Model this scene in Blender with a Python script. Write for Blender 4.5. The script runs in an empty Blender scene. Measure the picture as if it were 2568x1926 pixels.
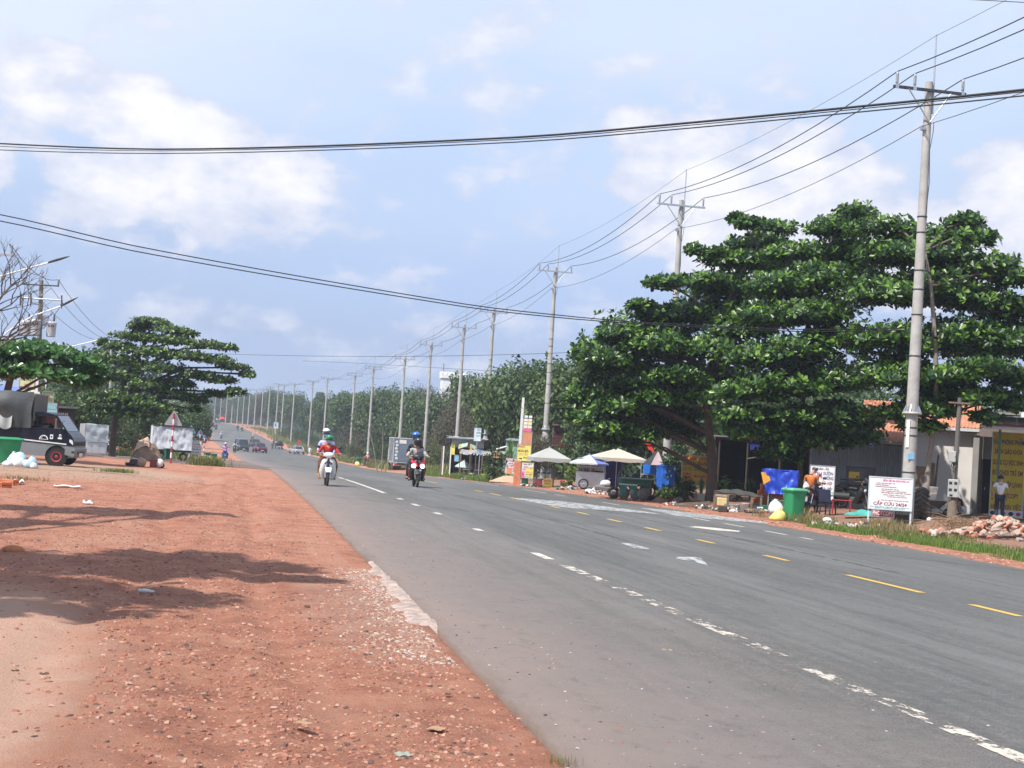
import bpy, math, random
import numpy as np
from mathutils import Vector, Matrix
R_ = random.Random(7)
NP = np.random.default_rng(11)
SC = bpy.context.scene
COL = SC.collection
# ---------------------------------------------------------------- camera, world, sun, exposure
FOC, HC = 3567.0, 1.65
ROLL, PITCH, YAW = math.radians(3.6), math.radians(2.2115), math.radians(10.809)
_F = Vector((math.sin(YAW)*math.cos(PITCH), math.cos(YAW)*math.cos(PITCH), math.sin(PITCH)))
_R0 = Vector((math.cos(YAW), -math.sin(YAW), 0)); _U0 = _R0.cross(_F)
_R = math.cos(ROLL)*_R0 + math.sin(ROLL)*_U0
_U = -math.sin(ROLL)*_R0 + math.cos(ROLL)*_U0
EYE = Vector((0, 0, HC))
cd = bpy.data.cameras.new('camera'); cam = bpy.data.objects.new('camera', cd); COL.objects.link(cam)
cam.matrix_world = Matrix(((_R.x, _U.x, -_F.x, EYE.x), (_R.y, _U.y, -_F.y, EYE.y), (_R.z, _U.z, -_F.z, EYE.z), (0, 0, 0, 1)))
cd.sensor_width = 36; cd.lens = FOC/2568*36; cd.clip_start = 0.1; cd.clip_end = 6000
SC.camera = cam
SUN_AZ, SUN_EL = math.radians(-125), math.radians(55)      # azimuth from +Y, towards -X and a little behind
sv = Vector((math.sin(SUN_AZ)*math.cos(SUN_EL), math.cos(SUN_AZ)*math.cos(SUN_EL), math.sin(SUN_EL)))
W = bpy.data.worlds.new('World'); SC.world = W; W.use_nodes = True
def build_world():
 nt = W.node_tree; nt.nodes.clear(); N = nt.nodes.new; L = nt.links.new
 def math_(op, a, b=None):
  n = N('ShaderNodeMath'); n.operation = op
  for i, q in enumerate((a, b)):
   if q is None: continue
   if isinstance(q, (int, float)): n.inputs[i].default_value = q
   else: L(q, n.inputs[i])
  return n.outputs[0]
 def ramp(v, lo, hi):
  n = N('ShaderNodeMapRange'); n.interpolation_type = 'SMOOTHSTEP'
  L(v, n.inputs[0]); n.inputs[1].default_value = lo; n.inputs[2].default_value = hi
  return n.outputs[0]
 def mix(fac, a, b):
  n = N('ShaderNodeMix'); n.data_type = 'RGBA'
  if isinstance(fac, (int, float)): n.inputs[0].default_value = fac
  else: L(fac, n.inputs[0])
  for i, q in ((6, a), (7, b)):
   if isinstance(q, tuple): n.inputs[i].default_value = (*q, 1)
   else: L(q, n.inputs[i])
  return n.outputs[2]
 sky = N('ShaderNodeTexSky'); sky.sky_type = 'NISHITA'; sky.sun_disc = False
 sky.sun_elevation = SUN_EL; sky.sun_rotation = SUN_AZ; sky.air_density = 1.3; sky.dust_density = 2.0; sky.ozone_density = 2.0
 geo = N('ShaderNodeTexCoord'); d = geo.outputs['Generated']
 sep = N('ShaderNodeSeparateXYZ'); L(d, sep.inputs[0])
 x, y, z = sep.outputs
 # coordinates on a cloud deck overhead: (x, y) / (z + k)
 zz = math_('ADD', math_('MAXIMUM', z, 0.0), 0.16)
 cmb = N('ShaderNodeCombineXYZ'); L(math_('DIVIDE', x, zz), cmb.inputs[0]); L(math_('DIVIDE', y, zz), cmb.inputs[1])
 def noise(vec, scale, detail=6, rough=.55, off=0, lac=2.0, dist=0):
  n = N('ShaderNodeTexNoise'); n.inputs['Scale'].default_value = scale; n.inputs['Detail'].default_value = detail
  n.inputs['Roughness'].default_value = rough; n.inputs['Distortion'].default_value = dist
  if off:
   m = N('ShaderNodeVectorMath'); m.operation = 'ADD'; m.inputs[1].default_value = (off, off*1.7, off*.6); L(vec, m.inputs[0]); vec = m.outputs[0]
  L(vec, n.inputs['Vector']); return n.outputs['Fac']
 veil = ramp(noise(cmb.outputs[0], .55, 5, .5, 3.1), .30, .72)           # thin high veil
 veil = math_('MULTIPLY', veil, .85)
 # cumulus banks: noise on the view sphere, stretched sideways, gathered by slow noise into banks
 mp = N('ShaderNodeMapping'); mp.inputs['Scale'].default_value = (1, 1, 1.7); L(d, mp.inputs[0])
 puff = noise(mp.outputs[0], 24, 9, .56, 1.37)
 soft = noise(mp.outputs[0], 9.0, 5, .5, 7.9)
 def bank(az, el, saz, sel):
  # a bank of cumulus that stands at azimuth az, elevation el (degrees)
  c = Vector((math.sin(math.radians(az))*math.cos(math.radians(el)), math.cos(math.radians(az))*math.cos(math.radians(el)), math.sin(math.radians(el))))
  t = Vector((c.y, -c.x, 0)).normalized()
  a = N('ShaderNodeVectorMath'); a.operation = 'DOT_PRODUCT'; a.inputs[1].default_value = t; L(d, a.inputs[0])
  e = math_('SUBTRACT', z, c.z)
  lo = math_('MULTIPLY', math_('LESS_THAN', e, 0.0), 1.4)
  e = math_('DIVIDE', e, math_('MULTIPLY', math_('ADD', lo, 1.0), sel))
  q = math_('ADD', math_('POWER', math_('DIVIDE', a.outputs['Value'], saz), 2.0), math_('POWER', e, 2.0))
  front = math_('GREATER_THAN', N_dot(c), 0.2)
  return math_('MULTIPLY', math_('MAXIMUM', math_('SUBTRACT', 1.0, q), -.6), front)
 def N_dot(c):
  a = N('ShaderNodeVectorMath'); a.operation = 'DOT_PRODUCT'; a.inputs[1].default_value = c; L(d, a.inputs[0]); return a.outputs['Value']
 field = None
 BANKS = [(-8.2, 12.9, .040, .022), (-5.4, 12.0, .050, .026), (-2.4, 11.2, .050, .024), (.6, 10.0, .048, .020), (-4.5, 9.6, .10, .026), (-10.5, 9.6, .04, .024),
    (15.4, 12.4, .030, .026), (18.2, 11.9, .046, .032), (21.4, 12.0, .044, .026), (23.6, 11.0, .046, .030), (19.5, 9.8, .10, .024), (30, 10.8, .05, .034), (27, 9.0, .09, .026),
    (48, 12, .16, .05), (80, 10, .12, .04), (-60, 12, .15, .05), (-105, 14, .2, .06), (130, 12, .2, .06), (180, 15, .2, .07), (-150, 11, .16, .05)]
 for b in BANKS:
  v = bank(*b); field = v if field is None else math_('MAXIMUM', field, v)
 # puffy edge: bank field raised by noise
 dens = math_('ADD', math_('MULTIPLY', field, .55), math_('MULTIPLY', math_('SUBTRACT', puff, .5), 1.5))
 dens = math_('ADD', dens, math_('MULTIPLY', math_('SUBTRACT', soft, .5), .7))
 cum = math_('MULTIPLY', ramp(dens, -.03, .26), ramp(field, -.58, .30))
 bright = ramp(math_('ADD', math_('MULTIPLY', dens, .7), math_('MULTIPLY', noise(mp.outputs[0], 34, 6, .6, 5.5), .7)), .35, .95)
 k = 1.0/SKY_STRENGTH
 def c_(*v): return tuple(q*k*SKY_GAIN for q in v)
 grad = N('ShaderNodeValToRGB'); L(z, grad.inputs[0]); e = grad.color_ramp.elements
 e[0].position = 0; e[0].color = (*c_(.37, .47, .74), 1); e[1].position = .55; e[1].color = (*c_(.42, .60, .95), 1)
 for p_, c in ((.05, (.38, .48, .75)), (.12, (.46, .57, .84)), (.20, (.55, .68, .92)), (.27, (.62, .75, .95)), (.36, (.58, .73, .96))): q = e.new(p_); q.color = (*c_(*c), 1)
 base = mix(.18, grad.outputs[0], sky.outputs[0])
 wav = ramp(noise(cmb.outputs[0], .9, 4, .5, 9.7), .35, .65)
 base = mix(math_('MULTIPLY', wav, .30), base, c_(.42, .60, .96))
 c1 = mix(math_('MULTIPLY', veil, ramp(z, .09, .26)), base, c_(.76, .82, .94))
 cc = mix(bright, c_(.64, .68, .83), c_(.99, .96, .97))
 c2 = mix(math_('MULTIPLY', cum, .86), c1, cc)
 bg = N('ShaderNodeBackground'); bg.inputs['Strength'].default_value = SKY_STRENGTH; L(c2, bg.inputs[0])
 out = N('ShaderNodeOutputWorld'); L(bg.outputs[0], out.inputs[0])
SKY_STRENGTH, SKY_GAIN = 0.10, .80
build_world()
sl = bpy.data.lights.new('sun', 'SUN'); sl.energy = 4.6; sl.angle = math.radians(.55); sl.color = (1, .955, .89)
so = bpy.data.objects.new('sun', sl); COL.objects.link(so)
so.rotation_euler = sv.to_track_quat('Z', 'Y').to_euler(); so.location = (-30, -30, 60)
SC.view_settings.view_transform = 'Standard'; SC.view_settings.look = 'None'; SC.view_settings.gamma = 1; SC.view_settings.use_curve_mapping = False
SC.view_settings.exposure = 0.50
SC.render.engine = 'CYCLES'; SC.cycles.max_bounces = 6; SC.cycles.transparent_max_bounces = 8; SC.cycles.use_denoising = True
SC.cycles.volume_bounces = 0
# ---------------------------------------------------------------- terrain: heights along and across the road
_YZ = [(-60, -.46), (0, 0), (20, -.0513), (40, -.2053), (60, -.462), (80, -.821), (100, -1.283), (112, -1.56), (150, -2.3), (200, -2.75), (250, -3.1), (285, -3.2), (320, -2.4),
  (388, -.65), (430, .5), (500, 1.1), (560, 1.25), (620, 1.1), (700, -.4), (900, -6), (1500, -12), (3500, -14)]
_YS = [(-60, 0), (0, 0), (60, 0), (90, 0), (100, -.02), (140, -.8), (183, -1.8), (240, -3.4), (293, -5.5), (320, -7.1), (373, -10.3), (413, -13.5), (530, -22), (650, -33), (1000, -80), (3500, -500)]
def _smooth(tab, y):
 xs = np.array([a for a, b in tab], float); vs = np.array([b for a, b in tab], float)
 m = np.gradient(vs, xs); y = np.clip(np.asarray(y, float), xs[0], xs[-1])
 i = np.clip(np.searchsorted(xs, y)-1, 0, len(xs)-2); h = xs[i+1]-xs[i]; t = (y-xs[i])/h
 return (2*t**3-3*t**2+1)*vs[i]+(t**3-2*t**2+t)*h*m[i]+(-2*t**3+3*t**2)*vs[i+1]+(t**3-t**2)*h*m[i+1]
def shift(y): return _smooth(_YS, y)
def sstep(x, a, b):
 t = np.clip((np.asarray(x, float)-a)/(b-a), 0, 1); return t*t*(3-2*t)
RL, RR = 1.82, 15.46      # edges of the asphalt
def cross(u):
 u = np.asarray(u, float); uc = np.clip(u, RL, RR)
 z = -.0126*(uc-1.8)+.015*(1-((uc-7.8)/6.1)**2)
 z = z+np.where(u < RL, .012*np.minimum(RL-u, 40), 0)+np.where(u > RR, -.0126*np.minimum(u-RR, 12), 0)
 return z
def rise(u, y): return .42*sstep(u, 17.2, 22.5)*sstep(y, 22, 40)*(1-sstep(y, 125, 190))
def hgt(u, y, road=False):
 """u across from the road's own line, y along it"""
 u = np.asarray(u, float); y = np.asarray(y, float)
 z = _smooth(_YZ, y)+cross(u)
 bank = sstep(y, 62, 92)*(1-sstep(y, 150, 210))
 z = z+.16*bank*sstep(u, 16.2, 18.5)+rise(u, y)
 if not road: z = z-.014*np.where((u > RL-.02) & (u < RR+.02), 1.6, 1.0)*(1-sstep(u, 16.5, 19))*(1-sstep(-u, 2, 6))
 return z
def ground_z(x, y): return float(hgt(x-float(shift(y)), y))
def ray(px, py): return (_F+(px-1284)/FOC*_R-(py-963)/FOC*_U)
def pd(px, py, d): return EYE+ray(px, py)*d            # the point at distance d along the view axis
def gp(px, py, lift=0):
 r = ray(px, py); d0 = 3.0; d = 3.0
 while d < 900:
  p = EYE+r*d
  if p.z-lift < ground_z(p.x, p.y): break
  d0 = d; d *= 1.01
 for _ in range(24):
  m = (d0+d)/2; p = EYE+r*m
  if p.z-lift < ground_z(p.x, p.y): d = m
  else: d0 = m
 return EYE+r*d
def dist(p): return (p-EYE).dot(_F)
def on(px, py, d):
 """ground point below the point seen at px, py at distance d"""
 p = pd(px, py, d); return Vector((p.x, p.y, ground_z(p.x, p.y)))
def facing(p): return math.atan2(-(p.x), (p.y))       # rotz that turns a local -Y front to the eye
# ---------------------------------------------------------------- helpers
def link(name, me, parent=None, loc=None, rz=0):
 o = bpy.data.objects.new(name, me); COL.objects.link(o)
 if parent is not None: o.parent = parent
 if loc is not None: o.location = loc
 if rz: o.rotation_euler = (0, 0, rz)
 return o
def thing(name, label, cat, loc=(0, 0, 0), rz=0, group=None):
 o = bpy.data.objects.new(name, None); COL.objects.link(o); o.empty_display_size = .2
 o.location = loc; o.rotation_euler = (0, 0, rz); o['label'] = label; o['category'] = cat
 if group: o['group'] = group
 return o
def tag(o, label, cat, group=None):
 o['label'] = label; o['category'] = cat
 if group: o['group'] = group
 return o
def kids(o): return [c for c in o.children]
def copy_tree(o, parent=None):
 c = o.copy(); COL.objects.link(c)
 if parent is not None: c.parent = parent
 for ch in list(o.children): copy_tree(ch, c)
 return c
def dup(root, loc, rz, label, group=None, scale=None):
 c = copy_tree(root); c.location = loc; c.rotation_euler = (0, 0, rz); c['label'] = label
 if group: c['group'] = group
 if scale: c.scale = (scale,)*3
 return c
class G:
 def __init__(s): s.v = []; s.f = []; s.mi = []; s.sm = []; s.m = 0
 def add(s, vs, fs, smooth=False):
  b = len(s.v); s.v.extend([tuple(p) for p in vs])
  for f in fs:
   s.f.append([b+i for i in f]); s.mi.append(s.m); s.sm.append(smooth)
  return s
 def box(s, c, d, rz=0, rx=0, ry=0, bev=0, taper=1):
  hx, hy, hz = d[0]/2, d[1]/2, d[2]/2
  M = Matrix.Rotation(rz, 3, 'Z') @ Matrix.Rotation(ry, 3, 'Y') @ Matrix.Rotation(rx, 3, 'X'); c = Vector(c)
  if bev <= 0:
   vs = [c+M@Vector((sx*hx*(taper if sz > 0 else 1), sy*hy*(taper if sz > 0 else 1), sz*hz)) for sz in (-1, 1) for sy in (-1, 1) for sx in (-1, 1)]
   s.add(vs, [(0, 2, 3, 1), (4, 5, 7, 6), (0, 1, 5, 4), (2, 6, 7, 3), (0, 4, 6, 2), (1, 3, 7, 5)])
  else:
   b = min(bev, hx*.9, hy*.9, hz*.9); vs = []; ix = {}
   for sx in (-1, 1):
    for sy in (-1, 1):
     for sz in (-1, 1):
      t = taper if sz > 0 else 1
      for a in range(3):
       p = [sx*(hx-b), sy*(hy-b), sz*(hz-b)]; p[a] += (sx, sy, sz)[a]*b
       p[0] *= t; p[1] *= t
       ix[sx, sy, sz, a] = len(vs); vs.append(c+M@Vector(p))
   fs = []
   for a in range(3):
    for sg in (-1, 1):
     q = []
     o1, o2 = [i for i in range(3) if i != a]
     for u, w in ((-1, -1), (1, -1), (1, 1), (-1, 1)):
      k = [0, 0, 0]; k[a] = sg; k[o1] = u; k[o2] = w; q.append(ix[k[0], k[1], k[2], a])
     if (sg > 0) == (a == 1): q.reverse()
     fs.append(q)
   for a in range(3):
    o1, o2 = [i for i in range(3) if i != a]
    for u in (-1, 1):
     for w in (-1, 1):
      k1 = [0, 0, 0]; k1[a] = -1; k1[o1] = u; k1[o2] = w; k2 = list(k1); k2[a] = 1
      fs.append([ix[(*k1, o1)], ix[(*k1, o2)], ix[(*k2, o2)], ix[(*k2, o1)]])
   for sx in (-1, 1):
    for sy in (-1, 1):
     for sz in (-1, 1): fs.append([ix[sx, sy, sz, a] for a in range(3)])
   s.add(vs, fs)
  return s
 def tube(s, pts, r, n=8, caps=True, smooth=True):
  pts = [Vector(p) for p in pts]; k = len(pts)
  rs = [r]*k if isinstance(r, (int, float)) else list(r)
  vs = []; up = None
  for i, p in enumerate(pts):
   t = (pts[min(i+1, k-1)]-pts[max(i-1, 0)])
   t = t.normalized() if t.length > 1e-9 else Vector((0, 0, 1))
   if up is None:
    up = Vector((0, 0, 1)) if abs(t.z) < .9 else Vector((1, 0, 0))
   a = t.cross(up)
   if a.length < 1e-4: a = t.cross(Vector((0, 1, 0)))
   a.normalize(); b = a.cross(t); up = b
   for j in range(n):
    q = 2*math.pi*j/n; vs.append(p+rs[i]*(math.cos(q)*a+math.sin(q)*b))
  fs = [(i*n+j, i*n+(j+1) % n, (i+1)*n+(j+1) % n, (i+1)*n+j) for i in range(k-1) for j in range(n)]
  s.add(vs, fs, smooth)
  if caps: s.add(vs[:n], [list(range(n))[::-1]]); s.add(vs[-n:], [list(range(n))])
  return s
 def cyl(s, a, b, r, r2=None, n=10, caps=True): return s.tube([a, b], [r, r if r2 is None else r2], n, caps)
 def ell(s, c, r, nu=10, nv=7, M=None):
  c = Vector(c); vs = []
  for i in range(nv+1):
   th = math.pi*i/nv
   for j in range(nu):
    ph = 2*math.pi*j/nu
    p = Vector((r[0]*math.sin(th)*math.cos(ph), r[1]*math.sin(th)*math.sin(ph), r[2]*math.cos(th)))
    vs.append(c+(M@p if M else p))
  s.add(vs, [(i*nu+j, (i+1)*nu+j, (i+1)*nu+(j+1) % nu, i*nu+(j+1) % nu) for i in range(nv) for j in range(nu)], True); return s
 def lathe(s, prof, n=14, c=(0, 0, 0), smooth=True, M=None):
  c = Vector(c); vs = []
  for r, z in prof:
   for j in range(n):
    q = 2*math.pi*j/n; p = Vector((r*math.cos(q), r*math.sin(q), z)); vs.append(c+(M@p if M else p))
  s.add(vs, [(i*n+j, i*n+(j+1) % n, (i+1)*n+(j+1) % n, (i+1)*n+j) for i in range(len(prof)-1) for j in range(n)], smooth); return s
 def loft(s, rings, closed=True, caps=True, smooth=True):
  n = len(rings[0]); vs = [p for r in rings for p in r]
  fs = [(i*n+j, i*n+(j+1) % n, (i+1)*n+(j+1) % n, (i+1)*n+j) for i in range(len(rings)-1) for j in range(n if closed else n-1)]
  s.add(vs, fs, smooth)
  if caps and closed: s.add(rings[0], [list(range(n))[::-1]]); s.add(rings[-1], [list(range(n))])
  return s
 def grid(s, fn, nu, nv, smooth=True):
  vs = [fn(i/nu, j/nv) for j in range(nv+1) for i in range(nu+1)]
  s.add(vs, [(j*(nu+1)+i, j*(nu+1)+i+1, (j+1)*(nu+1)+i+1, (j+1)*(nu+1)+i) for j in range(nv) for i in range(nu)], smooth); return s
 def slab(s, fn, nu, nv, th, smooth=True):
  """a grid with thickness th along its own normal"""
  P = [[Vector(fn(i/nu, j/nv)) for i in range(nu+1)] for j in range(nv+1)]; Q = []
  for j in range(nv+1):
   row = []
   for i in range(nu+1):
    a = P[j][min(i+1, nu)]-P[j][max(i-1, 0)]; b = P[min(j+1, nv)][i]-P[max(j-1, 0)][i]; n = a.cross(b)
    n = n.normalized() if n.length > 1e-9 else Vector((0, 0, 1)); row.append(P[j][i]-n*th)
   Q.append(row)
  w = nu+1
  s.add([p for r in P for p in r], [(j*w+i, j*w+i+1, (j+1)*w+i+1, (j+1)*w+i) for j in range(nv) for i in range(nu)], smooth)
  s.add([p for r in Q for p in r], [(j*w+i, (j+1)*w+i, (j+1)*w+i+1, j*w+i+1) for j in range(nv) for i in range(nu)], smooth)
  rim = [(0, i) for i in range(nu)]+[(j, nu) for j in range(nv)]+[(nv, i) for i in range(nu, 0, -1)]+[(j, 0) for j in range(nv, 0, -1)]
  k = len(rim); s.add([P[j][i] for j, i in rim]+[Q[j][i] for j, i in rim], [(q, k+q, k+(q+1) % k, (q+1) % k) for q in range(k)])
  return s
 def prism(s, pts, a, b):
  """extrude an outline: pts list of 3D points, moved by vectors a and b"""
  a = Vector(a); b = Vector(b); n = len(pts); pts = [Vector(p) for p in pts]
  vs = [p+a for p in pts]+[p+b for p in pts]
  s.add(vs, [list(range(n))[::-1], list(range(n, 2*n))]+[(i, (i+1) % n, n+(i+1) % n, n+i) for i in range(n)]); return s
 def ring(s, c, R, r, ax='x', n=18, m=8, flat=1.0, wide=1.0):
  c = Vector(c); vs = []
  for i in range(n):
   q = 2*math.pi*i/n
   for j in range(m):
    t = 2*math.pi*j/m; rr = R+r*math.cos(t)*flat; h = r*math.sin(t)*wide
    p = {'x': (h, rr*math.cos(q), rr*math.sin(q)), 'y': (rr*math.cos(q), h, rr*math.sin(q)), 'z': (rr*math.cos(q), rr*math.sin(q), h)}[ax]
    vs.append(c+Vector(p))
  s.add(vs, [(i*m+j, ((i+1) % n)*m+j, ((i+1) % n)*m+(j+1) % m, i*m+(j+1) % m) for i in range(n) for j in range(m)], True); return s
 def mesh(s, name, mats):
  me = bpy.data.meshes.new(name); me.from_pydata(s.v, [], s.f)
  for m in (mats if isinstance(mats, (list, tuple)) else [mats]): me.materials.append(m)
  me.polygons.foreach_set('material_index', s.mi); me.polygons.foreach_set('use_smooth', s.sm); me.update()
  return me
 def build(s, name, mats, parent=None, loc=None, rz=0): return link(name, s.mesh(name, mats), parent, loc, rz)
def npmesh(name, V, F, mats, smooth=False):
 """V (n,3), F (m,k) numpy; all faces the same size"""
 me = bpy.data.meshes.new(name); me.vertices.add(len(V)); me.vertices.foreach_set('co', np.ascontiguousarray(V, np.float32).ravel())
 k = F.shape[1]; me.loops.add(F.size); me.loops.foreach_set('vertex_index', np.ascontiguousarray(F, np.int32).ravel())
 me.polygons.add(len(F)); me.polygons.foreach_set('loop_start', np.arange(0, F.size, k, dtype=np.int32))
 me.polygons.foreach_set('use_smooth', np.full(len(F), smooth))
 for m in (mats if isinstance(mats, (list, tuple)) else [mats]): me.materials.append(m)
 me.update(calc_edges=True); me.validate(); return me
def vnoise(x, y, seed=0):
 """smooth value noise on numpy arrays"""
 xi = np.floor(x).astype(np.int64); yi = np.floor(y).astype(np.int64); fx = x-xi; fy = y-yi
 fx = fx*fx*(3-2*fx); fy = fy*fy*(3-2*fy)
 def h(a, b):
  n = (a*374761393+b*668265263+seed*974711) & 0x7fffffff; n = ((n ^ (n >> 13))*1274126177) & 0x7fffffff
  return ((n ^ (n >> 16)) & 0xffff)/65535.0
 return (h(xi, yi)*(1-fx)+h(xi+1, yi)*fx)*(1-fy)+(h(xi, yi+1)*(1-fx)+h(xi+1, yi+1)*fx)*fy
def fbm(x, y, o=4, seed=0):
 s = 0; a = .5; t = 0
 for i in range(o): s = s+a*vnoise(x*2**i, y*2**i, seed+i); t += a; a *= .55
 return s/t-.5
# ---------------------------------------------------------------- materials
_MC = {}
def M(name, col, rough=.6, metal=0, var=.12, scale=5.0, bump=0, spec=.5, emit=0, dirt=0, coat=0, trans=0, bscale=None):
 if name in _MC: return _MC[name]
 m = bpy.data.materials.new(name); m.use_nodes = True; nt = m.node_tree; N = nt.nodes.new; L = nt.links.new
 b = nt.nodes['Principled BSDF']; b.inputs['Roughness'].default_value = rough; b.inputs['Metallic'].default_value = metal
 b.inputs['Specular IOR Level'].default_value = spec; b.inputs['Coat Weight'].default_value = coat
 tc = N('ShaderNodeTexCoord')
 nz = N('ShaderNodeTexNoise'); nz.inputs['Scale'].default_value = scale; nz.inputs['Detail'].default_value = 6; nz.inputs['Roughness'].default_value = .62
 L(tc.outputs['Object'], nz.inputs['Vector'])
 cr = N('ShaderNodeValToRGB'); L(nz.outputs['Fac'], cr.inputs[0])
 cr.color_ramp.elements[0].position = .3; cr.color_ramp.elements[1].position = .72
 lo = [max(0, c*(1-var)) for c in col]; hi = [min(1, c*(1+var)) for c in col]
 cr.color_ramp.elements[0].color = (*lo, 1); cr.color_ramp.elements[1].color = (*hi, 1)
 out = cr.outputs[0]
 if dirt:
  n2 = N('ShaderNodeTexNoise'); n2.inputs['Scale'].default_value = scale*.35; n2.inputs['Detail'].default_value = 9; n2.inputs['Roughness'].default_value = .7
  L(tc.outputs['Object'], n2.inputs['Vector'])
  r2 = N('ShaderNodeMapRange'); r2.inputs[1].default_value = .48; r2.inputs[2].default_value = .75; r2.inputs[4].default_value = dirt; L(n2.outputs['Fac'], r2.inputs[0])
  mx = N('ShaderNodeMix'); mx.data_type = 'RGBA'; L(r2.outputs[0], mx.inputs[0]); L(out, mx.inputs[6]); mx.inputs[7].default_value = (.16, .115, .085, 1); out = mx.outputs[2]
 L(out, b.inputs['Base Color'])
 rr = N('ShaderNodeMapRange'); rr.inputs[3].default_value = max(.02, rough-.08); rr.inputs[4].default_value = min(1, rough+.1); L(nz.outputs['Fac'], rr.inputs[0]); L(rr.outputs[0], b.inputs['Roughness'])
 if bump:
  bn = N('ShaderNodeBump'); bn.inputs['Strength'].default_value = bump; bn.inputs['Distance'].default_value = .02
  n3 = N('ShaderNodeTexNoise'); n3.inputs['Scale'].default_value = bscale or scale*4; n3.inputs['Detail'].default_value = 5; L(tc.outputs['Object'], n3.inputs['Vector'])
  L(n3.outputs['Fac'], bn.inputs['Height']); L(bn.outputs[0], b.inputs['Normal'])
 if emit: b.inputs['Emission Color'].default_value = (*col, 1); b.inputs['Emission Strength'].default_value = emit
 if trans: b.inputs['Transmission Weight'].default_value = trans
 _MC[name] = m; return m
def leaf_mat(name, c0, c1, c2, rough=.42, trans=.3, spec=.5, accent=None):
 """leaf surface: colour runs c0-c1-c2 from leaf to leaf, some light passes through"""
 if name in _MC: return _MC[name]
 m = bpy.data.materials.new(name); m.use_nodes = True; nt = m.node_tree; N = nt.nodes.new; L = nt.links.new
 b = nt.nodes['Principled BSDF']; out = nt.nodes['Material Output']
 g = N('ShaderNodeNewGeometry'); oi = N('ShaderNodeObjectInfo')
 a = N('ShaderNodeMath'); a.operation = 'ADD'; L(g.outputs['Random Per Island'], a.inputs[0]); L(oi.outputs['Random'], a.inputs[1])
 f = N('ShaderNodeMath'); f.operation = 'FRACT'; L(a.outputs[0], f.inputs[0])
 cr = N('ShaderNodeValToRGB'); L(f.outputs[0], cr.inputs[0]); e = cr.color_ramp.elements
 e[0].color = (*c0, 1); e[1].color = (*c2, 1); e[1].position = .97
 q = e.new(.6); q.color = (*c1, 1)
 if accent: q = e.new(.985); q.color = (*accent, 1)
 L(cr.outputs[0], b.inputs['Base Color']); b.inputs['Roughness'].default_value = rough; b.inputs['Specular IOR Level'].default_value = spec
 t = N('ShaderNodeBsdfTranslucent'); hs = N('ShaderNodeHueSaturation'); hs.inputs['Value'].default_value = 1.6; hs.inputs['Hue'].default_value = .485; L(cr.outputs[0], hs.inputs['Color']); L(hs.outputs[0], t.inputs[0])
 mx = N('ShaderNodeMixShader'); mx.inputs[0].default_value = trans; L(b.outputs[0], mx.inputs[1]); L(t.outputs[0], mx.inputs[2]); L(mx.outputs[0], out.inputs[0])
 _MC[name] = m; return m
def glass_mat(name, col=(.02, .025, .03), rough=.08):
 return M(name, col, rough, 0, .05, 2, spec=.8)
FONT = {}
def text(s, parent, size, loc, mat, rz=0, name='lettering', bold=.0, align='CENTER', width=None, ext=.004, rx=math.pi/2):
 cu = bpy.data.curves.new(name, 'FONT'); cu.body = s; cu.size = size; cu.align_x = align; cu.align_y = 'CENTER'; cu.extrude = ext; cu.offset = bold*size
 cu.resolution_u = 2; cu.fill_mode = 'BOTH'
 cu.materials.append(mat); o = link(name, cu, parent); o.location = loc; o.rotation_euler = (rx, 0, rz)
 if width:
  est = len(s)*size*.60
  o.scale = (min(1.6, width/max(est, .01)), 1, 1)
 return o
# ================================================================ ground, road, markings, gravel, grass
def col_chain(nt, base, layers):
 """layers: (mask socket, colour)"""
 L = nt.links.new
 for f, c in layers:
  mx = nt.nodes.new('ShaderNodeMix'); mx.data_type = 'RGBA'; L(f, mx.inputs[0]); L(base, mx.inputs[6])
  if isinstance(c, tuple): mx.inputs[7].default_value = (*c, 1)
  else: L(c, mx.inputs[7])
  base = mx.outputs[2]
 return base
def mknodes(name):
 m = bpy.data.materials.new(name); m.use_nodes = True; nt = m.node_tree; N = nt.nodes.new; L = nt.links.new
 tc = N('ShaderNodeTexCoord')
 def noise(scale, detail=6, rough=.6, vec=None, sx=1, sy=1):
  n = N('ShaderNodeTexNoise'); n.inputs['Scale'].default_value = scale; n.inputs['Detail'].default_value = detail; n.inputs['Roughness'].default_value = rough
  v = vec or tc.outputs['Object']
  if sx != 1 or sy != 1:
   mp = N('ShaderNodeMapping'); mp.inputs['Scale'].default_value = (sx, sy, 1); L(v, mp.inputs[0]); v = mp.outputs[0]
  L(v, n.inputs['Vector']); return n.outputs['Fac']
 def rng(v, a, b, c=0, d=1):
  n = N('ShaderNodeMapRange'); L(v, n.inputs[0])
  for i, q in enumerate((a, b, c, d)): n.inputs[i+1].default_value = q
  return n.outputs[0]
 def mth(op, a, b):
  n = N('ShaderNodeMath'); n.operation = op
  for i, q in enumerate((a, b)):
   if isinstance(q, (int, float)): n.inputs[i].default_value = q
   else: L(q, n.inputs[i])
  return n.outputs[0]
 def attr(nm):
  n = N('ShaderNodeAttribute'); n.attribute_name = nm; return n.outputs['Fac']
 return m, nt, noise, rng, mth, attr, tc
def bump_to(nt, h, strength, distance, b):
 bn = nt.nodes.new('ShaderNodeBump'); bn.inputs['Strength'].default_value = strength; bn.inputs['Distance'].default_value = distance
 nt.links.new(h, bn.inputs['Height']); nt.links.new(bn.outputs[0], b.inputs['Normal'])
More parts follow.
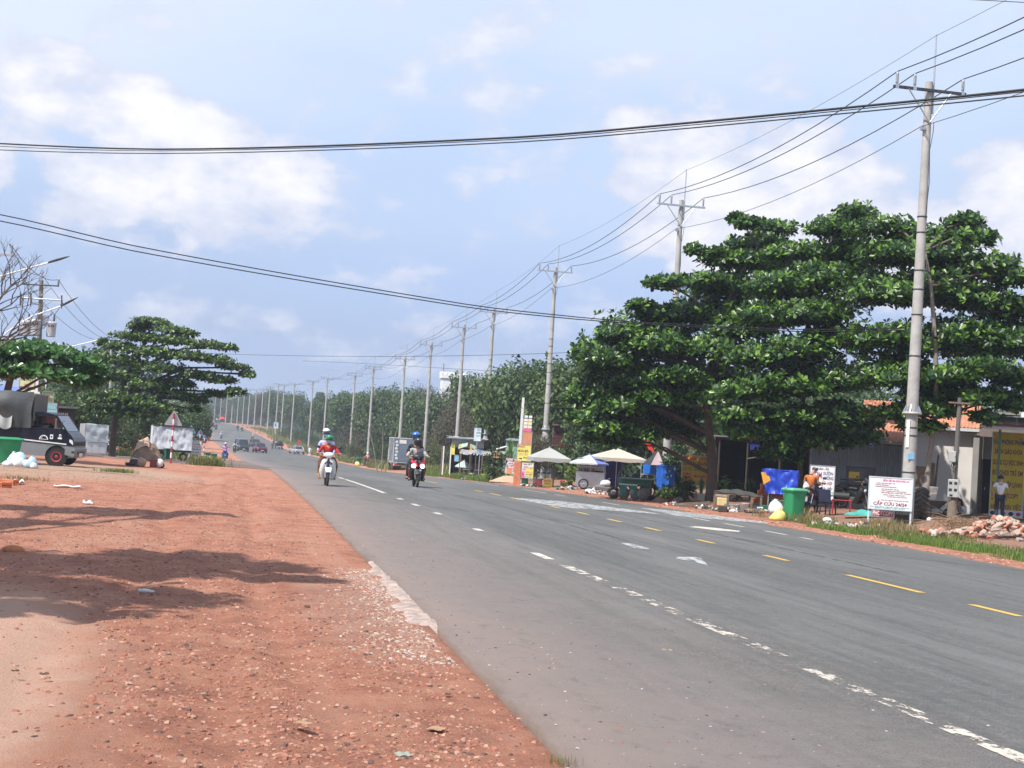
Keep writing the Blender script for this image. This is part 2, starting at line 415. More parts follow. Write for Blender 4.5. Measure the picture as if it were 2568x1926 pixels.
def ground_material():
 m, nt, noise, rng, mth, attr, tc = mknodes('laterite_ground'); b = nt.nodes['Principled BSDF']; L = nt.links.new
 u = attr('across'); y = attr('along')
 n1 = noise(.35, 5); n2 = noise(2.2, 8, .68); n3 = noise(26, 8, .75); n4 = noise(90, 4, .7)
 cr = nt.nodes.new('ShaderNodeValToRGB'); L(n2, cr.inputs[0]); e = cr.color_ramp.elements
 e[0].position = .32; e[0].color = (.25, .100, .066, 1); e[1].position = .70; e[1].color = (.51, .265, .175, 1)
 q = e.new(.5); q.color = (.40, .165, .098, 1)
 grit = rng(n3, .42, .72); dark = rng(n4, .55, .70); pale = rng(n1, .52, .72, 0, .55)
 # compacted pale sand where vehicles turn in, near the camera on the left
 du = mth('DIVIDE', mth('ADD', u, 2.05), 1.30); dy = mth('DIVIDE', mth('ADD', y, -8.6), 5.2)
 rr = mth('ADD', mth('MULTIPLY', du, du), mth('MULTIPLY', dy, dy))
 sand = rng(mth('ADD', rr, mth('ADD', mth('MULTIPLY', n2, 1.6), mth('MULTIPLY', n3, .7))), 2.35, 1.65)
 du = mth('DIVIDE', mth('ADD', u, 5.2), 4.5); dy = mth('DIVIDE', mth('ADD', y, -47), 9)
 rr = mth('ADD', mth('MULTIPLY', du, du), mth('MULTIPLY', dy, dy)); sand2 = rng(mth('ADD', rr, mth('MULTIPLY', n2, .9)), 1.6, 1.0, 0, .85)
 # broken concrete dust by the kerb patch
 du = mth('DIVIDE', mth('ADD', u, -1.25), .75); dy = mth('DIVIDE', mth('ADD', y, -13.5), 4.2)
 rr = mth('ADD', mth('MULTIPLY', du, du), mth('MULTIPLY', dy, dy)); dust = rng(mth('ADD', rr, mth('MULTIPLY', n3, 1.3)), 1.5, .6, 0, .42)
 red = rng(n1, .36, .24, 0, .6)
 c = col_chain(nt, cr.outputs[0], [(pale, (.47, .26, .175)), (red, (.30, .085, .045)), (mth('MULTIPLY', grit, .65), (.46, .25, .175)), (mth('MULTIPLY', dark, .6), (.10, .048, .04)), (mth('MULTIPLY', rng(noise(1.1, 4, .6, None, 1, .35), .56, .70), .5), (.22, .085, .058)), (mth('MULTIPLY', rng(noise(1.6, 3, .5, None, 1, .05), .55, .66), .45), (.47, .25, .175)),
          (mth('MULTIPLY', sand, .85), (.60, .38, .275)), (sand2, (.40, .27, .19)), (dust, (.36, .25, .20))])
 # brown earth with weeds and litter away from the shoulder
 far_r = rng(mth('ADD', u, mth('MULTIPLY', n2, 2.4)), 18.2, 19.4); earth = col_chain(nt, cr.outputs[0], [(rng(n2, .2, .8), (.16, .115, .08)), (grit, (.25, .20, .15))])
 far_l = rng(mth('ADD', u, mth('MULTIPLY', n2, 6)), -11, -14)
 green = rng(mth('ADD', u, mth('MULTIPLY', n2, 5)), 27, 33); gl = rng(u, -24, -30)
 c = col_chain(nt, c, [(mth('MULTIPLY', far_r, .85), earth), (mth('MULTIPLY', far_l, .8), earth), (green, (.05, .07, .025)), (gl, (.06, .08, .03))])
 L(c, b.inputs['Base Color']); b.inputs['Roughness'].default_value = .95; b.inputs['Specular IOR Level'].default_value = .2
 h = mth('ADD', mth('MULTIPLY', n3, .7), mth('MULTIPLY', n4, .45))
 bump_to(nt, h, 1.0, .045, b); return m
def asphalt_material(name='asphalt', side=False):
 m, nt, noise, rng, mth, attr, tc = mknodes(name); b = nt.nodes['Principled BSDF']; L = nt.links.new
 u = attr('across')
 n1 = noise(.5, 5, .6, None, 1, .12); n2 = noise(1.3, 7, .65); n3 = noise(70, 6, .8); n4 = noise(6, 6, .6, None, 1, .05); n5 = noise(26, 3, .6)
 cr = nt.nodes.new('ShaderNodeValToRGB'); L(n3, cr.inputs[0]); e = cr.color_ramp.elements
 e[0].position = .40; e[0].color = (.018, .019, .018, 1); e[1].position = .62; e[1].color = (.215, .209, .195, 1)
 worn = rng(n1, .40, .64, 0, .75); streak = rng(n4, .45, .68, 0, .6)
 dusty = mth('ADD', rng(mth('ADD', u, mth('MULTIPLY', n2, 2.6)), 6.6, 4.2, 0, .62), rng(mth('ADD', u, mth('MULTIPLY', n2, 1.6)), 4.2, 2.1, 0, .45))
 if side: dusty = rng(n2, .3, .7, .1, .6)
 spots = rng(n5, .66, .74, 0, .7)
 patch = rng(noise(.22, 3, .5, None, 1, .4), .5, .62, 0, .25)
 ed = rng(mth('ADD', u, mth('MULTIPLY', n2, .6)), 15.3, 15.9, 0, .5)
 c = col_chain(nt, cr.outputs[0], [(worn, (.165, .160, .152)), (streak, (.066, .069, .067)), (patch, (.085, .088, .085)), (dusty, (.205, .168, .150)), (mth('MULTIPLY', rng(noise(9, 5, .7), .52, .66), .35), (.20, .19, .178)), (mth('MULTIPLY', rng(noise(5, 6, .7, None, 1, .6), .56, .7), .4), (.075, .076, .074)), (spots, (.07, .06, .055)), (rng(mth('ADD', u, mth('ADD', mth('MULTIPLY', n2, .5), mth('MULTIPLY', n3, .35))), 2.38, 2.12, 0, .75), (.075, .066, .058)), (rng(mth('ADD', mth('ADD', u, mth('MULTIPLY', n2, 1.5)), mth('MULTIPLY', noise(.3, 3), 2.0)), 4.3, 3.2, 0, .42), (.28, .19, .15)), (ed, (.24, .17, .13))])
 # cracks running along the lane
 v = nt.nodes.new('ShaderNodeTexVoronoi'); v.feature = 'DISTANCE_TO_EDGE'; v.inputs['Scale'].default_value = .55
 mp = nt.nodes.new('ShaderNodeMapping'); mp.inputs['Scale'].default_value = (1, .22, 1); L(tc.outputs['Object'], mp.inputs[0])
 ad = nt.nodes.new('ShaderNodeVectorMath'); ad.operation = 'ADD'; L(mp.outputs[0], ad.inputs[0]); cn = nt.nodes.new('ShaderNodeTexNoise'); cn.inputs['Scale'].default_value = 2.2; cn.inputs['Detail'].default_value = 5
 L(tc.outputs['Object'], cn.inputs['Vector']); L(cn.outputs['Color'], ad.inputs[1]); L(ad.outputs[0], v.inputs['Vector'])
 ck = mth('MULTIPLY', rng(v.outputs['Distance'], .006, .0), rng(n1, .5, .62, 0, .55))
 c = col_chain(nt, c, [(ck, (.05, .048, .045))])
 L(c, b.inputs['Base Color']); b.inputs['Roughness'].default_value = .88; b.inputs['Specular IOR Level'].default_value = .25
 bump_to(nt, mth('ADD', n3, mth('MULTIPLY', n2, .6)), .7, .012, b); return m
def paint_material(name, col, wear):
 """road paint, worn away in flakes where the noise is high"""
 m, nt, noise, rng, mth, attr, tc = mknodes(name); b = nt.nodes['Principled BSDF']; L = nt.links.new
 a = mth('ADD', mth('MULTIPLY', noise(7, 9, .72, None, 1, .5), .75), mth('MULTIPLY', noise(40, 5, .7), .25))
 keep = rng(a, wear+.015, wear-.015)
 c = col_chain(nt, rng(noise(15, 6), .2, .8), [])
 mx = nt.nodes.new('ShaderNodeMix'); mx.data_type = 'RGBA'; L(noise(14, 7, .7), mx.inputs[0]); mx.inputs[6].default_value = (*[q*.72 for q in col], 1); mx.inputs[7].default_value = (*col, 1)
 L(mx.outputs[2], b.inputs['Base Color']); b.inputs['Roughness'].default_value = .8
 L(keep, b.inputs['Alpha']); return m
def set_attr(me, name, vals):
 a = me.attributes.new(name, 'FLOAT', 'POINT'); a.data.foreach_set('value', np.ascontiguousarray(vals, np.float32).ravel())
def sheet(us, ys, road=False, extra=None):
 U, Y = np.meshgrid(us, ys); Z = hgt(U, Y, road)
 if extra is not None: Z = Z+extra(U, Y)
 X = U+shift(Y); n = len(us); k = np.arange(len(ys)-1)[:, None]*n+np.arange(n-1)[None]
 F = np.stack([k, k+1, k+1+n, k+n], -1).reshape(-1, 4)
 return np.stack([X, Y, Z], -1).reshape(-1, 3), F, U.ravel(), Y.ravel()
# rows get longer with distance
ys = [3.2]
while ys[-1] < 3400: ys.append(ys[-1]*1.0068+.004 if ys[-1] < 60 else ys[-1]*1.03)
ys = np.array([-60, -20, -5, 0, 2]+ys)
us = np.concatenate([-np.geomspace(900, 16, 22), np.arange(-15, -7, .5), np.arange(-7, RL, .075), np.arange(RL+.02, 15.5, 1.2), np.arange(15.55, 22, .25), np.arange(22.4, 40, 1.6), np.geomspace(41, 1200, 22)])
def bumps(U, Y):
 near = np.exp(-np.maximum(Y, 0)/70)
 z = (fbm(U*.55, Y*.3, 3, 3)*.10+fbm(U*2.2, Y*1.5, 4, 5)*.045+fbm(U*11, Y*8, 3, 9)*.03)*near
 for u0, w_, d_ in ((.55, .16, .05), (-1.0, .18, .045), (-.1, .10, .025)): z = z-d_*np.exp(-((U-u0-fbm(Y*.12, Y*0+u0*9, 2, 41)*1.1)/w_)**2)*np.clip(Y/7, 0, 1)*(Y < 70)
 inside = (U > RL+.015) & (U < RR+.1)
 side = sstep(-U, -1.7, -.6)+sstep(U, RR, RR+1)
 z = z*np.clip(side, 0, 1)
 # ground kept low at the lip of the asphalt
 return np.where(inside, -.07, z)
V, F, UU, YY = sheet(us, ys, False, bumps)
me = npmesh('ground', V, F, ground_material(), True); set_attr(me, 'across', UU); set_attr(me, 'along', YY)
ground = link('ground', me); ground['kind'] = 'structure'
# road: ragged left edge with a broken lip
yr = np.concatenate([[-40, -10, 0], ys[(ys > 2.5) & (ys < 720)], [800, 950, 1200]])
ur = np.concatenate([[RL, RL+.001, RL+.06, RL+.15], np.arange(RL+.4, RR-.3, .42), [RR-.15, RR-.02, RR]])
V, F, UU, YY = sheet(ur, yr, True)
nu = len(ur); Vg = V.reshape(len(yr), nu, 3)
jit = (fbm(yr*1.1, yr*0+3, 4, 21)*.10+fbm(yr*5, yr*0+8, 3, 22)*.05)*np.clip(1.2-yr/200, .3, 1)
for i, w in ((0, 1.15), (1, 1), (2, .9), (3, .5)): Vg[:, i, 0] += jit*w
jr = fbm(yr*.9, yr*0+5, 4, 31)*.4
for i, w in ((-1, 1.0), (-2, 1), (-3, .5)): Vg[:, i, 0] += jr*w
Vg[:, 0, 2] -= .12; Vg[:, -1, 2] -= .12; Vg[:, 0, 0] -= .012; Vg[:, -1, 0] += .02
Vg[:, 1:3, 2] += (fbm(yr*6, yr*0+2, 3, 24)*.02-.012)[:, None]; Vg[:, 1, 0] += fbm(yr*14, yr*0+6, 3, 25)*.07
me = npmesh('road', Vg.reshape(-1, 3), F, asphalt_material(), True); set_attr(me, 'across', UU)
road = link('road', me); road['kind'] = 'structure'
def uy(p): return p.x-float(shift(p.y)), p.y
# side road joining from the left
ya, yb = gp(600, 1172).y, gp(600, 1156.5).y
sy = np.linspace(ya, yb, 8); su = np.concatenate([np.linspace(-160, -20, 15), np.linspace(-18, RL+.12, 26)])
V, F, UU, YY = sheet(su, sy, True, lambda U, Y: np.full(U.shape, .006)-.01*sstep(U, RL-.3, RL))
flare = sstep(UU, -2.0, RL)**2; side = np.where(YY < (ya+yb)/2, -1, 1)*np.abs(YY-(ya+yb)/2)/((yb-ya)/2)
V[:, 1] += side*flare*2.2; V[:, 2] = hgt(UU, V[:, 1], True)+.006-.012*sstep(UU, RL-.4, RL+.1)
me = npmesh('side_road', V, F, asphalt_material('side_asphalt', True), True); set_attr(me, 'across', UU)
side_road = link('side_road', me); side_road['kind'] = 'structure'
# ---- painted markings: parts of the road, each a strip that follows the surface
PW, PWW, PY, PF = paint_material('white_paint', (.60, .55, .47), .575), paint_material('worn_white_paint', (.57, .51, .43), .485), paint_material('yellow_paint', (.62, .40, .075), .64), paint_material('faded_white_paint', (.44, .44, .43), .525)
def strip(u0, y0, y1, w, mat, name, lift=.004, skew=0):
 n = max(2, int((y1-y0)/.35)+1); yy = np.linspace(y0, y1, n); uu = np.array([u0-w/2, u0+w/2])
 V, F, UU, YY = sheet(uu, yy, True)
 V[:, 2] += lift
 o = link(name, npmesh(name, V, F, mat), road); return o
def dashes(u0, w, segs, mat, name):
 for (ax, ay, bx, by) in segs:
  p, q = gp(ax, ay), gp(bx, by); lo, hi = min(p.y, q.y), max(p.y, q.y)
  strip(u0, lo, hi, w, mat, name)
UW, UY_, UR_ = 4.64, 9.5, 13.5
dashes(UW, .15, [(847, 1198, 858, 1202), (857, 1203, 969, 1239), (989, 1251, 1009, 1255), (1023, 1265, 1048, 1271), (1076, 1287, 1108, 1293), (1193, 1329, 1215, 1335), (1334, 1390, 1402, 1408)], PW, 'lane_dash')
dashes(UW, .17, [(1412, 1422, 1500, 1447), (1485, 1449, 1566, 1470), (1580, 1480, 1640, 1502), (1616, 1508, 1738, 1549), (1744, 1559, 1815, 1586), (1820, 1587, 1960, 1652), (2036, 1686, 2180, 1757), (2185, 1752, 2310, 1805), (2275, 1802, 2600, 1928)], PWW, 'worn_lane_dash')
dashes(UY_, .13, [(1070, 1205, 1114, 1214), (1190, 1231, 1211, 1235), (1231, 1239, 1256, 1244.5), (1280, 1249.5, 1305, 1255), (1369, 1270.5, 1401, 1276.5), (1441, 1286, 1475, 1292.5), (1528, 1304, 1573, 1312.5), (1627, 1326, 1677, 1335.5), (1758, 1356.5, 1817, 1367.5), (1922, 1396, 2002, 1411.5), (2149, 1447, 2347, 1493), (2473, 1523, 2600, 1553)], PY, 'centre_dash')
dashes(UR_, .13, [(2413, 1456, 2558, 1482), (1936, 1335, 1987, 1345), (2026, 1351.5, 2048, 1356.5), (1830, 1316, 1871, 1324.5), (1751, 1301.5, 1795, 1309.5), (1535, 1263, 1573, 1270), (1412, 1243, 1428, 1246.5), (1352, 1232, 1384, 1239), (1235, 1215, 1264, 1221), (1160, 1203, 1190, 1209)], PW, 'lane_dash')
def poly_mark(pts, mat, name, lift=.005):
 ps = [gp(*p) for p in pts]; n = len(ps); h = n//2
 # points go along the near edge and back along the far edge
 g = G(); A = ps[:h]; B = ps[h:][::-1]; vs = []
 for i in range(len(A)):
  for k in range(4):
   p = A[i].lerp(B[min(i, len(B)-1)], k/3); u, y = uy(p); vs.append((p.x, p.y, float(hgt(u, y, True))+lift))
 g.add(vs, [(i*4+k, i*4+k+1, (i+1)*4+k+1, (i+1)*4+k) for i in range(len(A)-1) for k in range(3)]); return g.build(name, mat, road)
poly_mark([(1290, 1251), (1362, 1267), (1430, 1276), (1540, 1283), (1660, 1292), (1640, 1288), (1560, 1277), (1480, 1267), (1400, 1258), (1330, 1253)], PF, 'faded_marking')
poly_mark([(1605, 1275.5), (1700, 1296), (1790, 1304), (1925, 1315), (1925, 1311), (1800, 1295), (1700, 1284), (1640, 1278)], PF, 'faded_marking')
poly_mark([(1728, 1324), (1800, 1333), (1853, 1336.5), (1856, 1334), (1800, 1327), (1745, 1322.5)], PW, 'arrow_marking')
poly_mark([(1556, 1365), (1590, 1378), (1626, 1381), (1628, 1379.5), (1590, 1368), (1560, 1364.5)], PF, 'arrow_marking')
poly_mark([(1694, 1405), (1740, 1412), (1775, 1424), (1770, 1416), (1755, 1401), (1700, 1400.5)], PF, 'arrow_marking')
# tyre and tar marks that have a shape of their own
PT = paint_material('tar_mark', (.075, .075, .075), .49)
for (u0, a, b, w) in ((10.9, 22, 60, .14), (7.4, 26, 60, .08)): strip(u0, a, b, w, PT, 'tar_mark', .003)
# broken concrete along the lip of the road
conc = M('old_concrete', (.37, .285, .24), .95, 0, .38, 7, bump=1.0, dirt=.5)
A = [(1000, 1398), (930, 1404), (918, 1416)]
p0, p1 = gp(930, 1406), gp(1122, 1608)
def conc_fn(s, t):
 y = p1.y+(p0.y-p1.y)*t; u_r = RL+.03; wd = .27*(1-.5*t)*(min(1, (1-t)*9)**.5)*(.35+1.3*float(vnoise(np.array([y*2.3]), np.array([4.]), 2)[0]))+.08*float(fbm(np.array([y*3.]), np.array([1.]), 3, 5)[0])
 u = u_r-wd*(1-s); rag = float(fbm(np.array([u*9+y*4.]), np.array([y*9.]), 3, 8)[0])
 z = float(hgt(u_r, y, True))+.03*math.sin(min(1, s*1.2)*math.pi*.75)*min(1, 6*(1-t)*1.0, 7*t)-.16*max(0, 1-t*8)+rag*.06-.05*(1-s)**2-.018
 return (u+float(shift(y)), y+rag*.1, z)
G().grid(conc_fn, 14, 46).build('concrete_edge', conc, road)
# ---- loose stones on the shoulder
def stones(name, n, pos_fn, smin, smax, mat):
 P = pos_fn(n); n = len(P)
 ico = []
 tpl = np.array([(1, .8, -.3), (-1, .8, -.3), (-1, -.8, -.3), (1, -.8, -.3), (.62, .5, .36), (-.6, .5, .42), (-.62, -.5, .34), (.55, -.52, .4)])
 fc = np.array([(4, 5, 6, 7), (0, 1, 5, 4), (1, 2, 6, 5), (2, 3, 7, 6), (3, 0, 4, 7)])
 s = smin*(smax/smin)**(NP.random(n)**2.6); a = NP.random(n)*6.283
 T = tpl[None]*(1+.5*(NP.random((n, 8, 3))-.5))*s[:, None, None]*np.array([.85, .7, .6])
 c, q = np.cos(a)[:, None], np.sin(a)[:, None]
 X = T[..., 0]*c-T[..., 1]*q; Y = T[..., 0]*q+T[..., 1]*c
 V = np.stack([X+P[:, 0:1], Y+P[:, 1:2], T[..., 2]+P[:, 2:3]+s[:, None]*.15], -1).reshape(-1, 3)
 F = (np.arange(n)[:, None, None]*8+fc[None]).reshape(-1, 4)
 o = link(name, npmesh(name, V, F, mat)); o['kind'] = 'stuff'; return o
def gravel_pos(n):
 y = 5.6*(46/5.6)**(NP.random(n)**1.15); u = -5.5+(RL+.05+5.5)*NP.random(n)**.8-(y/46)*3*NP.random(n)
 keep = vnoise(u*1.3, y*.8, 4)+.55*vnoise(u*4, y*3, 6) > .30+.35*NP.random(n)
 sandy = ((u+2.05)/1.30)**2+((y-8.6)/5.2)**2 < 1.0
 keep &= ~(sandy & (NP.random(n) < .85)); keep &= u < RL-.02+.1*(NP.random(n)-.6)
 u, y = u[keep], y[keep]; return np.stack([u+shift(y), y, hgt(u, y)+bumps(u, y)], -1)
def island_mat(name, cols, rough=.9):
 m = bpy.data.materials.new(name); m.use_nodes = True; nt = m.node_tree; b = nt.nodes['Principled BSDF']; g = nt.nodes.new('ShaderNodeNewGeometry'); oi = nt.nodes.new('ShaderNodeObjectInfo')
 a = nt.nodes.new('ShaderNodeMath'); nt.links.new(g.outputs['Random Per Island'], a.inputs[0]); nt.links.new(oi.outputs['Random'], a.inputs[1]); f = nt.nodes.new('ShaderNodeMath'); f.operation = 'FRACT'; nt.links.new(a.outputs[0], f.inputs[0])
 cr = nt.nodes.new('ShaderNodeValToRGB'); cr.color_ramp.interpolation = 'CONSTANT'; nt.links.new(f.outputs[0], cr.inputs[0]); e = cr.color_ramp.elements
 e[0].color = (*cols[0], 1); e[1].color = (*cols[-1], 1); e[1].position = 1-1/len(cols)
 for i in range(1, len(cols)-1): q = e.new(i/len(cols)); q.color = (*cols[i], 1)
 tc = nt.nodes.new('ShaderNodeTexCoord'); nz = nt.nodes.new('ShaderNodeTexNoise'); nz.inputs['Scale'].default_value = 30; nt.links.new(tc.outputs['Object'], nz.inputs['Vector'])
 mr = nt.nodes.new('ShaderNodeMapRange'); mr.inputs[3].default_value = .7; mr.inputs[4].default_value = 1.25; nt.links.new(nz.outputs['Fac'], mr.inputs[0])
 hs = nt.nodes.new('ShaderNodeHueSaturation'); nt.links.new(cr.outputs[0], hs.inputs['Color']); nt.links.new(mr.outputs[0], hs.inputs['Value'])
 nt.links.new(hs.outputs[0], b.inputs['Base Color']); b.inputs['Roughness'].default_value = rough; b.inputs['Specular IOR Level'].default_value = .25; return m
stone_mat = island_mat('laterite_stones', [(.30, .12, .08), (.38, .18, .125), (.30, .12, .08), (.45, .27, .20), (.36, .16, .11), (.36, .17, .11), (.25, .105, .075), (.36, .17, .12), (.42, .25, .18), (.31, .13, .085), (.11, .07, .06)])
stones('gravel', 100000, gravel_pos, .004, .026, stone_mat)
pale_stone = island_mat('concrete_crumbs', [(.42, .34, .285), (.34, .24, .195), (.47, .40, .34), (.30, .17, .125), (.38, .30, .25), (.33, .16, .11)])
def crumb_pos(n):
 t = NP.random(n); y = 10.2+t*7.2; u = RL-.12-np.abs(NP.normal(0, .30, n))*(1.25-.7*t)
 return np.stack([u+shift(y), y, hgt(u, y)+bumps(u, y)], -1)
stones('concrete_crumbs', 3400, crumb_pos, .005, .028, pale_stone)
def speck_pos(n):
 y = 6.5*(60/6.5)**NP.random(n); u = RL+.1+np.abs(NP.normal(0, 1.0, n)); u = np.where(NP.random(n) < .18, RL+NP.random(n)*10, u)
 return np.stack([u+shift(y), y, hgt(u, y, True)-.001], -1)
stones('road_grit', 2600, speck_pos, .004, .016, island_mat('road_grit', [(.10, .07, .06), (.3, .2, .16), (.06, .05, .05), (.4, .36, .33), (.26, .12, .08)]))
def verge_pos(n):
 y = 16*(110/16)**NP.random(n); u = RR-.1+np.abs(NP.normal(0, 1.6, n)); u = np.where(NP.random(n) < .3, RR+NP.random(n)*7, u)
 return np.stack([u+shift(y), y, hgt(u, y)], -1)
stones('verge_stones', 9000, verge_pos, .012, .06, stone_mat)
# ---- grass
def blades(name, roots, hmin, hmax, w, mat, lean=.35, kind='stuff', parent=None):
 n = len(roots); a = NP.random(n)*6.283; h = hmin+(hmax-hmin)*NP.random(n); d = lean*h*NP.random(n)
 dx, dy = np.cos(a)*d, np.sin(a)*d; px, py = -np.sin(a+NP.random(n))*w, np.cos(a+NP.random(n))*w
 z0 = np.zeros(n); r = roots
 V = np.stack([np.stack([r[:, 0]-px, r[:, 1]-py, r[:, 2]-.02], -1), np.stack([r[:, 0]+px, r[:, 1]+py, r[:, 2]-.02], -1),
     np.stack([r[:, 0]+dx*.45+px*.8, r[:, 1]+dy*.45+py*.8, r[:, 2]+h*.62], -1), np.stack([r[:, 0]+dx*.45-px*.8, r[:, 1]+dy*.45-py*.8, r[:, 2]+h*.62], -1),
     np.stack([r[:, 0]+dx*1.3, r[:, 1]+dy*1.3, r[:, 2]+h], -1)], 1).reshape(-1, 3)
 b = np.arange(n)[:, None]*5
 F = np.concatenate([b+np.array([[0, 1, 2]]), b+np.array([[0, 2, 3]]), b+np.array([[3, 2, 4]])], 1).reshape(-1, 3)
 o = link(name, npmesh(name, V, F, mat), parent)
 if kind: o['kind'] = kind
 return o
grass_mat = leaf_mat('verge_grass', (.07, .11, .022), (.12, .17, .035), (.30, .27, .10), .6, .25)
lush_mat = leaf_mat('lush_grass', (.075, .15, .022), (.11, .20, .03), (.20, .25, .06), .6, .3)
dry_mat = leaf_mat('dry_grass', (.20, .17, .07), (.13, .13, .04), (.36, .27, .13), .7, .2)
def band(n, y0, y1, u0, u1, thr, seed, fs=.5):
 y = y0*(y1/y0)**NP.random(n); u = u0+(u1-u0)*NP.random(n); k = vnoise(u*1.1+seed, y*fs, seed) > thr+.2*(NP.random(n)-.5); u, y = u[k], y[k]
 return np.stack([u+shift(y), y, hgt(u, y)], -1)
blades('verge_grass', band(11000, 27, 46, 17.6, 19.3, .48, 5), .05, .20, .009, grass_mat)
blades('lush_grass', band(7500, 26, 40.5, 16.9, 18.0, .42, 9), .06, .22, .010, lush_mat)
blades('dry_grass', band(5000, 36, 47, 17.6, 19.4, .54, 13), .10, .38, .009, dry_mat, .6)
blades('verge_grass', band(12000, 92, 128, 16.5, 19, .30, 15), .1, .42, .022, lush_mat)
blades('hillside_grass', np.concatenate([band(16000, 130, 420, 18.5, 27, .25, 17, .1), band(3000, 150, 420, 16.5, 19, .5, 18, .1)]), .25, .8, .06, grass_mat)
blades('roadside_grass', np.concatenate([band(5000, 150, 420, -6, -2.5, .3, 19, .1), band(3000, 100, 150, -8, -3, .45, 20, .2)]), .15, .6, .05, grass_mat)
def tuft(px, py, rx, n, h, name, label, mat=grass_mat):
 c = gp(px, py); r = np.stack([NP.normal(0, rx, n), NP.normal(0, rx*.7, n), np.zeros(n)], -1)
 m = blades(name, r, h*.4, h, .008*dist(c)/45, mat, .7, None); m.location = c; m['label'] = label; m['kind'] = 'stuff'; return m
tuft(520, 1168, .42, 900, .62, 'grass_tuft', 'tall green grass tuft beside the brown junk pile at the side road')
tuft(291, 1184, .30, 450, .16, 'grass_tuft', 'low grass tuft alone on the red dirt before the junk pile')
tuft(1404, 1916, .05, 70, .07, 'grass_tuft', 'tiny grass sprig at the asphalt edge nearest the camera')
tuft(60, 1204, .35, 200, .14, 'grass_tuft', 'sparse weeds behind the broken hollow bricks at the left edge', dry_mat)
# ================================================================ power poles, wires, street lamps
concrete = M('pole_concrete', (.40, .385, .36), .85, 0, .14, 3, bump=.25, dirt=.45)
galv = M('galvanised_steel', (.52, .54, .56), .4, .75, .12, 8)
steel_dk = M('dark_steel', (.05, .052, .055), .55, .3, .2, 8)
porcelain = M('grey_insulator', (.36, .38, .40), .3, 0, .06, 8)
wire_mat = M('black_cable', (.012, .012, .013), .6, 0, .1, 8)
label_white = M('white_label', (.72, .72, .70), .6, 0, .05, 4)
sky_blue = M('blue_label', (.22, .50, .72), .5, 0, .08, 4)
ORD = 'first second third fourth fifth sixth seventh eighth ninth tenth eleventh twelfth thirteenth fourteenth fifteenth sixteenth seventeenth eighteenth nineteenth twentieth twenty-first twenty-second twenty-third twenty-fourth twenty-fifth twenty-sixth twenty-seventh twenty-eighth twenty-ninth thirtieth thirty-first thirty-second'.split()
def nth(i): return ORD[i]
POLES = [(41.4, 14.2), (67.0, 14.73), (95.1, 14.85), (117.2, 14.19), (130.9, 14.06), (150.2, 13.75), (170.1, 13.35), (201.8, 13.64), (225.5, 13.55), (271.1, 14.54), (298.9, 14.35), (337.2, 13.75), (363.9, 13.26), (378.8, 13.49), (399.7, 12.46), (419.0, 11.68), (441.8, 11.38), (466.5, 11.83), (490, 12), (515, 12), (541, 12), (568, 12), (596, 12), (626, 12), (655, 12.5), (684, 12.5)]
PU = 20.7
ARMX = (-1.16, -.56, 1.08)
def insulator(g, p, h=.42, r=.055):
 prof = [(r*.6, 0), (r*.6, .05)]
 k = 7
 for i in range(k):
  z = .06+(h-.1)*i/k; prof += [(r, z), (r*.72, z+.028)]
 prof += [(r*.5, h-.02), (r*.42, h), (0, h)]
 return g.lathe(prof, 8, p)
def build_pole(H, near, label, loc, dark_arm):
 t = thing('power_pole', label, 'power pole', loc, 0, 'concrete power poles along the far roadside')
 n = 18 if near else 10
 g = G(); zs = [0, .6, 2.2, 6, 10, H]; g.tube([(0, 0, z-.3 if z == 0 else z) for z in zs], [.21-.10*z/14.5 for z in zs], n, True)
 sh = g.build('shaft', concrete, t)
 arm = galv if not dark_arm else steel_dk
 za = H-.30
 G().box((-.04, -.15, za), (2.46, .075, .085)).build('crossarm', arm, t)
 for x in ARMX:
  b = G(); insulator(b, (x, -.15, za+.06)); io = b.build('insulator', porcelain, t)
  G().box((x, -.19, za), (.11, .02, .12)).build('clamp_plate', galv, io)
 for s in (-1, 1): G().tube([(s*.72-.04, -.17, za-.03), (.02*s, -.17, za-1.0)], .022, 6).build('brace', galv, t)
 G().tube([(.16, 0, H-1.0), (.165, 0, H+1.55)], [.035, .022], 6).build('lightning_rod', galv, t)
 b = G(); b.box((-.17, -.06, H-1.5), (.12, .16, .12)); b.tube([(-.2, -.14, H-1.44), (-.2, .05, H-1.44)], .03, 6); b.build('neutral_bracket', galv, t)
 G().lathe([(.19, 3.35), (.30, 3.37), (.30, 3.43), (.20, 3.45)], n, (0, 0, 0)).build('flange', M('weathered_flange', (.42, .42, .40), .6, .2, .15, 8), sh) if near else None
 if near:
  for z in (1.55, 2.7, 2.95, 5.2, 6.5, 7.3, 7.9, 9.1, 9.6): G().lathe([(.22-.1*z/14.5, z-.02), (.226-.1*z/14.5, z-.015), (.226-.1*z/14.5, z+.015), (.22-.1*z/14.5, z+.02)], n).build('strap', steel_dk, sh)
  for k in range(14):
   a = 2*math.pi*k/14; G().prism([(.20*math.cos(a), .20*math.sin(a), 3.45), (.28*math.cos(a), .28*math.sin(a), 3.45), (.195*math.cos(a), .195*math.sin(a), 3.66)], (-.01*math.sin(a), .01*math.cos(a), 0), (.01*math.sin(a), -.01*math.cos(a), 0)).build('gusset', galv, sh)
  G().tube([(.2, -.05, H-1.3), (.17, -.1, H-1.6), (.05, -.17, H-2.2), (.10, -.16, H-3.2), (.02, -.17, H-4.4)], .012, 5).build('earth_wire', steel_dk, t)
 return t
PTOP = []
base_pole = None
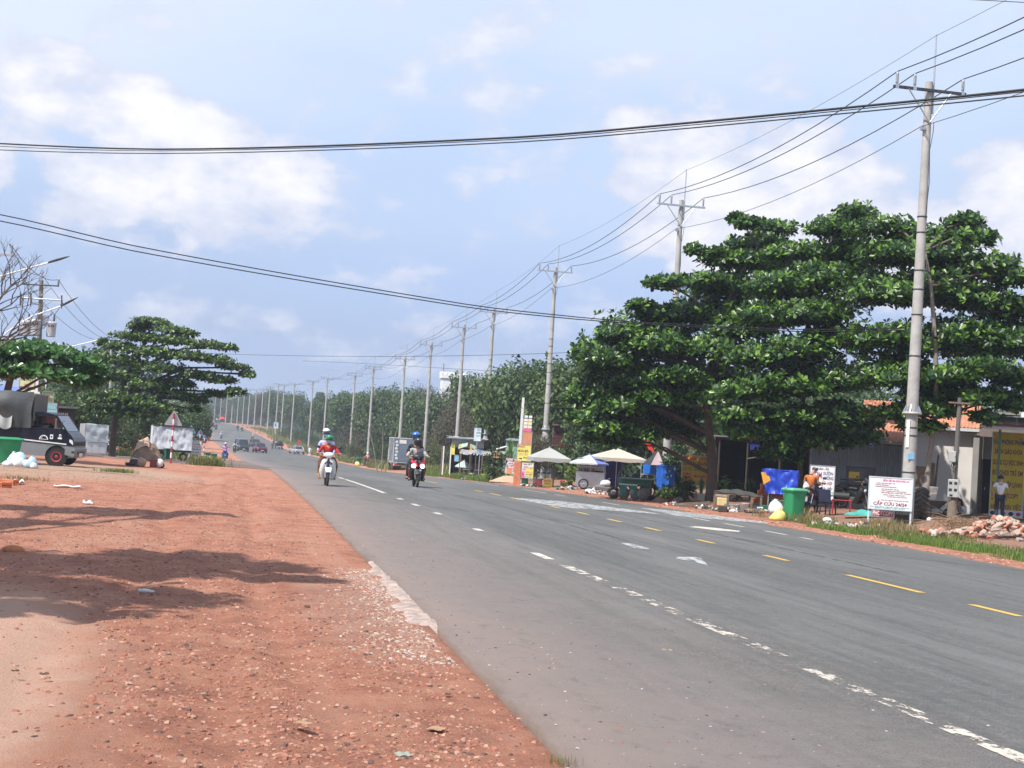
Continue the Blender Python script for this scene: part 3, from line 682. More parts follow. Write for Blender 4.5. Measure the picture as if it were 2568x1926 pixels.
for i, (y, H) in enumerate(POLES):
 x = PU+float(shift(y)); z = ground_z(x, y); H -= float(rise(PU, y)); PTOP.append((Vector((x, y, z)), H))
 if i == 0:
  t = build_pole(H, True, 'tall concrete power pole with bolted flange behind the white hospital signboard', (x, y, z), True)
  g = G(); g.box((-.06, -.20, 2.05), (.22, .02, .18), rx=0); g.build('blue_notice', sky_blue, t); G().box((-.17, -.13, 2.75), (.10, .015, .85), rz=-.7).build('paper_notice', label_white, t)
  pole1 = t
 else:
  lab = {1: 'concrete power pole rising out of the left end of the almond trees', 2: 'concrete power pole standing behind the cream square umbrella', 3: 'concrete power pole with ringed collar beside the grey tarp canopy', 4: 'concrete power pole left of the pale green shack, fifth from the right', 5: 'concrete power pole above the grey box truck and red motorbike'}.get(i) or '%s concrete power pole from the right in the long roadside row' % nth(i)
  if i < 5: t = build_pole(H, i < 4, lab, (x, y, z), False)
  else:
   if base_pole is None: base_pole = build_pole(13.4, False, lab, (x, y, z), False); t = base_pole
   else: t = dup(base_pole, (x, y, z), 0, lab)
   t.scale = (1, 1, H/13.4)
  if i in (2, 3): G().lathe([(.20, 2.2), (.36, 2.5), (.36, 2.62), (.24, 3.0), (.19, 3.3)], 14).build('collar', concrete, t)
# the next pole of the row, past the right edge of the frame
x0, y0 = PU, 16.5; z0 = ground_z(x0, y0)
def catenary(a, b, sag, n=14):
 return [a.lerp(b, i/n)-Vector((0, 0, sag*4*(i/n)*(1-i/n))) for i in range(n+1)]
def wire(name, pts, sag, r, label, cat='power line', n=12, group=None, mat=None):
 P = []
 for k in range(len(pts)-1):
  s = sag[k] if isinstance(sag, (list, tuple)) else sag
  c = catenary(Vector(pts[k]), Vector(pts[k+1]), s, n); P += c if k == 0 else c[1:]
 g = G(); g.tube(P, r, 5, False); return tag(g.build(name, mat or wire_mat), label, cat, group)
tops = [(Vector((x0, y0, z0)), 14.4)]+PTOP
for dx, dz, r, sag, lab in ((ARMX[0], .18, .017, .62, 'black power line on the left insulators of the pole row'), (ARMX[1], .18, .017, .62, 'black power line on the inner left insulators of the pole row'), (ARMX[2], .18, .017, .62, 'black power line on the right hand insulators of the pole row'),
       (-.2, -1.44, .011, .55, 'thin lower wire clamped to the pole shafts below the crossarms'), (.15, 1.5, .007, .30, 'thinnest wire, strung along the tips of the lightning rods')):
 sc = [(b, H) for b, H in tops]
 wire('power_line', [b+Vector((dx, -.15 if abs(dx) > .3 else 0, H+dz)) for b, H in sc], [sag*min(1.25, ((sc[k+1][0]-sc[k][0]).length/26)**2) for k in range(len(sc)-1)], r, lab)
def pxwire(name, pts, d0, d1, r, label, cat='cable'):
 """a cable crossing over the road: seen through these points, distance runs from d0 to d1"""
 P = []; xs = [p[0] for p in pts]
 for i in range(41):
  x = xs[0]+(xs[-1]-xs[0])*i/40; k = max(j for j in range(len(pts)-1) if xs[j] <= x+1e-6)
  h = xs[k+1]-xs[k]; t = (x-xs[k])/h
  m = [((pts[min(j+1, len(pts)-1)][1]-pts[max(j-1, 0)][1])/(xs[min(j+1, len(pts)-1)]-xs[max(j-1, 0)])) for j in (k, k+1)]
  y = (2*t**3-3*t**2+1)*pts[k][1]+(t**3-2*t**2+t)*h*m[0]+(-2*t**3+3*t**2)*pts[k+1][1]+(t**3-t**2)*h*m[1]
  q = (x-xs[0])/(xs[-1]-xs[0]); P.append(pd(x, y, 1/((1-q)/d0+q/d1)))
 g = G(); g.tube(P, r, 6, False); return tag(g.build(name, wire_mat), label, cat)
pxwire('overhead_cable', [(-700, 315), (0, 360), (464, 374), (1284, 345), (1707, 310), (2206, 262), (2568, 225), (3300, 140)], 48, 20, .021, 'thickest black cable sagging across the sky from edge to edge')
pxwire('overhead_cable', [(-700, 322), (0, 367), (464, 378), (1284, 350), (1707, 316), (2206, 268), (2568, 230), (3300, 150)], 48, 20, .009, 'thin cable strung just beneath the thickest cable across the sky')
pxwire('overhead_cable', [(-700, 334), (0, 376), (500, 384), (1284, 357), (1700, 324), (2206, 276), (2568, 240), (3300, 160)], 48, 20, .012, 'lowest of the three cables sagging across the upper sky')
pxwire('overhead_cable', [(-500, 452), (0, 538), (360, 621), (1150, 760), (1397, 790), (1609, 808), (2007, 826), (2274, 823)], 37, 45.8, .016, 'upper of two cables sloping down to the nearest power pole')
pxwire('overhead_cable', [(-500, 470), (0, 554), (360, 634), (1150, 767), (1397, 796), (1609, 812), (2007, 831), (2274, 828)], 37, 45.8, .016, 'lower of two cables sloping down to the nearest power pole')
pxwire('overhead_cable', [(282, 872), (575, 888), (929, 894), (1200, 891), (1451, 883), (1700, 868)], 130, 75, .014, 'level cable crossing the road from the left tree to the right trees')
pxwire('overhead_cable', [(760, 905), (900, 911), (1216, 929), (1420, 936)], 150, 100, .014, 'faint short cable low over the treetops by the white tower')
pxwire('overhead_cable', [(2380, -4), (2568, 6), (2800, 20)], 30, 28, .008, 'short dark wire cutting the top right corner of the sky')
# ---- transformer pole on the left
wood = M('weathered_pole', (.22, .175, .135), .9, 0, .2, 5, bump=.3)
tank = M('transformer_grey', (.55, .56, .57), .45, .1, .08, 3, dirt=.35)
black = M('matt_black', (.012, .012, .013), .6, 0, .1, 8)
D1 = 86.0
pb = on(88, 1140, D1); s1 = D1/FOC
def up_at(px, py, base_d): return pd(px, py, base_d)
tp = thing('transformer_pole', 'leaning wooden transformer pole with three grey tanks behind the left trees', 'power pole', pb)
def loc_(p): return Vector(p)-pb
ptop = loc_(pd(104, 703, D1))
G().tube([(0, 0, -.4), ptop*.5, ptop], [.17, .15, .12], 12).build('shaft', wood, tp)
G().tube([ptop-Vector((0, 0, .3)), ptop+Vector((.03, 0, .62))], .055, 6).build('pin', galv, tp)
def hbar(px0, px1, py0, py1, name, mat, w=.09): return G().tube([loc_(pd(px0, py0, D1))+Vector((0, -.2, 0)), loc_(pd(px1, py1, D1))+Vector((0, -.2, 0))], w/2, 4, True, False).build(name, mat, tp)
hbar(56, 149, 713, 718, 'crossarm', steel_dk); hbar(50, 158, 747, 754, 'crossarm', galv, .10)
for px, py in ((59, 712), (147, 717)):
 b = G(); insulator(b, loc_(pd(px, py, D1))+Vector((0, -.2, .02)), .42, .08); b.build('insulator', porcelain, tp)
for px, py in ((52, 750), (78, 751), (155, 756)):
 q = loc_(pd(px, py, D1))+Vector((0, -.24, 0)); b = G(); b.tube([q+Vector((0, 0, .35)), q+Vector((.04, 0, -.45))], [.05, .035], 6); b.tube([q+Vector((.02, -.05, .1)), q+Vector((.10, -.05, -.25))], .04, 6); b.build('fuse_cutout', M('brown_porcelain', (.10, .07, .055), .35, 0, .1, 6), tp)
for a, b_ in (((75, 722), (100, 742)), ((130, 722), (104, 742)), ((130, 756), (106, 772))): G().tube([loc_(pd(*a, D1))+Vector((0, -.2, 0)), loc_(pd(*b_, D1))+Vector((0, -.16, 0))], .03, 5).build('brace', galv, tp)
for px, py, dy, k in ((66, 824, .1, 0), (93, 823, -.42, 1), (129, 827, .1, 2)):
 c = loc_(pd(px, py, D1))+Vector((0, dy-.2, 0)); h = .86; r = .29
 tk = G().lathe([(0, -h/2), (r*.9, -h/2), (r*.92, -h/2+.04), (r, h/2-.1), (r*1.04, h/2-.08), (r*1.06, h/2), (r*.8, h/2+.06), (0, h/2+.07)], 18, c).build('transformer_tank', tank, tp)
 G().tube([c+Vector((.12, 0, h/2)), c+Vector((.12, 0, h/2+.48))], [.07, .045], 8).build('bushing', M('brown_porcelain', (.10, .07, .055)), tk)
 for q in (-.12, .02, .14): G().ell(c+Vector((q, -r*.95, h/2-.22)), (.045, .05, .06), 8, 5).build('terminal', black, tk)
 G().tube([c+Vector((.12, 0, h/2+.46)), c+Vector((.0+(-.3 if k == 0 else .35), -.05, h/2+.85)), loc_(pd((52, 78, 155)[k], 758, D1))], .018, 5).build('jumper', wire_mat, tk)
G().box(loc_(pd(111, 812, D1))+Vector((0, .1, .2)), (.36, .06, .62)).build('mounting_frame', galv, tp)
# second pole farther on and the one off the left edge
def small_pole(px, ptop_y, d, label, arm=1.1):
 b = on(px-4, 1120, d); t = thing('power_pole', label, 'power pole', b); tz = pd(px, ptop_y, d)-b
 G().tube([(0, 0, -.4), tz], [.16, .10], 10).build('shaft', concrete, t)
 G().box((tz.x, -.12, tz.z-.35), (arm*2, .08, .09)).build('crossarm', galv, t)
 for s in (-1, 1):
  G().tube([(tz.x+s*arm*.6, -.12, tz.z-.4), (tz.x*.97, -.12, tz.z-1.0)], .02, 5).build('brace', galv, t)
  g = G(); insulator(g, (tz.x+s*arm*.92, -.12, tz.z-.30)); g.build('insulator', porcelain, t)
 return t, b+tz
p2_, t2 = small_pole(279, 858, 130, 'concrete pole with single crossarm half hidden behind the spreading left tree', 1.2)
p3_, t3 = small_pole(-45, 612, 58, 'power pole just past the left edge with its crossarm tip showing', 1.25)
for a, b_, c_, lab in ((-1.1, (59, 703), -1.1, 'wire from the left edge to the left insulator of the transformer pole'), (1.1, (147, 706), 1.1, 'wire from the left edge to the right insulator of the transformer pole'), (1.05, (104, 690), 0, 'wire running over the tip of the transformer pole')):
 wire('power_line', [t3+Vector((a, 0, .1)), pd(*b_, D1)+Vector((0, -.2, .1)), t2+Vector((c_, 0, .1))], [.5, .8], .016, lab)
wire('power_line', [t3+Vector((0, 0, -3.2)), pd(93, 852, D1), t2+Vector((0, 0, -1.6))], [.3, .6], .014, 'low wire strung from the transformer pole under its tanks')
# ---- street lamps on the left
lamp_white = M('white_lamp_arm', (.74, .75, .76), .4, .1, .05, 6)
lamp_dk = M('lamp_housing', (.045, .047, .05), .45, .3, .1, 6)
def lamp(pole_px, arm, tip, d, label):
 b = on(pole_px, 1120, d); t = thing('street_lamp', label, 'street lamp', b, 0, 'street lamps along the left roadside')
 P = [pd(px, py, d)-b for px, py in arm]
 G().tube([(0, 0, -.3), Vector((P[0].x, P[0].y, P[0].z*.5)), P[0]]+P[1:], [.07, .055, .045]+[.038]*(len(P)-1), 10).build('pole', lamp_white, t)
 h0 = P[-1]; h1 = pd(*tip, d)-b; dr = (h1-h0)
 g = G(); rings = []
 up = Vector((0, 0, 1)); side = dr.cross(up).normalized()
 for q, w, hh in ((0, .07, .05), (.15, .09, .07), (.5, .14, .07), (.8, .10, .05), (1.0, .03, .02)):
  c = h0+dr*q; rings.append([c+side*w*math.cos(k*math.pi/4)+up*hh*math.sin(k*math.pi/4)*(.6 if math.sin(k*math.pi/4) < 0 else 1) for k in range(8)])
 g.loft(rings); g.build('lamp_head', lamp_dk, t); return t
lamp(-60, [(-60, 720), (-30, 702), (0, 693), (60, 676), (121, 659)], (174, 643), 62, 'street lamp arm entering from the left edge above the transformer pole')
lamp(0, [(2, 865), (6, 845), (16, 834), (29, 825), (81, 793), (153, 768)], (195, 746), 68, 'curved white street lamp arm passing in front of the transformer tanks')
lamp(120, [(120, 905), (128, 893), (142, 884), (174, 870), (222, 859), (246, 852)], (287, 845), 100, 'street lamp whose arm shows between the two left tree crowns')
lamp(280, [(280, 918), (286, 908), (300, 901), (322, 891), (345, 883)], (366, 874), 140, 'street lamp tucked inside the upper spreading left tree')
for i, (px, py, d, L_) in enumerate(((446, 1004, 190, 46), (470, 1010, 225, 40), (478, 1022, 270, 34), (484, 1031, 320, 28))):
 w = ('nearest', 'second nearest', 'third', 'farthest')[i]
 lamp(px-L_-4, [(px-L_, py+24), (px-L_+3, py+18), (px-L_*.6, py+11), (px-8, py+2)], (px, py), d, w+' of the four far street lamps showing under the drooping left branch')
# ================================================================ people and motorbikes (local front is -Y)
rubber = M('tyre_rubber', (.022, .021, .020), .85, 0, .2, 20, dirt=.25)
rim_dk = M('dark_rim', (.05, .05, .052), .4, .5, .1, 6)
chrome = M('chrome', (.62, .63, .65), .18, 1, .05, 6)
plastic_bk = M('black_plastic', (.020, .020, .022), .45, 0, .2, 9)
engine_m = M('engine_metal', (.16, .155, .15), .55, .6, .2, 14)
seat_m = M('black_seat', (.018, .017, .017), .6, 0, .15, 15)
glassm = glass_mat('dark_glass')
amber = M('amber_lens', (.70, .22, .03), .25, 0, .08, 8)
red_lens = M('red_lens', (.45, .012, .012), .25, 0, .08, 8)
clear_lens = M('clear_lens', (.72, .74, .76), .12, .2, .06, 8, coat=.5)
lit_lamp = M('lit_headlamp', (1, .97, .92), .2, 0, 0, 4, emit=7)
plate_m = M('white_plate', (.70, .70, .68), .5, 0, .06, 6)
skin_m = M('tan_skin', (.42, .235, .155), .55, 0, .08, 12, spec=.35)
hair_m = M('black_hair', (.012, .010, .009), .5, 0, .2, 20)
def skin_obj(name, nodes, edges, mat, parent, root=0, sub=1):
 me = bpy.data.meshes.new(name); me.from_pydata([n[0] for n in nodes], edges, []); me.materials.append(mat)
 o = link(name, me, parent); m = o.modifiers.new('Skin', 'SKIN'); m.use_smooth_shade = True
 for i, n in enumerate(nodes):
  r = n[1]; d = me.skin_vertices[0].data[i]; d.radius = (r, r) if not isinstance(r, tuple) else r; d.use_root = (i == root)
 if sub: s = o.modifiers.new('Smooth', 'SUBSURF'); s.levels = sub; s.render_levels = sub
 return o
def hand(parent, w, el, side, mat):
 """a palm with four bent fingers and a thumb closing round a bar that runs across (x)"""
 w = Vector(w); d = (w-Vector(el)).normalized(); g = G()
 c = w+d*.045; g.ell(c, (.040, .045, .022), 8, 6)
 for k in range(4):
  x = (k-1.5)*.020; L = (.030, .036, .034, .026)[k]
  b = c+Vector((x, 0, .006))+d*.030
  g.tube([b-d*.01, b+d*L*.7+Vector((0, 0, -.004)), b+d*L*.95+Vector((0, 0, -.028)), b+d*L*.45+Vector((0, 0, -.048))], [.0095, .009, .0085, .006], 6)
 b = c+Vector((-side*.034, 0, -.005))
 g.tube([b-d*.01, b+d*.028+Vector((-side*.008, 0, -.018)), b+d*.034+Vector((side*.010, 0, -.034))], [.011, .010, .007], 6)
 return g.build('hand', mat, parent)
def person(label, J, shirt, trousers, loc=(0, 0, 0), rz=0, sleeves='long', legs='long', helmet=None, mask=None, barefoot=False, shoe=None, scale=1, detail=True, group=None, fat=1.0, hat=None):
 t = thing('person', label, 'person', loc, rz, group); t.scale = (scale,)*3
 J = {k: Vector(v) for k, v in J.items()}
 pel, ch, nk, hd = J['pelvis'], J['chest'], J['neck'], J['head']
 up = (hd-nk).normalized()
 bl = pel.lerp(ch, .5)
 N = [(pel, .115*fat), (bl, .105*fat), (ch, .125*fat), (nk, .055), (hd-up*.055, .070), (hd+up*.02, .086), (hd+up*.085, .07)]
 E = [(0, 1), (1, 2), (2, 3), (3, 4), (4, 5), (5, 6)]
 ix = {}
 for s in 'LR':
  a = len(N); N += [(J['sh'+s], .058), (J['sh'+s].lerp(J['el'+s], .5), .047), (J['el'+s], .040), (J['el'+s].lerp(J['wr'+s], .5), .036), (J['wr'+s], .027)]
  E += [(2, a), (a, a+1), (a+1, a+2), (a+2, a+3), (a+3, a+4)]; ix['arm'+s] = a
  b = len(N); N += [(J['hip'+s], .092), (J['hip'+s].lerp(J['kn'+s], .5), .074), (J['kn'+s], .058), (J['kn'+s].lerp(J['an'+s], .35), .055), (J['an'+s], .036), (J['to'+s].lerp(J['an'+s], .25), .034), (J['to'+s], .028)]
  E += [(0, b), (b, b+1), (b+1, b+2), (b+2, b+3), (b+3, b+4), (b+4, b+5), (b+5, b+6)]; ix['leg'+s] = b
 body = skin_obj('body', N, E, skin_m, t, 0)
 def sub(name, idx, grow, mat, cut=None):
  mp = {i: k for k, i in enumerate(idx)}; nn = [(N[i][0], N[i][1]+grow) for i in idx]; ee = [(mp[a], mp[b]) for a, b in E if a in mp and b in mp]
  return skin_obj(name, nn, ee, mat, t, 0)
 tors = [0, 1, 2]; na = 5 if sleeves == 'long' else 2
 idx = list(tors)
 for s in 'LR': idx += [ix['arm'+s]+k for k in range(na)]
 sh = sub('shirt', idx, .014, shirt)
 G().ring(nk-up*.015, .062, .018, 'z', 10, 6).build('collar', shirt, sh)
 nl = {'long': 5, 'short': 3, 'bare': 2}[legs]; idx = [0]
 for s in 'LR': idx += [ix['leg'+s]+k for k in range(nl)]
 sub('trousers', idx, .016, trousers)
 fwd = J.get('face', Vector((0, -1, 0))).normalized(); side = fwd.cross(up).normalized()
 HM = Matrix((side, -fwd, up)).transposed()           # local: x side, y back, z up
 hc = hd+up*.02
 if detail:
  for s in 'LR':
   if 'free' not in J: hand(t, J['wr'+s], J['el'+s], -1 if s == 'L' else 1, skin_m)
   else: hand(t, J['wr'+s], J['el'+s], -1 if s == 'L' else 1, skin_m)
   if shoe is not None:
    g = G(); a, b = J['an'+s], J['to'+s]; d = (b-a); d.z = 0; d = d.normalized() if d.length > .01 else Vector((0, -1, 0)); sd = d.cross(Vector((0, 0, 1)))
    zb = min(a.z, b.z)-.035; g.loft([[a-d*.06+sd*.036*c+Vector((0, 0, zz-a.z)) for c, zz in ((-1, zb), (1, zb), (1, a.z+.02), (-1, a.z+.02))], [a.lerp(b, .5)+sd*.046*c+Vector((0, 0, zz-a.lerp(b, .5).z)) for c, zz in ((-1, zb), (1, zb), (1, zb+.075), (-1, zb+.075))], [b+d*.03+sd*.036*c+Vector((0, 0, zz-b.z)) for c, zz in ((-1, zb), (1, zb), (1, zb+.045), (-1, zb+.045))]]); g.build('shoe', shoe, t)
  g = G()
  for x in (-.033, .033): g.ell(hc+HM@Vector((x, -.083, .005)), (.014, .008, .008), 8, 5)
  g.build('eyes', hair_m, t)
  G().ell(hc+HM@Vector((0, -.092, -.025)), (.014, .018, .022), 8, 6).build('nose', skin_m, t)
  g = G()
  for x in (-1, 1): g.ell(hc+HM@Vector((x*.086, .005, -.01)), (.012, .022, .032), 8, 6)
  g.build('ears', skin_m, t)
  if not helmet and not hat: G().lathe([(.094, -.01), (.099, .04), (.086, .085), (.05, .115), (0, .124)], 14, hc, True, HM).build('hair', hair_m, t)
 if mask:
  g = G(); g.grid(lambda a, b: hc+HM@Vector((.088*math.sin((a-.5)*2.6), -.093*math.cos((a-.5)*2.6)*(1+.12*(1-abs(2*b-1))), -.105+.095*b)), 10, 5); g.build('face_mask', mask, t)
 if helmet:
  m1, kind = helmet[0], helmet[1]; hz = hc+up*.012
  if kind == 'half':
   sc = G().lathe([(.122, -.035), (.127, .0), (.124, .045), (.108, .092), (.075, .128), (.035, .145), (0, .149)], 18, hz, True, HM).build('helmet', m1, t)
   g = G(); g.slab(lambda a, b: hz+HM@Vector((.118*math.sin((a-.5)*2.2), -.118*math.cos((a-.5)*2.2)-.055*b, .012-.025*b)), 10, 2, .006); g.build('helmet_peak', helmet[2], sc)
   G().lathe([(.124, -.04), (.130, -.036), (.130, -.024), (.124, -.02)], 18, hz, True, HM).build('helmet_rim', helmet[2], sc)
   G().tube([hc+HM@Vector((x, y, z)) for x, y, z in ((-.095, 0, -.02), (-.075, -.02, -.09), (0, -.03, -.118), (.075, -.02, -.09), (.095, 0, -.02))], .007, 5).build('chin_strap', plastic_bk, sc)
   if len(helmet) > 3: G().lathe([(.1285, .012), (.130, .03), (.126, .05)], 18, hz, True, HM).build('helmet_band', helmet[3], sc)
  else:
   sc = G().lathe([(.06, -.125), (.115, -.11), (.135, -.06), (.138, 0), (.134, .05), (.115, .10), (.075, .138), (.03, .152), (0, .154)], 18, hz, True, HM).build('helmet', m1, t)
   g = G(); g.slab(lambda a, b: hz+HM@Vector((.139*math.sin((a-.5)*2.5), -.141*math.cos((a-.5)*2.5), -.045+.10*b)), 12, 4, .006); g.build('visor', glassm, sc)
   g = G(); g.slab(lambda a, b: hz+HM@Vector((.115*math.sin((a-.5)*2.0), -.118*math.cos((a-.5)*2.0)-.03, -.115+.05*b)), 8, 2, .01); g.build('chin_guard', helmet[2], sc)
   G().box(hz+HM@Vector((0, -.12, .085)), (.035, .03, .02), bev=.004).build('air_vent', chrome, sc)
 if hat:
  sc = G().lathe([(.102, .0), (.106, .04), (.096, .085), (.06, .115), (0, .124)], 14, hc, True, HM).build('cap', hat, t)
  g = G(); g.slab(lambda a, b: hc+HM@Vector((.09*math.sin((a-.5)*2), -.095*math.cos((a-.5)*2)-.07*b, .025-.012*b)), 8, 2, .006); g.build('cap_peak', hat, sc)
 return t
def seat_pose(y=.22, z=.80, lean=.08, reach=True, dx=0, tall=1.0, spread=.25, foot=(.22, -.02, .30)):
 c = (dx, y-lean, z+.36*tall); J = dict(pelvis=(dx*.3, y, z+.06), chest=c, neck=(dx*1.2, y-lean*1.3-.01, z+.58*tall), head=(dx*1.3, y-lean*1.6-.04, z+.715*tall))
 for s, k in (('L', -1), ('R', 1)):
  J['sh'+s] = (dx+k*.185, y-lean*1.15, z+.50*tall)
  if reach: J['el'+s] = (dx*.5+k*.33, y-lean-.20, z+.26*tall); J['wr'+s] = (k*.345, -.235, 1.045)
  else: J['el'+s] = (dx+k*.26, y-.02, z+.24*tall); J['wr'+s] = (dx+k*.20, y-.20, z+.12)
  J['hip'+s] = (dx*.3+k*.095, y-.02, z+.03); J['kn'+s] = (k*spread, y-.40, z-.13); J['an'+s] = (k*foot[0], foot[1], foot[2]); J['to'+s] = (k*(foot[0]+.01), foot[1]-.15, foot[2]-.05)
 return J
def wheel(parent, y, R=.285, w=.045, name='wheel'):
 o = G().ring((0, y, R), R-w, w, 'x', 22, 8, 1.0, .92).build(name, rubber, parent)
 g = G(); g.ring((0, y, R), R-w*1.75, .016, 'x', 20, 6)
 g.tube([(-.05, y, R), (.05, y, R)], .035, 10)
 for k in range(5):
  a = k*2*math.pi/5; g.tube([(0, y+.03*math.cos(a), R+.03*math.sin(a)), (0, y+(R-w*1.8)*math.cos(a+.15), R+(R-w*1.8)*math.sin(a+.15))], .012, 5)
 g.build('rim', rim_dk, o)
 G().lathe([(.06, -.004), (.105, -.004), (.105, .004), (.06, .004)], 16, (.05, y, R), False, Matrix.Rotation(math.pi/2, 3, 'Y')).build('brake_disc', chrome, o); return o
def moto(label, loc, rz, body, accent, dark=plastic_bk, style='white', group=None, plate='', bars_amber=True):
 t = thing('motorbike', label, 'motorbike', loc, rz, group)
 fy, ry, R = -.64, .60, .285
 wheel(t, fy, R, .042, 'front_wheel'); wheel(t, ry, R, .048, 'rear_wheel')
 for s in (-1, 1): G().tube([(s*.075, fy, R), (s*.085, fy+.07, .50), (s*.075, fy+.19, .86)], [.026, .03, .026], 8).build('fork', chrome if style == 'white' else engine_m, t)
 g = G(); g.slab(lambda a, b: ((a-.5)*.23*(1-.35*abs(2*b-1)), fy+(R+.03+.015*math.cos((a-.5)*3))*math.cos(math.radians(30+115*b)), R+(R+.03+.02*math.cos((a-.5)*3))*math.sin(math.radians(30+115*b))), 6, 12, -.008)
 g.build('front_fender', body if style == 'white' else dark, t)
 if style == 'white':
  for s in (-1, 1): G().prism([(s*.078, fy-.02, .66), (s*.078, fy+.12, .62), (s*.095, fy+.07, .34), (s*.095, fy+.02, .30)], (s*-.006, 0, 0), (s*.012, 0, 0)).build('fork_guard', body, t)
 # leg shield: a wide panel either side, dark centre
 if style == 'white': sec = [(.24, .10, .225, -.18), (.40, .09, .262, -.28), (.56, .055, .255, -.38), (.70, .03, .24, -.45), (.82, .035, .20, -.49), (.90, .02, .11, -.48)]
 else: sec = [(.24, .12, .22, -.18), (.36, .12, .245, -.27), (.50, .10, .25, -.36), (.64, .05, .25, -.44), (.76, .02, .24, -.50), (.86, .0, .19, -.50), (.93, .0, .10, -.47)]
 for s in (-1, 1):
  rings = []
  for z, xi, xo, yf in sec: rings.append([(s*xi, yf-.06, z), (s*(xi*.4+xo*.6), yf-.045, z), (s*xo, yf+.06, z), (s*xo*.97, yf+.17, z), (s*xi*.9, yf+.12, z)])
  G().loft(rings if s > 0 else [r[::-1] for r in rings]).build('leg_shield', body if style == 'white' else dark, t)
  if style == 'red': G().tube([(s*.245, -.30, .66), (s*.262, -.24, .50), (s*.25, -.15, .36), (s*.17, -.16, .24)], [.02, .018, .016, .012], 6).build('side_trim', body, t)
 g = G(); g.loft([[(-xi*1.15-.02, yf+.0, z), (xi*1.15+.02, yf+.0, z), (xi*1.1+.02, yf+.14, z), (-xi*1.1-.02, yf+.14, z)] for z, xi, xo, yf in sec], caps=True); g.build('front_panel', dark, t)
 if style == 'white':
  for s in (-1, 1):
   G().prism([(s*.05, -.53, .79), (s*.16, -.475, .775), (s*.17, -.455, .73), (s*.09, -.52, .70)], (0, -.012, 0), (0, .01, 0)).build('side_marker', dark, t)
   G().prism([(s*.235, -.315, .60), (s*.262, -.235, .56), (s*.268, -.16, .30), (s*.252, -.20, .28)], (s*.004, -.008, 0), (s*.010, .0, 0)).build('stripe', M('gold_stripe', (.55, .40, .12), .4, .2), t)
  G().prism([(0, -.545, .66), (-.06, -.535, .76), (-.04, -.53, .83), (.04, -.53, .83), (.06, -.535, .76)], (0, -.015, 0), (0, .012, 0)).build('badge_panel', dark, t)
 # handlebar cowl with headlamp
 if style == 'white':
  g = G(); rings = []
  for q, (yy, w, h) in enumerate(((-.60, .02, .02), (-.585, .11, .06), (-.53, .165, .088), (-.44, .175, .085), (-.36, .13, .06))):
   rings.append([(w*math.cos(k*math.pi/6), yy, 1.00+h*math.sin(k*math.pi/6)*(1 if math.sin(k*math.pi/6) > 0 else 1.15)) for k in range(12)])
  g.loft(rings); cw = g.build('handlebar_cowl', body, t)
  G().ell((0, -.575, .985), (.115, .03, .055), 14, 8).build('headlamp', clear_lens, cw)
  G().prism([(-.16, -.50, .93), (.16, -.50, .93), (.10, -.50, .85), (-.10, -.50, .85)], (0, -.03, 0), (0, .06, 0)).build('lower_cowl', accent, t)
 else:
  g = G(); rings = []
  for yy, w, h in ((-.56, .03, .02), (-.54, .12, .07), (-.48, .19, .10), (-.40, .20, .10), (-.33, .12, .06)): rings.append([(w*math.cos(k*math.pi/6), yy, 1.02+h*math.sin(k*math.pi/6)) for k in range(12)])
  g.loft(rings); cw = g.build('handlebar_cowl', dark, t)
  G().prism([(-.09, -.52, 1.09), (.09, -.52, 1.09), (.06, -.44, 1.20), (-.06, -.44, 1.20)], (0, -.008, 0), (0, .006, 0)).build('windscreen', glassm, cw)
  G().ell((0, -.548, .99), (.022, .012, .03), 8, 6).build('badge', chrome, cw)
  # red front mask in a V with a lamp either side
  for s in (-1, 1):
   G().prism([(s*.01, -.56, .72), (s*.03, -.565, .80), (s*.15, -.54, .90), (s*.22, -.49, .93), (s*.245, -.46, .88), (s*.20, -.53, .78), (s*.10, -.565, .70)], (0, -.03, 0), (0, .03, 0)).build('front_mask', body, t)
   lg = G().ell((s*.145, -.575, .725), (.075, .03, .062), 12, 8, Matrix.Rotation(s*.35, 3, 'Y')).build('headlamp', lit_lamp if style == 'red' else clear_lens, t)
 for s in (-1, 1):
  G().tube([(s*.08, -.42, 1.02), (s*.22, -.34, 1.05), (s*.29, -.29, 1.05)], .016, 6).build('handlebar', chrome, t)
  G().tube([(s*.28, -.295, 1.05), (s*.40, -.245, 1.045)], .020, 8).build('grip', rubber, t)
  G().tube([(s*.26, -.345, 1.055), (s*.40, -.32, 1.045)], .007, 5).build('lever', chrome, t)
  mr = G().tube([(s*.24, -.33, 1.06), (s*.285, -.34, 1.16), (s*.31, -.33, 1.215)], .007, 5).build('mirror', plastic_bk, t)
  G().ell((s*.335, -.325, 1.235), (.072, .02, .042), 12, 7, Matrix.Rotation(-s*.3, 3, 'Y')).build('mirror_glass', plastic_bk, mr)
  if bars_amber and style == 'white': G().ell((s*.17, -.55, .955), (.035, .03, .022), 8, 6).build('turn_signal', amber, t)
  elif bars_amber: G().ell((s*.215, -.46, .965), (.03, .03, .02), 8, 6).build('turn_signal', amber, t)
 # seat, tail, engine, exhaust
 rings = []
 for yy, w, z, h in ((-.12, .07, .76, .05), (.02, .11, .775, .07), (.25, .14, .775, .075), (.52, .135, .83, .07), (.76, .10, .85, .05)): rings.append([(w*math.cos(k*math.pi/5), yy, z+h*math.sin(k*math.pi/5)) for k in range(10)])
 G().loft(rings).build('seat', seat_m, t)
 rings = []
 for yy, w, z, h in ((-.16, .10, .52, .18), (.1, .13, .60, .15), (.4, .14, .68, .12), (.72, .11, .76, .09), (.92, .05, .80, .04)): rings.append([(w*math.cos(k*math.pi/5), yy, z+h*math.sin(k*math.pi/5)) for k in range(10)])
 G().loft(rings).build('tail_cover', body, t)
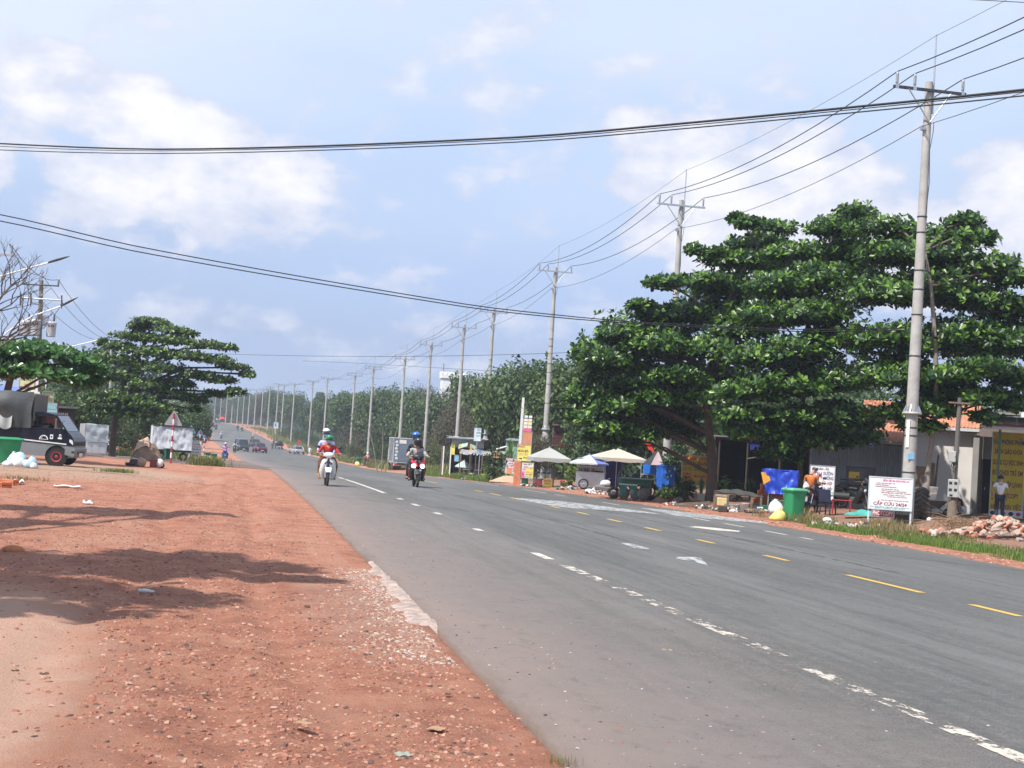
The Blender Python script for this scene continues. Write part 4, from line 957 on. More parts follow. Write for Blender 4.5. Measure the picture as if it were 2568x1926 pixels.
 G().ell((0, .93, .79), (.07, .025, .035), 10, 6).build('tail_lamp', red_lens, t)
 for s in (-1, 1): G().ell((s*.11, .90, .76), (.03, .02, .02), 8, 5).build('rear_signal', amber, t)
 g = G(); g.box((0, -.02, .36), (.26, .38, .22), bev=.05); g.cyl((-.17, .02, .34), (.17, .02, .34), .11, n=14); g.box((0, -.24, .42), (.14, .18, .12), bev=.02); g.build('engine', engine_m, t)
 G().tube([(.10, -.25, .36), (.13, -.1, .22), (.16, .3, .27), (.17, .50, .33), (.17, .92, .42)], [.018, .018, .02, .05, .055], 8).build('exhaust', chrome if style == 'red' else engine_m, t)
 for s in (-1, 1): G().tube([(s*.09, .18, .40), (s*.085, ry, R)], .026, 6).build('swingarm', engine_m, t)
 for s in (-1, 1): G().tube([(s*.12, .42, .66), (s*.11, ry-.02, R+.05)], .03, 8).build('rear_shock', chrome, t)
 G().tube([(-.27, .0, .27), (.27, .0, .27)], .014, 6).build('foot_peg', rubber, t)
 g = G(); g.slab(lambda a, b: ((a-.5)*.16, ry+.10+.32*b, .66-.26*b*b), 3, 6, .01); mf = g.build('rear_fender', plastic_bk, t)
 pl = G().box((0, ry+.41, .50), (.19, .012, .14), rx=-.35).build('number_plate', plate_m, mf)
 return t
def bike_on(px, py, scale=1.0, heading=None):
 p = gp(px, py); return p
# --- colours
white_paint = M('white_gloss', (.74, .74, .75), .25, 0, .04, 5, coat=.5)
pink_red = M('crimson_gloss', (.62, .030, .075), .28, 0, .06, 6, coat=.5)
maroon = M('maroon_gloss', (.17, .018, .022), .3, 0, .08, 6, coat=.4)
blue_gl = M('blue_gloss', (.03, .12, .42), .3, 0, .08, 6, coat=.4)
black_gl = M('black_gloss', (.014, .014, .016), .2, 0, .1, 6, coat=.5)
cl_red = M('red_jacket', (.44, .022, .018), .85, 0, .14, 9, bump=.3)
cl_lav = M('lavender_cloth', (.42, .45, .68), .85, 0, .12, 9, bump=.3)
cl_brown = M('brown_trousers', (.125, .048, .024), .85, 0, .16, 9, bump=.3)
cl_grey = M('grey_jacket', (.36, .34, .33), .85, 0, .12, 9, bump=.3)
cl_black = M('black_cloth', (.016, .016, .019), .85, 0, .2, 9)
cl_pink = M('pink_cloth', (.66, .24, .52), .85, 0, .12, 9)
cl_white = M('white_cloth', (.66, .67, .70), .85, 0, .08, 9)
cl_orange = M('orange_cloth', (.45, .13, .025), .85, 0, .12, 9)
cl_navy = M('navy_cloth', (.022, .028, .055), .85, 0, .15, 9)
helm_green = M('green_helmet', (.02, .22, .085), .25, 0, .1, 6, coat=.6)
helm_white = M('white_helmet', (.70, .70, .70), .3, 0, .05, 6, coat=.5)
helm_blue = M('blue_helmet', (.03, .16, .62), .18, .1, .2, 9, coat=.7)
mask_blue = M('blue_mask', (.22, .58, .76), .8, 0, .08, 9)
mask_white = M('white_mask', (.66, .70, .72), .8, 0, .08, 9)
shoe_bk = M('dark_shoe', (.03, .025, .022), .6, 0, .1, 9); sandal = M('tan_sandal', (.30, .16, .09), .7, 0, .1, 9)
# --- white motorbike with two riders
p = gp(818, 1219); S1 = 1.07; rz = -.02
moto('white motorbike carrying two riders towards the camera beside the left road edge', p, rz, white_paint, maroon, style='white').scale = (S1,)*3
person('person in red jacket with green helmet and blue mask steering the white motorbike', seat_pose(.16, .80, .10, tall=.92), cl_red, cl_brown, p, rz, helmet=(helm_green, 'half', plastic_bk), mask=mask_blue, scale=S1, shoe=sandal)
Jp = seat_pose(.52, .90, .05, reach=False, dx=-.05, spread=.24, foot=(.24, .30, .36)); Jp['head'] = (-.085, .44, 1.655); Jp['neck'] = (-.07, .46, 1.50)
person('person in lavender top and white helmet riding behind the red jacket', Jp, cl_lav, cl_brown, p, rz, helmet=(helm_white, 'half', plastic_bk, plastic_bk), mask=mask_blue, scale=S1, shoe=sandal)
# --- crimson motorbike with two riders
p = gp(1041, 1222); S2 = 1.17; rz = -.03
moto('crimson motorbike with both headlamps lit coming along the middle lane', p, rz, pink_red, black_gl, style='red').scale = (S2,)*3
person('person in grey jacket and black full-face helmet steering the crimson motorbike', seat_pose(.18, .79, .08, tall=.95), cl_grey, cl_black, p, rz, helmet=(black_gl, 'full', plastic_bk), scale=S2, shoe=shoe_bk)
Jp = seat_pose(.53, .90, .04, reach=False, dx=-.015, foot=(.27, .26, .33)); Jp['head'] = (-.03, .47, 1.665)
person('person in blue helmet hidden behind the grey jacket on the crimson motorbike', Jp, cl_black, cl_black, p, rz, helmet=(helm_blue, 'full', plastic_bk), scale=S2, shoe=shoe_bk)
# --- blue motorbike on the shoulder
p = gp(563, 1156); rz = .05
b_blue = moto('blue motorbike alone on the red dirt shoulder past the side road', p, rz, blue_gl, plastic_bk, style='white')
person('person in pink top and white helmet on the blue motorbike', seat_pose(.18, .79, .06), cl_pink, cl_black, p, rz, helmet=(helm_white, 'half', plastic_bk), mask=mask_white, shoe=shoe_bk)
# --- distant bikes: copies in other colours
def far_rider(px, py, d, rz, src, shirt, trou, hm, lab_b, lab_p, back=False):
 q = on(px, py, d); dup(src, q, rz, lab_b, 'distant motorbikes')
 return person(lab_p, seat_pose(.18, .79, .06), shirt, trou, q, rz, helmet=(hm, 'half', plastic_bk), detail=False, group='distant riders')
b_black = moto('dark motorbike passing left of the dark green van', on(589, 1120, 205), .2, black_gl, plastic_bk, style='black', group='distant motorbikes')
person('person in pale shirt on the dark motorbike left of the dark green van', seat_pose(.18, .79, .06), cl_white, cl_black, on(589, 1120, 205), .2, helmet=(plastic_bk, 'half', plastic_bk), detail=False, group='distant riders')
far_rider(541, 1087, 375, .25, b_black, cl_navy, cl_black, plastic_bk, 'farther dark motorbike alone on the left lane of the slope', 'person in dark clothes alone on the left lane of the slope')
far_rider(554, 1098, 316, .25, b_blue, cl_white, cl_white, helm_white, 'pale motorbike with white-clad rider on the left lane', 'person all in white riding down the left lane')
far_rider(596, 1079, 385, 3.3, b_black, cl_navy, cl_black, helm_blue, 'motorbike on the right lane ridden by a person in blue', 'person in blue riding away on the right lane')
far_rider(607, 1080, 380, 3.3, b_black, cl_grey, cl_black, plastic_bk, 'motorbike just right of the blue-clad rider', 'person in grey riding away just right of the blue-clad rider')
far_rider(543, 1062, 455, 3.4, b_black, cl_white, cl_black, helm_white, 'left one of two motorbikes near the crest of the road', 'person in white, left one of two riders near the crest')
far_rider(549, 1063, 450, 3.4, b_black, cl_pink, cl_black, helm_white, 'right one of two motorbikes near the crest of the road', 'person in pink, right one of two riders near the crest')
far_rider(634, 1095, 320, 3.3, b_black, M('yellow_cloth', (.62, .42, .04), .8), cl_black, helm_white, 'motorbike with yellow-clad rider behind the dark car', 'person in yellow riding behind the dark car')
# --- pink-vested rider waiting on the right verge, seen from behind
p = gp(920, 1169); rz = 3.25
b_v = moto('small maroon motorbike seen from behind on the right verge', p, rz, maroon, plastic_bk, style='black')
cl_salmon = M('salmon_vest', (.62, .25, .24), .8, 0, .1, 9)
person('person in salmon vest and pale helmet stopped on the right verge', seat_pose(.2, .79, .04), cl_salmon, cl_black, p, rz, helmet=(helm_white, 'half', plastic_bk), shoe=shoe_bk)
# --- person in white standing by the far verge
def stand_pose(h=1.62, arm=.06):
 k = h/1.62; J = dict(pelvis=(0, 0, .88*k), chest=(0, 0, 1.20*k), neck=(0, .0, 1.38*k), head=(0, -.01, 1.50*k))
 for s, q in (('L', -1), ('R', 1)):
  J['sh'+s] = (q*.17, .01, 1.32*k); J['el'+s] = (q*(.22+arm), .0, 1.06*k); J['wr'+s] = (q*(.22+arm*.6), -.12, .86*k)
  J['hip'+s] = (q*.09, 0, .85*k); J['kn'+s] = (q*.10, -.02, .46*k); J['an'+s] = (q*.11, .02, .075); J['to'+s] = (q*.12, -.14, .03)
 return J
person('person in white standing on the far right verge near the silver car', stand_pose(), cl_white, cl_white, on(776, 1140, 225), 2.6, detail=False)
# ================================================================ vehicles (local front is -Y)
under = M('underbody', (.012, .012, .012), .9, 0, .1, 5)
def rrect(w, l, z, y0=0, r=.12, n=3):
 """rounded rectangle ring at height z: width w, from y0-l/2 to y0+l/2"""
 out = []
 for sx, sy, a0 in ((1, 1, 0), (-1, 1, 90), (-1, -1, 180), (1, -1, 270)):
  for k in range(n+1):
   a = math.radians(a0+90*k/n); out.append((sx*(w/2-r)+r*math.cos(a), y0+sy*(l/2-r)+r*math.sin(a), z))
 return out
def car_wheels(t, W, yf, yr, R=.32, rimm=None):
 for y in (yf, yr):
  for s in (-1, 1):
   x = s*(W/2-.11)
   o = G().ring((x, y, R), R-.09, .09, 'x', 20, 8, 1, 1.05).build('wheel', rubber, t)
   g = G(); g.lathe([(0, .02), (.06, .03), (R*.58, .0), (R*.62, .03), (R*.66, .03)], 16, (x+s*.075, y, R), True, Matrix.Rotation(s*math.pi/2, 3, 'Y')); g.build('rim', rimm or M('alloy_rim', (.42, .43, .44), .3, .8, .1, 6), o)
def car(label, loc, rz, paint, L=4.3, W=1.75, H=1.6, kind='suv', scale=1, group=None, cat='car', name='car'):
 t = thing(name, label, cat, loc, rz, group); t.scale = (scale,)*3
 bz = {'suv': .95, 'sedan': .86, 'van': 1.05}[kind]; cl = .24
 hood = {'suv': 1.05, 'sedan': 1.15, 'van': .35}[kind]; tail = {'suv': .15, 'sedan': .75, 'van': .08}[kind]
 rings = [rrect(W*.92, L*.95, cl, 0, .15), rrect(W, L*.99, cl+.14, 0, .18), rrect(W, L, bz*.72, 0, .22), rrect(W*.97, L*.975, bz*.93, .02, .24), rrect(W*.90, L*.93, bz, .03, .26)]
 G().loft(rings).build('body', paint, t)
 y0, y1 = -L/2+hood, L/2-tail; rk = .55 if kind != 'van' else .38; rb = .35 if kind == 'suv' else (.6 if kind == 'sedan' else .12)
 gl = G().loft([rrect(W*.88, y1-y0, bz-.02, (y0+y1)/2, .14), rrect(W*.80, (y1-rb*.5)-(y0+rk*.55), bz+(H-bz)*.55, ((y1-rb*.5)+(y0+rk*.55))/2, .14), rrect(W*.72, (y1-rb)-(y0+rk), H-.06, ((y1-rb)+(y0+rk))/2, .14)])
 gl.build('window', glassm, t)
 G().loft([rrect(W*.74, (y1-rb)-(y0+rk)+.06, H-.075, ((y1-rb)+(y0+rk))/2, .15), rrect(W*.72, (y1-rb)-(y0+rk)-.05, H-.015, ((y1-rb)+(y0+rk))/2, .15), rrect(W*.6, (y1-rb)-(y0+rk)-.3, H, ((y1-rb)+(y0+rk))/2, .15)]).build('roof', paint, t)
 for s in (-1, 1):
  for ya, yb in ((y0+.02, y0+rk), ((y0+y1)/2, (y0+y1)/2+.05), (y1-.02, y1-rb)):
   G().tube([(s*W*.435, ya, bz-.02), (s*W*.405, (ya+yb)/2, bz+(H-bz)*.52), (s*W*.362, yb, H-.05)], .04, 6).build('pillar', paint, t)
  G().ell((s*W*.36, -L/2+.10, bz*.70), (.20, .10, .10), 10, 6).build('headlight', clear_lens, t)
  G().ell((s*W*.40, L/2-.06, bz*.75), (.14, .07, .11), 10, 6).build('taillight', red_lens, t)
  G().ell((s*(W/2+.09), y0+.35, bz+.06), (.10, .06, .075), 8, 6).build('mirror', paint, t)
  for ya in (y0+.55, (y0+y1)/2+.15): G().box((s*W*.493, ya+.35, bz*.80), (.02, .16, .03)).build('door_handle', paint, t)
  for y in (-L/2+.78, L/2-.78): G().lathe([(.0, 0), (.40, .0), (.40, .012)], 18, (s*(W/2-.005), y, .33), False, Matrix.Rotation(s*math.pi/2, 3, 'Y')).build('wheel_arch', under, t)
 G().box((0, -L/2+.03, bz*.62), (W*.42, .06, .16), bev=.02).build('grille', plastic_bk, t)
 for y in (-L/2-.005, L/2+.005): G().box((0, y, .42), (.40, .03, .12)).build('number_plate', plate_m, t)
 G().box((0, -L/2+.04, .34), (W*.86, .10, .14), bev=.04).build('front_bumper', plastic_bk, t)
 G().box((0, L/2-.04, .36), (W*.86, .10, .16), bev=.04).build('rear_bumper', plastic_bk, t)
 car_wheels(t, W, -L/2+.78, L/2-.78); return t
purple = M('purple_paint', (.135, .012, .045), .3, .1, .06, 5, coat=.5); darkp = M('charcoal_paint', (.03, .033, .038), .3, .2, .06, 5, coat=.5)
silver = M('silver_paint', (.50, .50, .52), .3, .5, .05, 5, coat=.4); whitep = M('white_paint_car', (.70, .70, .70), .3, 0, .05, 5, coat=.4); dkgreen = M('dark_green_paint', (.035, .040, .034), .35, 0, .1, 5, coat=.3)
hd = .18
def at_d(px, py, d): return on(px, py, d)
car('dark purple hatchback coming towards the camera down the slope', at_d(651, 1134, 228), hd, purple, 4.1, 1.72, 1.58, 'suv')
car('charcoal car on the slope behind the dark purple hatchback', at_d(640, 1114, 285), hd, darkp, 4.4, 1.78, 1.65, 'suv')
v = car('dark green van with roof rack coming down the left lane', at_d(606, 1116, 228), hd, dkgreen, 4.2, 1.72, 1.95, 'van', cat='van', name='van')
g = G(); [g.tube([(x, -1.1, 2.02), (x, 1.6, 2.02)], .02, 5) for x in (-.5, 0, .5)]; [g.tube([(-.55, y, 2.0), (.55, y, 2.0)], .02, 5) for y in (-.9, .2, 1.3)]; g.build('roof_rack', galv, v)
car('silver saloon parked on the right verge seen from behind', at_d(744, 1137, 246), math.pi+.25, silver, 4.4, 1.72, 1.42, 'sedan')
car('white car near the crest of the road beside the white truck', at_d(500, 1060, 440), .25, whitep, 4.4, 1.8, 1.65, 'suv')
# pickup loaded with goods
t = thing('pickup_truck', 'dark loaded pickup driving away up the slope on the right lane', 'pickup truck', at_d(694, 1127, 285), math.pi+.19)
G().box((0, -1.0, .95), (1.6, 1.6, .7), bev=.12).build('cab', darkp, t); G().box((0, -.9, 1.45), (1.4, 1.2, .5), bev=.15).build('window', glassm, t); G().box((0, 1.0, .72), (1.62, 2.2, .12)).build('cargo_bed', darkp, t)
for s in (-1, 1): G().box((s*.78, 1.0, 1.0), (.06, 2.2, .5)).build('side_board', darkp, t); G().ell((s*.62, 2.11, .72), (.12, .05, .07)).build('taillight', red_lens, t)
G().box((0, 2.08, 1.0), (1.6, .06, .5)).build('tailgate', darkp, t); G().box((0, 2.14, .55), (.4, .02, .14)).build('number_plate', plate_m, t)
G().box((-.2, .9, 1.35), (1.0, 1.4, .8), bev=.2).build('cargo', M('dark_cargo', (.06, .045, .04), .9, 0, .3, 4), t); G().box((.5, 1.2, 1.25), (.45, .8, .6), bev=.1).build('cargo', M('pale_cargo', (.35, .30, .28), .9, 0, .2, 4), t); car_wheels(t, 1.65, -1.2, 1.3, .33)
# white truck on the crest
t = thing('truck', 'white box truck at the crest of the road', 'truck', at_d(484, 1054, 535), .25)
G().box((0, -2.2, 1.35), (2.1, 1.6, 1.8), bev=.15).build('cab', whitep, t); G().box((0, -3.01, 1.7), (1.8, .03, .7)).build('windscreen', glassm, t); G().box((0, 1.1, 2.05), (2.4, 4.6, 2.4), bev=.05).build('cargo_box', white_paint, t); G().box((0, .3, .65), (1.6, 6, .25)).build('chassis', under, t); car_wheels(t, 2.2, -2.2, 2.0, .42)
for s in (-1, 1): G().box((s*.75, -3.02, .95), (.3, .05, .18)).build('headlight', clear_lens, t)
# grey box truck waiting on the right verge, rear to the camera
p = gp(1004, 1178); d = dist(p)
print('truck d', d)
t = thing('truck', 'small grey box truck parked on the right verge behind the crimson motorbike', 'truck', p, math.pi+.03); s_ = 80*d/FOC/2.55; t.scale = (s_,)*3
boxm = M('worn_box_panel', (.22, .25, .29), .45, .3, .18, 2, dirt=.25); frame_w = M('pale_frame', (.55, .56, .56), .5, .2, .1, 6)
G().box((0, .0, 1.55), (1.66, 2.6, 1.9)).build('cargo_box', boxm, t)
for x, y in ((-.83, 1.3), (.83, 1.3), (-.83, -1.3), (.83, -1.3)): G().box((x, y, 1.55), (.07, .07, 1.98)).build('frame_post', frame_w, t)
for z in (.6, 2.52):
 for y in (1.3, -1.3): G().box((0, y, z), (1.60, .074, .07)).build('frame_rail', frame_w, t)
 for x in (-.83, .83): G().box((x, 0, z), (.074, 2.53, .07)).build('frame_rail', frame_w, t)
G().box((.0, 1.315, 1.56), (1.46, .03, 1.76)).build('rear_door', M('door_grey_blue', (.17, .22, .28), .4, .2, .2, 3, dirt=.15), t)
G().box((.12, 1.34, 2.25), (.55, .012, .30)).build('white_notice', label_white, t)
for k in range(6): G().ell((.60-.05*(k % 2), 1.34, 2.2-.26*k), (.13, .01, .12), 8, 5).build('peeling_sticker', M('pale_sticker', (.52, .58, .62), .6), t)
G().box((0, 1.36, .42), (1.6, .14, .16)).build('rear_bumper', white_paint, t); G().box((-.1, 1.44, .26), (.5, .02, .13)).build('number_plate', plate_m, t)
for s in (-1, 1): G().box((s*.60, 1.44, .43), (.28, .03, .10)).build('taillight', red_lens, t)
G().box((0, -1.95, 1.05), (1.5, 1.2, 1.3), bev=.15).build('cab', white_paint, t); G().box((0, -.2, .5), (1.0, 3.8, .14)).build('chassis', under, t); car_wheels(t, 1.6, -1.9, .75, .28)
# ---------------------------------------------------------------- navy truck at the left edge, nose to the right
navy = M('navy_paint', (.007, .008, .020), .32, 0, .1, 4, spec=.3, coat=.12); lower_grey = M('grey_sill_paint', (.20, .21, .22), .45, .2, .1, 4, dirt=.35); stripe_w = M('white_stripe', (.62, .62, .62), .5)
tarp = M('dark_grey_tarp', (.048, .056, .058), .6, 0, .3, 3, bump=.4, dirt=.12)
pw = gp(139, 1169); D = dist(pw); k = D/FOC
rzT = math.radians(90-9)     # nose to +X, turned a little towards the camera
t = thing('truck', 'navy flat-nosed truck with a grey tarp over its load at the left edge', 'truck', pd(139, 1169, D), 0)
print('navy d', D)
# built with nose along +X in the truck's own frame, wheel at the origin's near side
T = Matrix.Rotation(0, 4, 'Z')
t.rotation_euler = (0, 0, math.radians(-1.5)-YAW*.6)
t.location.z = ground_z(t.location.x, t.location.y)
Wd = 1.62                                   # the body runs from y=0 (near side) to y=Wd
# side outline (x, z): nose at right
low = [(-3.1, .36), (1.06, .30), (1.12, .36), (1.16, .60), (1.12, .70), (-3.1, .86)]
up = [(-1.22, .84), (1.12, .70), (1.11, .86), (1.02, .99), (.78, 1.12), (.42, 1.26), (-1.2, 1.28)]
G().prism([(x, 0, z) for x, z in low], (0, .02, 0), (0, Wd-.02, 0)).build('lower_body', lower_grey, t)
def panel(pts, y0, y1, name, mat): return G().prism([(x, 0, z) for x, z in pts], (0, y0, 0), (0, y1, 0)).build(name, mat, t)
panel(up, 0, Wd, 'body', navy)
panel([(-3.1, .85), (-1.22, .85), (-1.22, 1.26), (-3.1, 1.22)], .0, Wd, 'rear_body', navy)
panel([(-1.2, .815), (.62, .735), (.62, .775), (-1.2, .86)], -.012, .0, 'side_stripe', stripe_w)
# cab roof, pillars and glass
roof = [(-1.18, 1.70), (-.98, 1.78), (-.55, 1.80), (-.20, 1.74), (-.06, 1.68), (-.22, 1.66), (-1.16, 1.64)]
panel(roof, .06, Wd-.06, 'roof', navy)
panel([(-1.20, 1.27), (-1.02, 1.27), (-.98, 1.66), (-1.16, 1.66)], .015, .07, 'rear_pillar', silver); panel([(-1.20, 1.27), (-1.02, 1.27), (-.98, 1.66), (-1.16, 1.66)], Wd-.07, Wd-.015, 'rear_pillar', navy)
for y0, y1 in ((.02, .085), (Wd-.085, Wd-.02)):
 panel([(.50, 1.23), (.62, 1.19), (-.06, 1.70), (-.20, 1.72)], y0, y1, 'front_pillar', navy)
 panel([(.22, 1.26), (.27, 1.26), (.20, 1.47), (.16, 1.47)], y0, y1, 'quarter_pillar', navy)
panel([(.27, 1.26), (.49, 1.235), (.21, 1.45)], .04, .05, 'quarter_window', M('pale_glass', (.45, .5, .53), .1, 0, .05, 3, spec=.7))
G().add([(.60, .08, 1.20), (.60, Wd-.08, 1.20), (-.07, Wd-.10, 1.70), (-.07, .10, 1.70)], [(0, 1, 2, 3)]).build('windscreen', M('screen_glass', (.10, .125, .15), .1, 0, .1, 3, spec=.5), t)
G().box((-1.19, Wd/2, 1.47), (.03, Wd-.1, .38)).build('rear_window', glassm, t)
g = G(); g.box((-.55, .45, 1.28), (.5, .5, .3), bev=.08); g.box((-.8, .45, 1.50), (.14, .46, .5), bev=.06); g.build('seat', seat_m, t)
G().ring((.05, .45, 1.36), .17, .018, 'x', 14, 6).build('steering_wheel', plastic_bk, t)
G().box((.25, Wd/2, 1.22), (.4, Wd-.2, .14), bev=.04).build('dashboard', plastic_bk, t)
G().box((.26, -.10, 1.38), (.10, .18, .26), bev=.04).build('mirror', plastic_bk, t)
# door cut, handle, marks
for x in (-1.20, .30): G().box((x, -.004, 1.04), (.012, .012, .46)).build('door_gap', under, t)
G().box((-.93, -.012, 1.10), (.16, .03, .05), bev=.012).build('door_handle', navy, t)
hm = G(); hm.prism([(-.46+.15*math.cos(a), 0, .875+.15*math.sin(a)) for a in [math.pi*i/12 for i in range(13)]], (0, -.010, 0), (0, 0, 0)); e1 = hm.build('door_emblem', label_white, t)
G().prism([(-.46+.075*math.cos(a)+.02*math.sin(3*a), 0, .895+.075*math.sin(a)) for a in [math.pi*i/10 for i in range(11)]], (0, -.015, 0), (0, -.011, 0)).build('emblem_shape', navy, e1)
G().tube([(-.57, -.012, .90), (-.52, -.012, .98), (-.40, -.012, .98), (-.35, -.012, .90)], .012, 4).build('emblem_arch', navy, e1)
G().box((-.20, -.006, .98), (.10, .012, .15)).build('door_sticker', label_white, t); G().box((-.2, -.013, .98), (.05, .004, .06)).build('sticker_print', navy, t)
o = G().ell((.17, -.004, 1.03), (.085, .008, .05), 12, 6).build('oval_sticker', label_white, t); G().ell((.17, -.010, 1.03), (.05, .006, .025), 10, 5).build('sticker_print', navy, o); G().box((.16, -.006, .945), (.27, .012, .055)).build('name_sticker', label_white, t)
# nose: lamp, bumper, grille, plate
for y in (.03, Wd-.33): G().prism([(.80, 0, .84), (1.075, 0, .74), (1.06, 0, .83), (1.0, 0, .90), (.82, 0, .93)], (0, y-.05, 0), (0, y+.30, 0)).build('headlight', clear_lens, t)
G().prism([(.55, 0, .40), (1.14, 0, .34), (1.20, 0, .40), (1.215, 0, .60), (1.10, 0, .655), (.56, 0, .69)], (0, -.015, 0), (0, Wd+.015, 0)).build('bumper', lower_grey, t)
G().box((1.20, Wd/2, .48), (.06, Wd*.6, .10), bev=.02).build('grille', plastic_bk, t); G().box((1.225, Wd/2, .40), (.02, .42, .12)).build('number_plate', plate_m, t)
G().box((1.1, .18, .5), (.2, .4, .06)).build('bumper_slot', under, t)
red_rim = M('red_rim', (.30, .035, .045), .55, .2, .2, 8, dirt=.3)
for x in (0, -2.55):
 for y, s in ((.10, -1), (Wd-.10, 1)):
  o = G().ring((x, y, .315), .225, .09, 'y', 24, 8, 1, 1.0).build('wheel', rubber, t)
  g = G(); g.lathe([(0, .035), (.05, .045), (.07, .01), (.13, .03), (.155, .05), (.185, .05)], 18, (x, y+s*.05, .315), True, Matrix.Rotation(-s*math.pi/2, 3, 'X')); rm = g.build('rim', red_rim, o)
  g = G()
  for q in range(8):
   a = q*math.pi/4+.2; g.ell((x+.105*math.cos(a), y+s*.088, .315+.105*math.sin(a)), (.018, .006, .018), 6, 4)
  g.build('rim_holes', under, o)
 G().lathe([(0, 0), (.37, 0), (.37, .03)], 24, (x, .018, .33), False, Matrix.Rotation(math.pi/2, 3, 'X')).build('wheel_arch', under, t)
for ob in list(t.children):
 if not ob.name.startswith(('wheel', 'seat', 'steering')):
  for vv in ob.data.vertices:
   if vv.co.x > 0: vv.co.x *= .50
 for oc in ob.children:
  if ob.name.startswith('wheel'): continue
  for vv in oc.data.vertices:
   if vv.co.x > 0: vv.co.x *= .50
# tarped load behind the cab, sagging folds
def tarp_fn(a, b):
 x = -3.3+2.42*a; z = 2.45-1.22*b; sw = .05*math.sin(a*17+b*3)+.035*math.sin(a*31+1.7)*b
 scallop = .18*math.exp(-((a-.60)/.16)**2)*math.exp(-((b-.32)/.25)**2)
 return (x+.02*math.sin(b*9), -.05-sw*b-scallop*.8-.06*math.sin(b*3), z-.06*math.sin(a*9.42)**2*(1-b)*.5)
G().slab(tarp_fn, 40, 18, .02).build('tarpaulin', tarp, t)
G().box((-2.02, Wd/2+.02, 1.83), (2.30, Wd-.12, 1.16), bev=.06).build('covered_load', tarp, t)
G().box((-.86, Wd/2-.02, 1.93), (.07, Wd-.08, .92), bev=.02).build('front_board', M('weathered_board', (.15, .14, .125), .9, 0, .2, 6), t)
G().slab(lambda a, b: (-1.9+.4*a, -.19-.05*math.sin(a*6)-.05*b, 1.62-.38*b-.1*math.sin(a*3.1)), 10, 8, .01).build('torn_flap', M('pale_flap', (.34, .35, .34), .7), t)
# ================================================================ trees
bark = M('bark', (.115, .085, .062), .95, 0, .3, 4, bump=.9, bscale=14)
bark_pale = M('pale_bark', (.24, .205, .17), .95, 0, .25, 4, bump=.7, bscale=14)
almond_leaf = leaf_mat('almond_leaf', (.009, .030, .006), (.030, .084, .011), (.155, .28, .028), .36, .24, .45)
almond_far = leaf_mat('almond_leaf_yellowish', (.011, .030, .006), (.034, .080, .012), (.14, .22, .026), .38, .24, .45)
big_leaf = leaf_mat('broad_leaf', (.018, .060, .010), (.038, .115, .017), (.085, .20, .03), .30, .25, .5)
# one leaf, base at the origin, along +Y, 1 long, folded a little along its midrib
LV = np.array([(0, 0, 0), (-.17, .42, .035), (0, .42, -.02), (.17, .42, .035), (-.25, .76, .03), (0, .76, -.035), (.25, .76, .03), (0, 1.0, -.05)])
LF = np.array([(0, 2, 1), (0, 3, 2), (1, 2, 5), (1, 5, 4), (2, 3, 6), (2, 6, 5), (4, 5, 7), (5, 6, 7)])
def unit(a): return a/np.maximum(np.linalg.norm(a, axis=-1, keepdims=True), 1e-9)
def leaf_frames(P, A, per, tilt0, tilt1, rng=NP):
 """a rosette of leaves at each point P round axis A: leaf bases, directions, normals"""
 n = len(P); A = unit(A); ref = np.where(np.abs(A[:, 2:3]) < .9, np.array([[0, 0, 1.]]), np.array([[1., 0, 0]]))
 X = unit(np.cross(A, ref)); Y = np.cross(A, X)
 ph = (np.arange(per)[None]*2*np.pi/per+rng.random((n, 1))*6.28+rng.normal(0, .22, (n, per)))
 ti = np.radians(tilt0+(tilt1-tilt0)*rng.random((n, per)))
 rad = np.cos(ph)[..., None]*X[:, None]+np.sin(ph)[..., None]*Y[:, None]
 D = np.sin(ti)[..., None]*rad+np.cos(ti)[..., None]*A[:, None]
 Nn = np.cos(ti)[..., None]*-rad+np.sin(ti)[..., None]*A[:, None]
 return np.repeat(P[:, None], per, 1).reshape(-1, 3), unit(D.reshape(-1, 3)), unit(Nn.reshape(-1, 3))
def leaf_verts(B, D, Nn, size, tpl=LV, w=1.0):
 S = np.cross(D, Nn); t = tpl*np.array([w, 1, 1])
 return B[:, None]+size[:, None, None]*(t[None, :, 0:1]*S[:, None]+t[None, :, 1:2]*D[:, None]+t[None, :, 2:3]*Nn[:, None])
leaf_me = {}
def one_leaf(mat):
 if mat.name not in leaf_me: leaf_me[mat.name] = npmesh('leaf', LV, LF, mat)
 return leaf_me[mat.name]
_F3 = np.array(_F); _E3 = np.array(EYE)
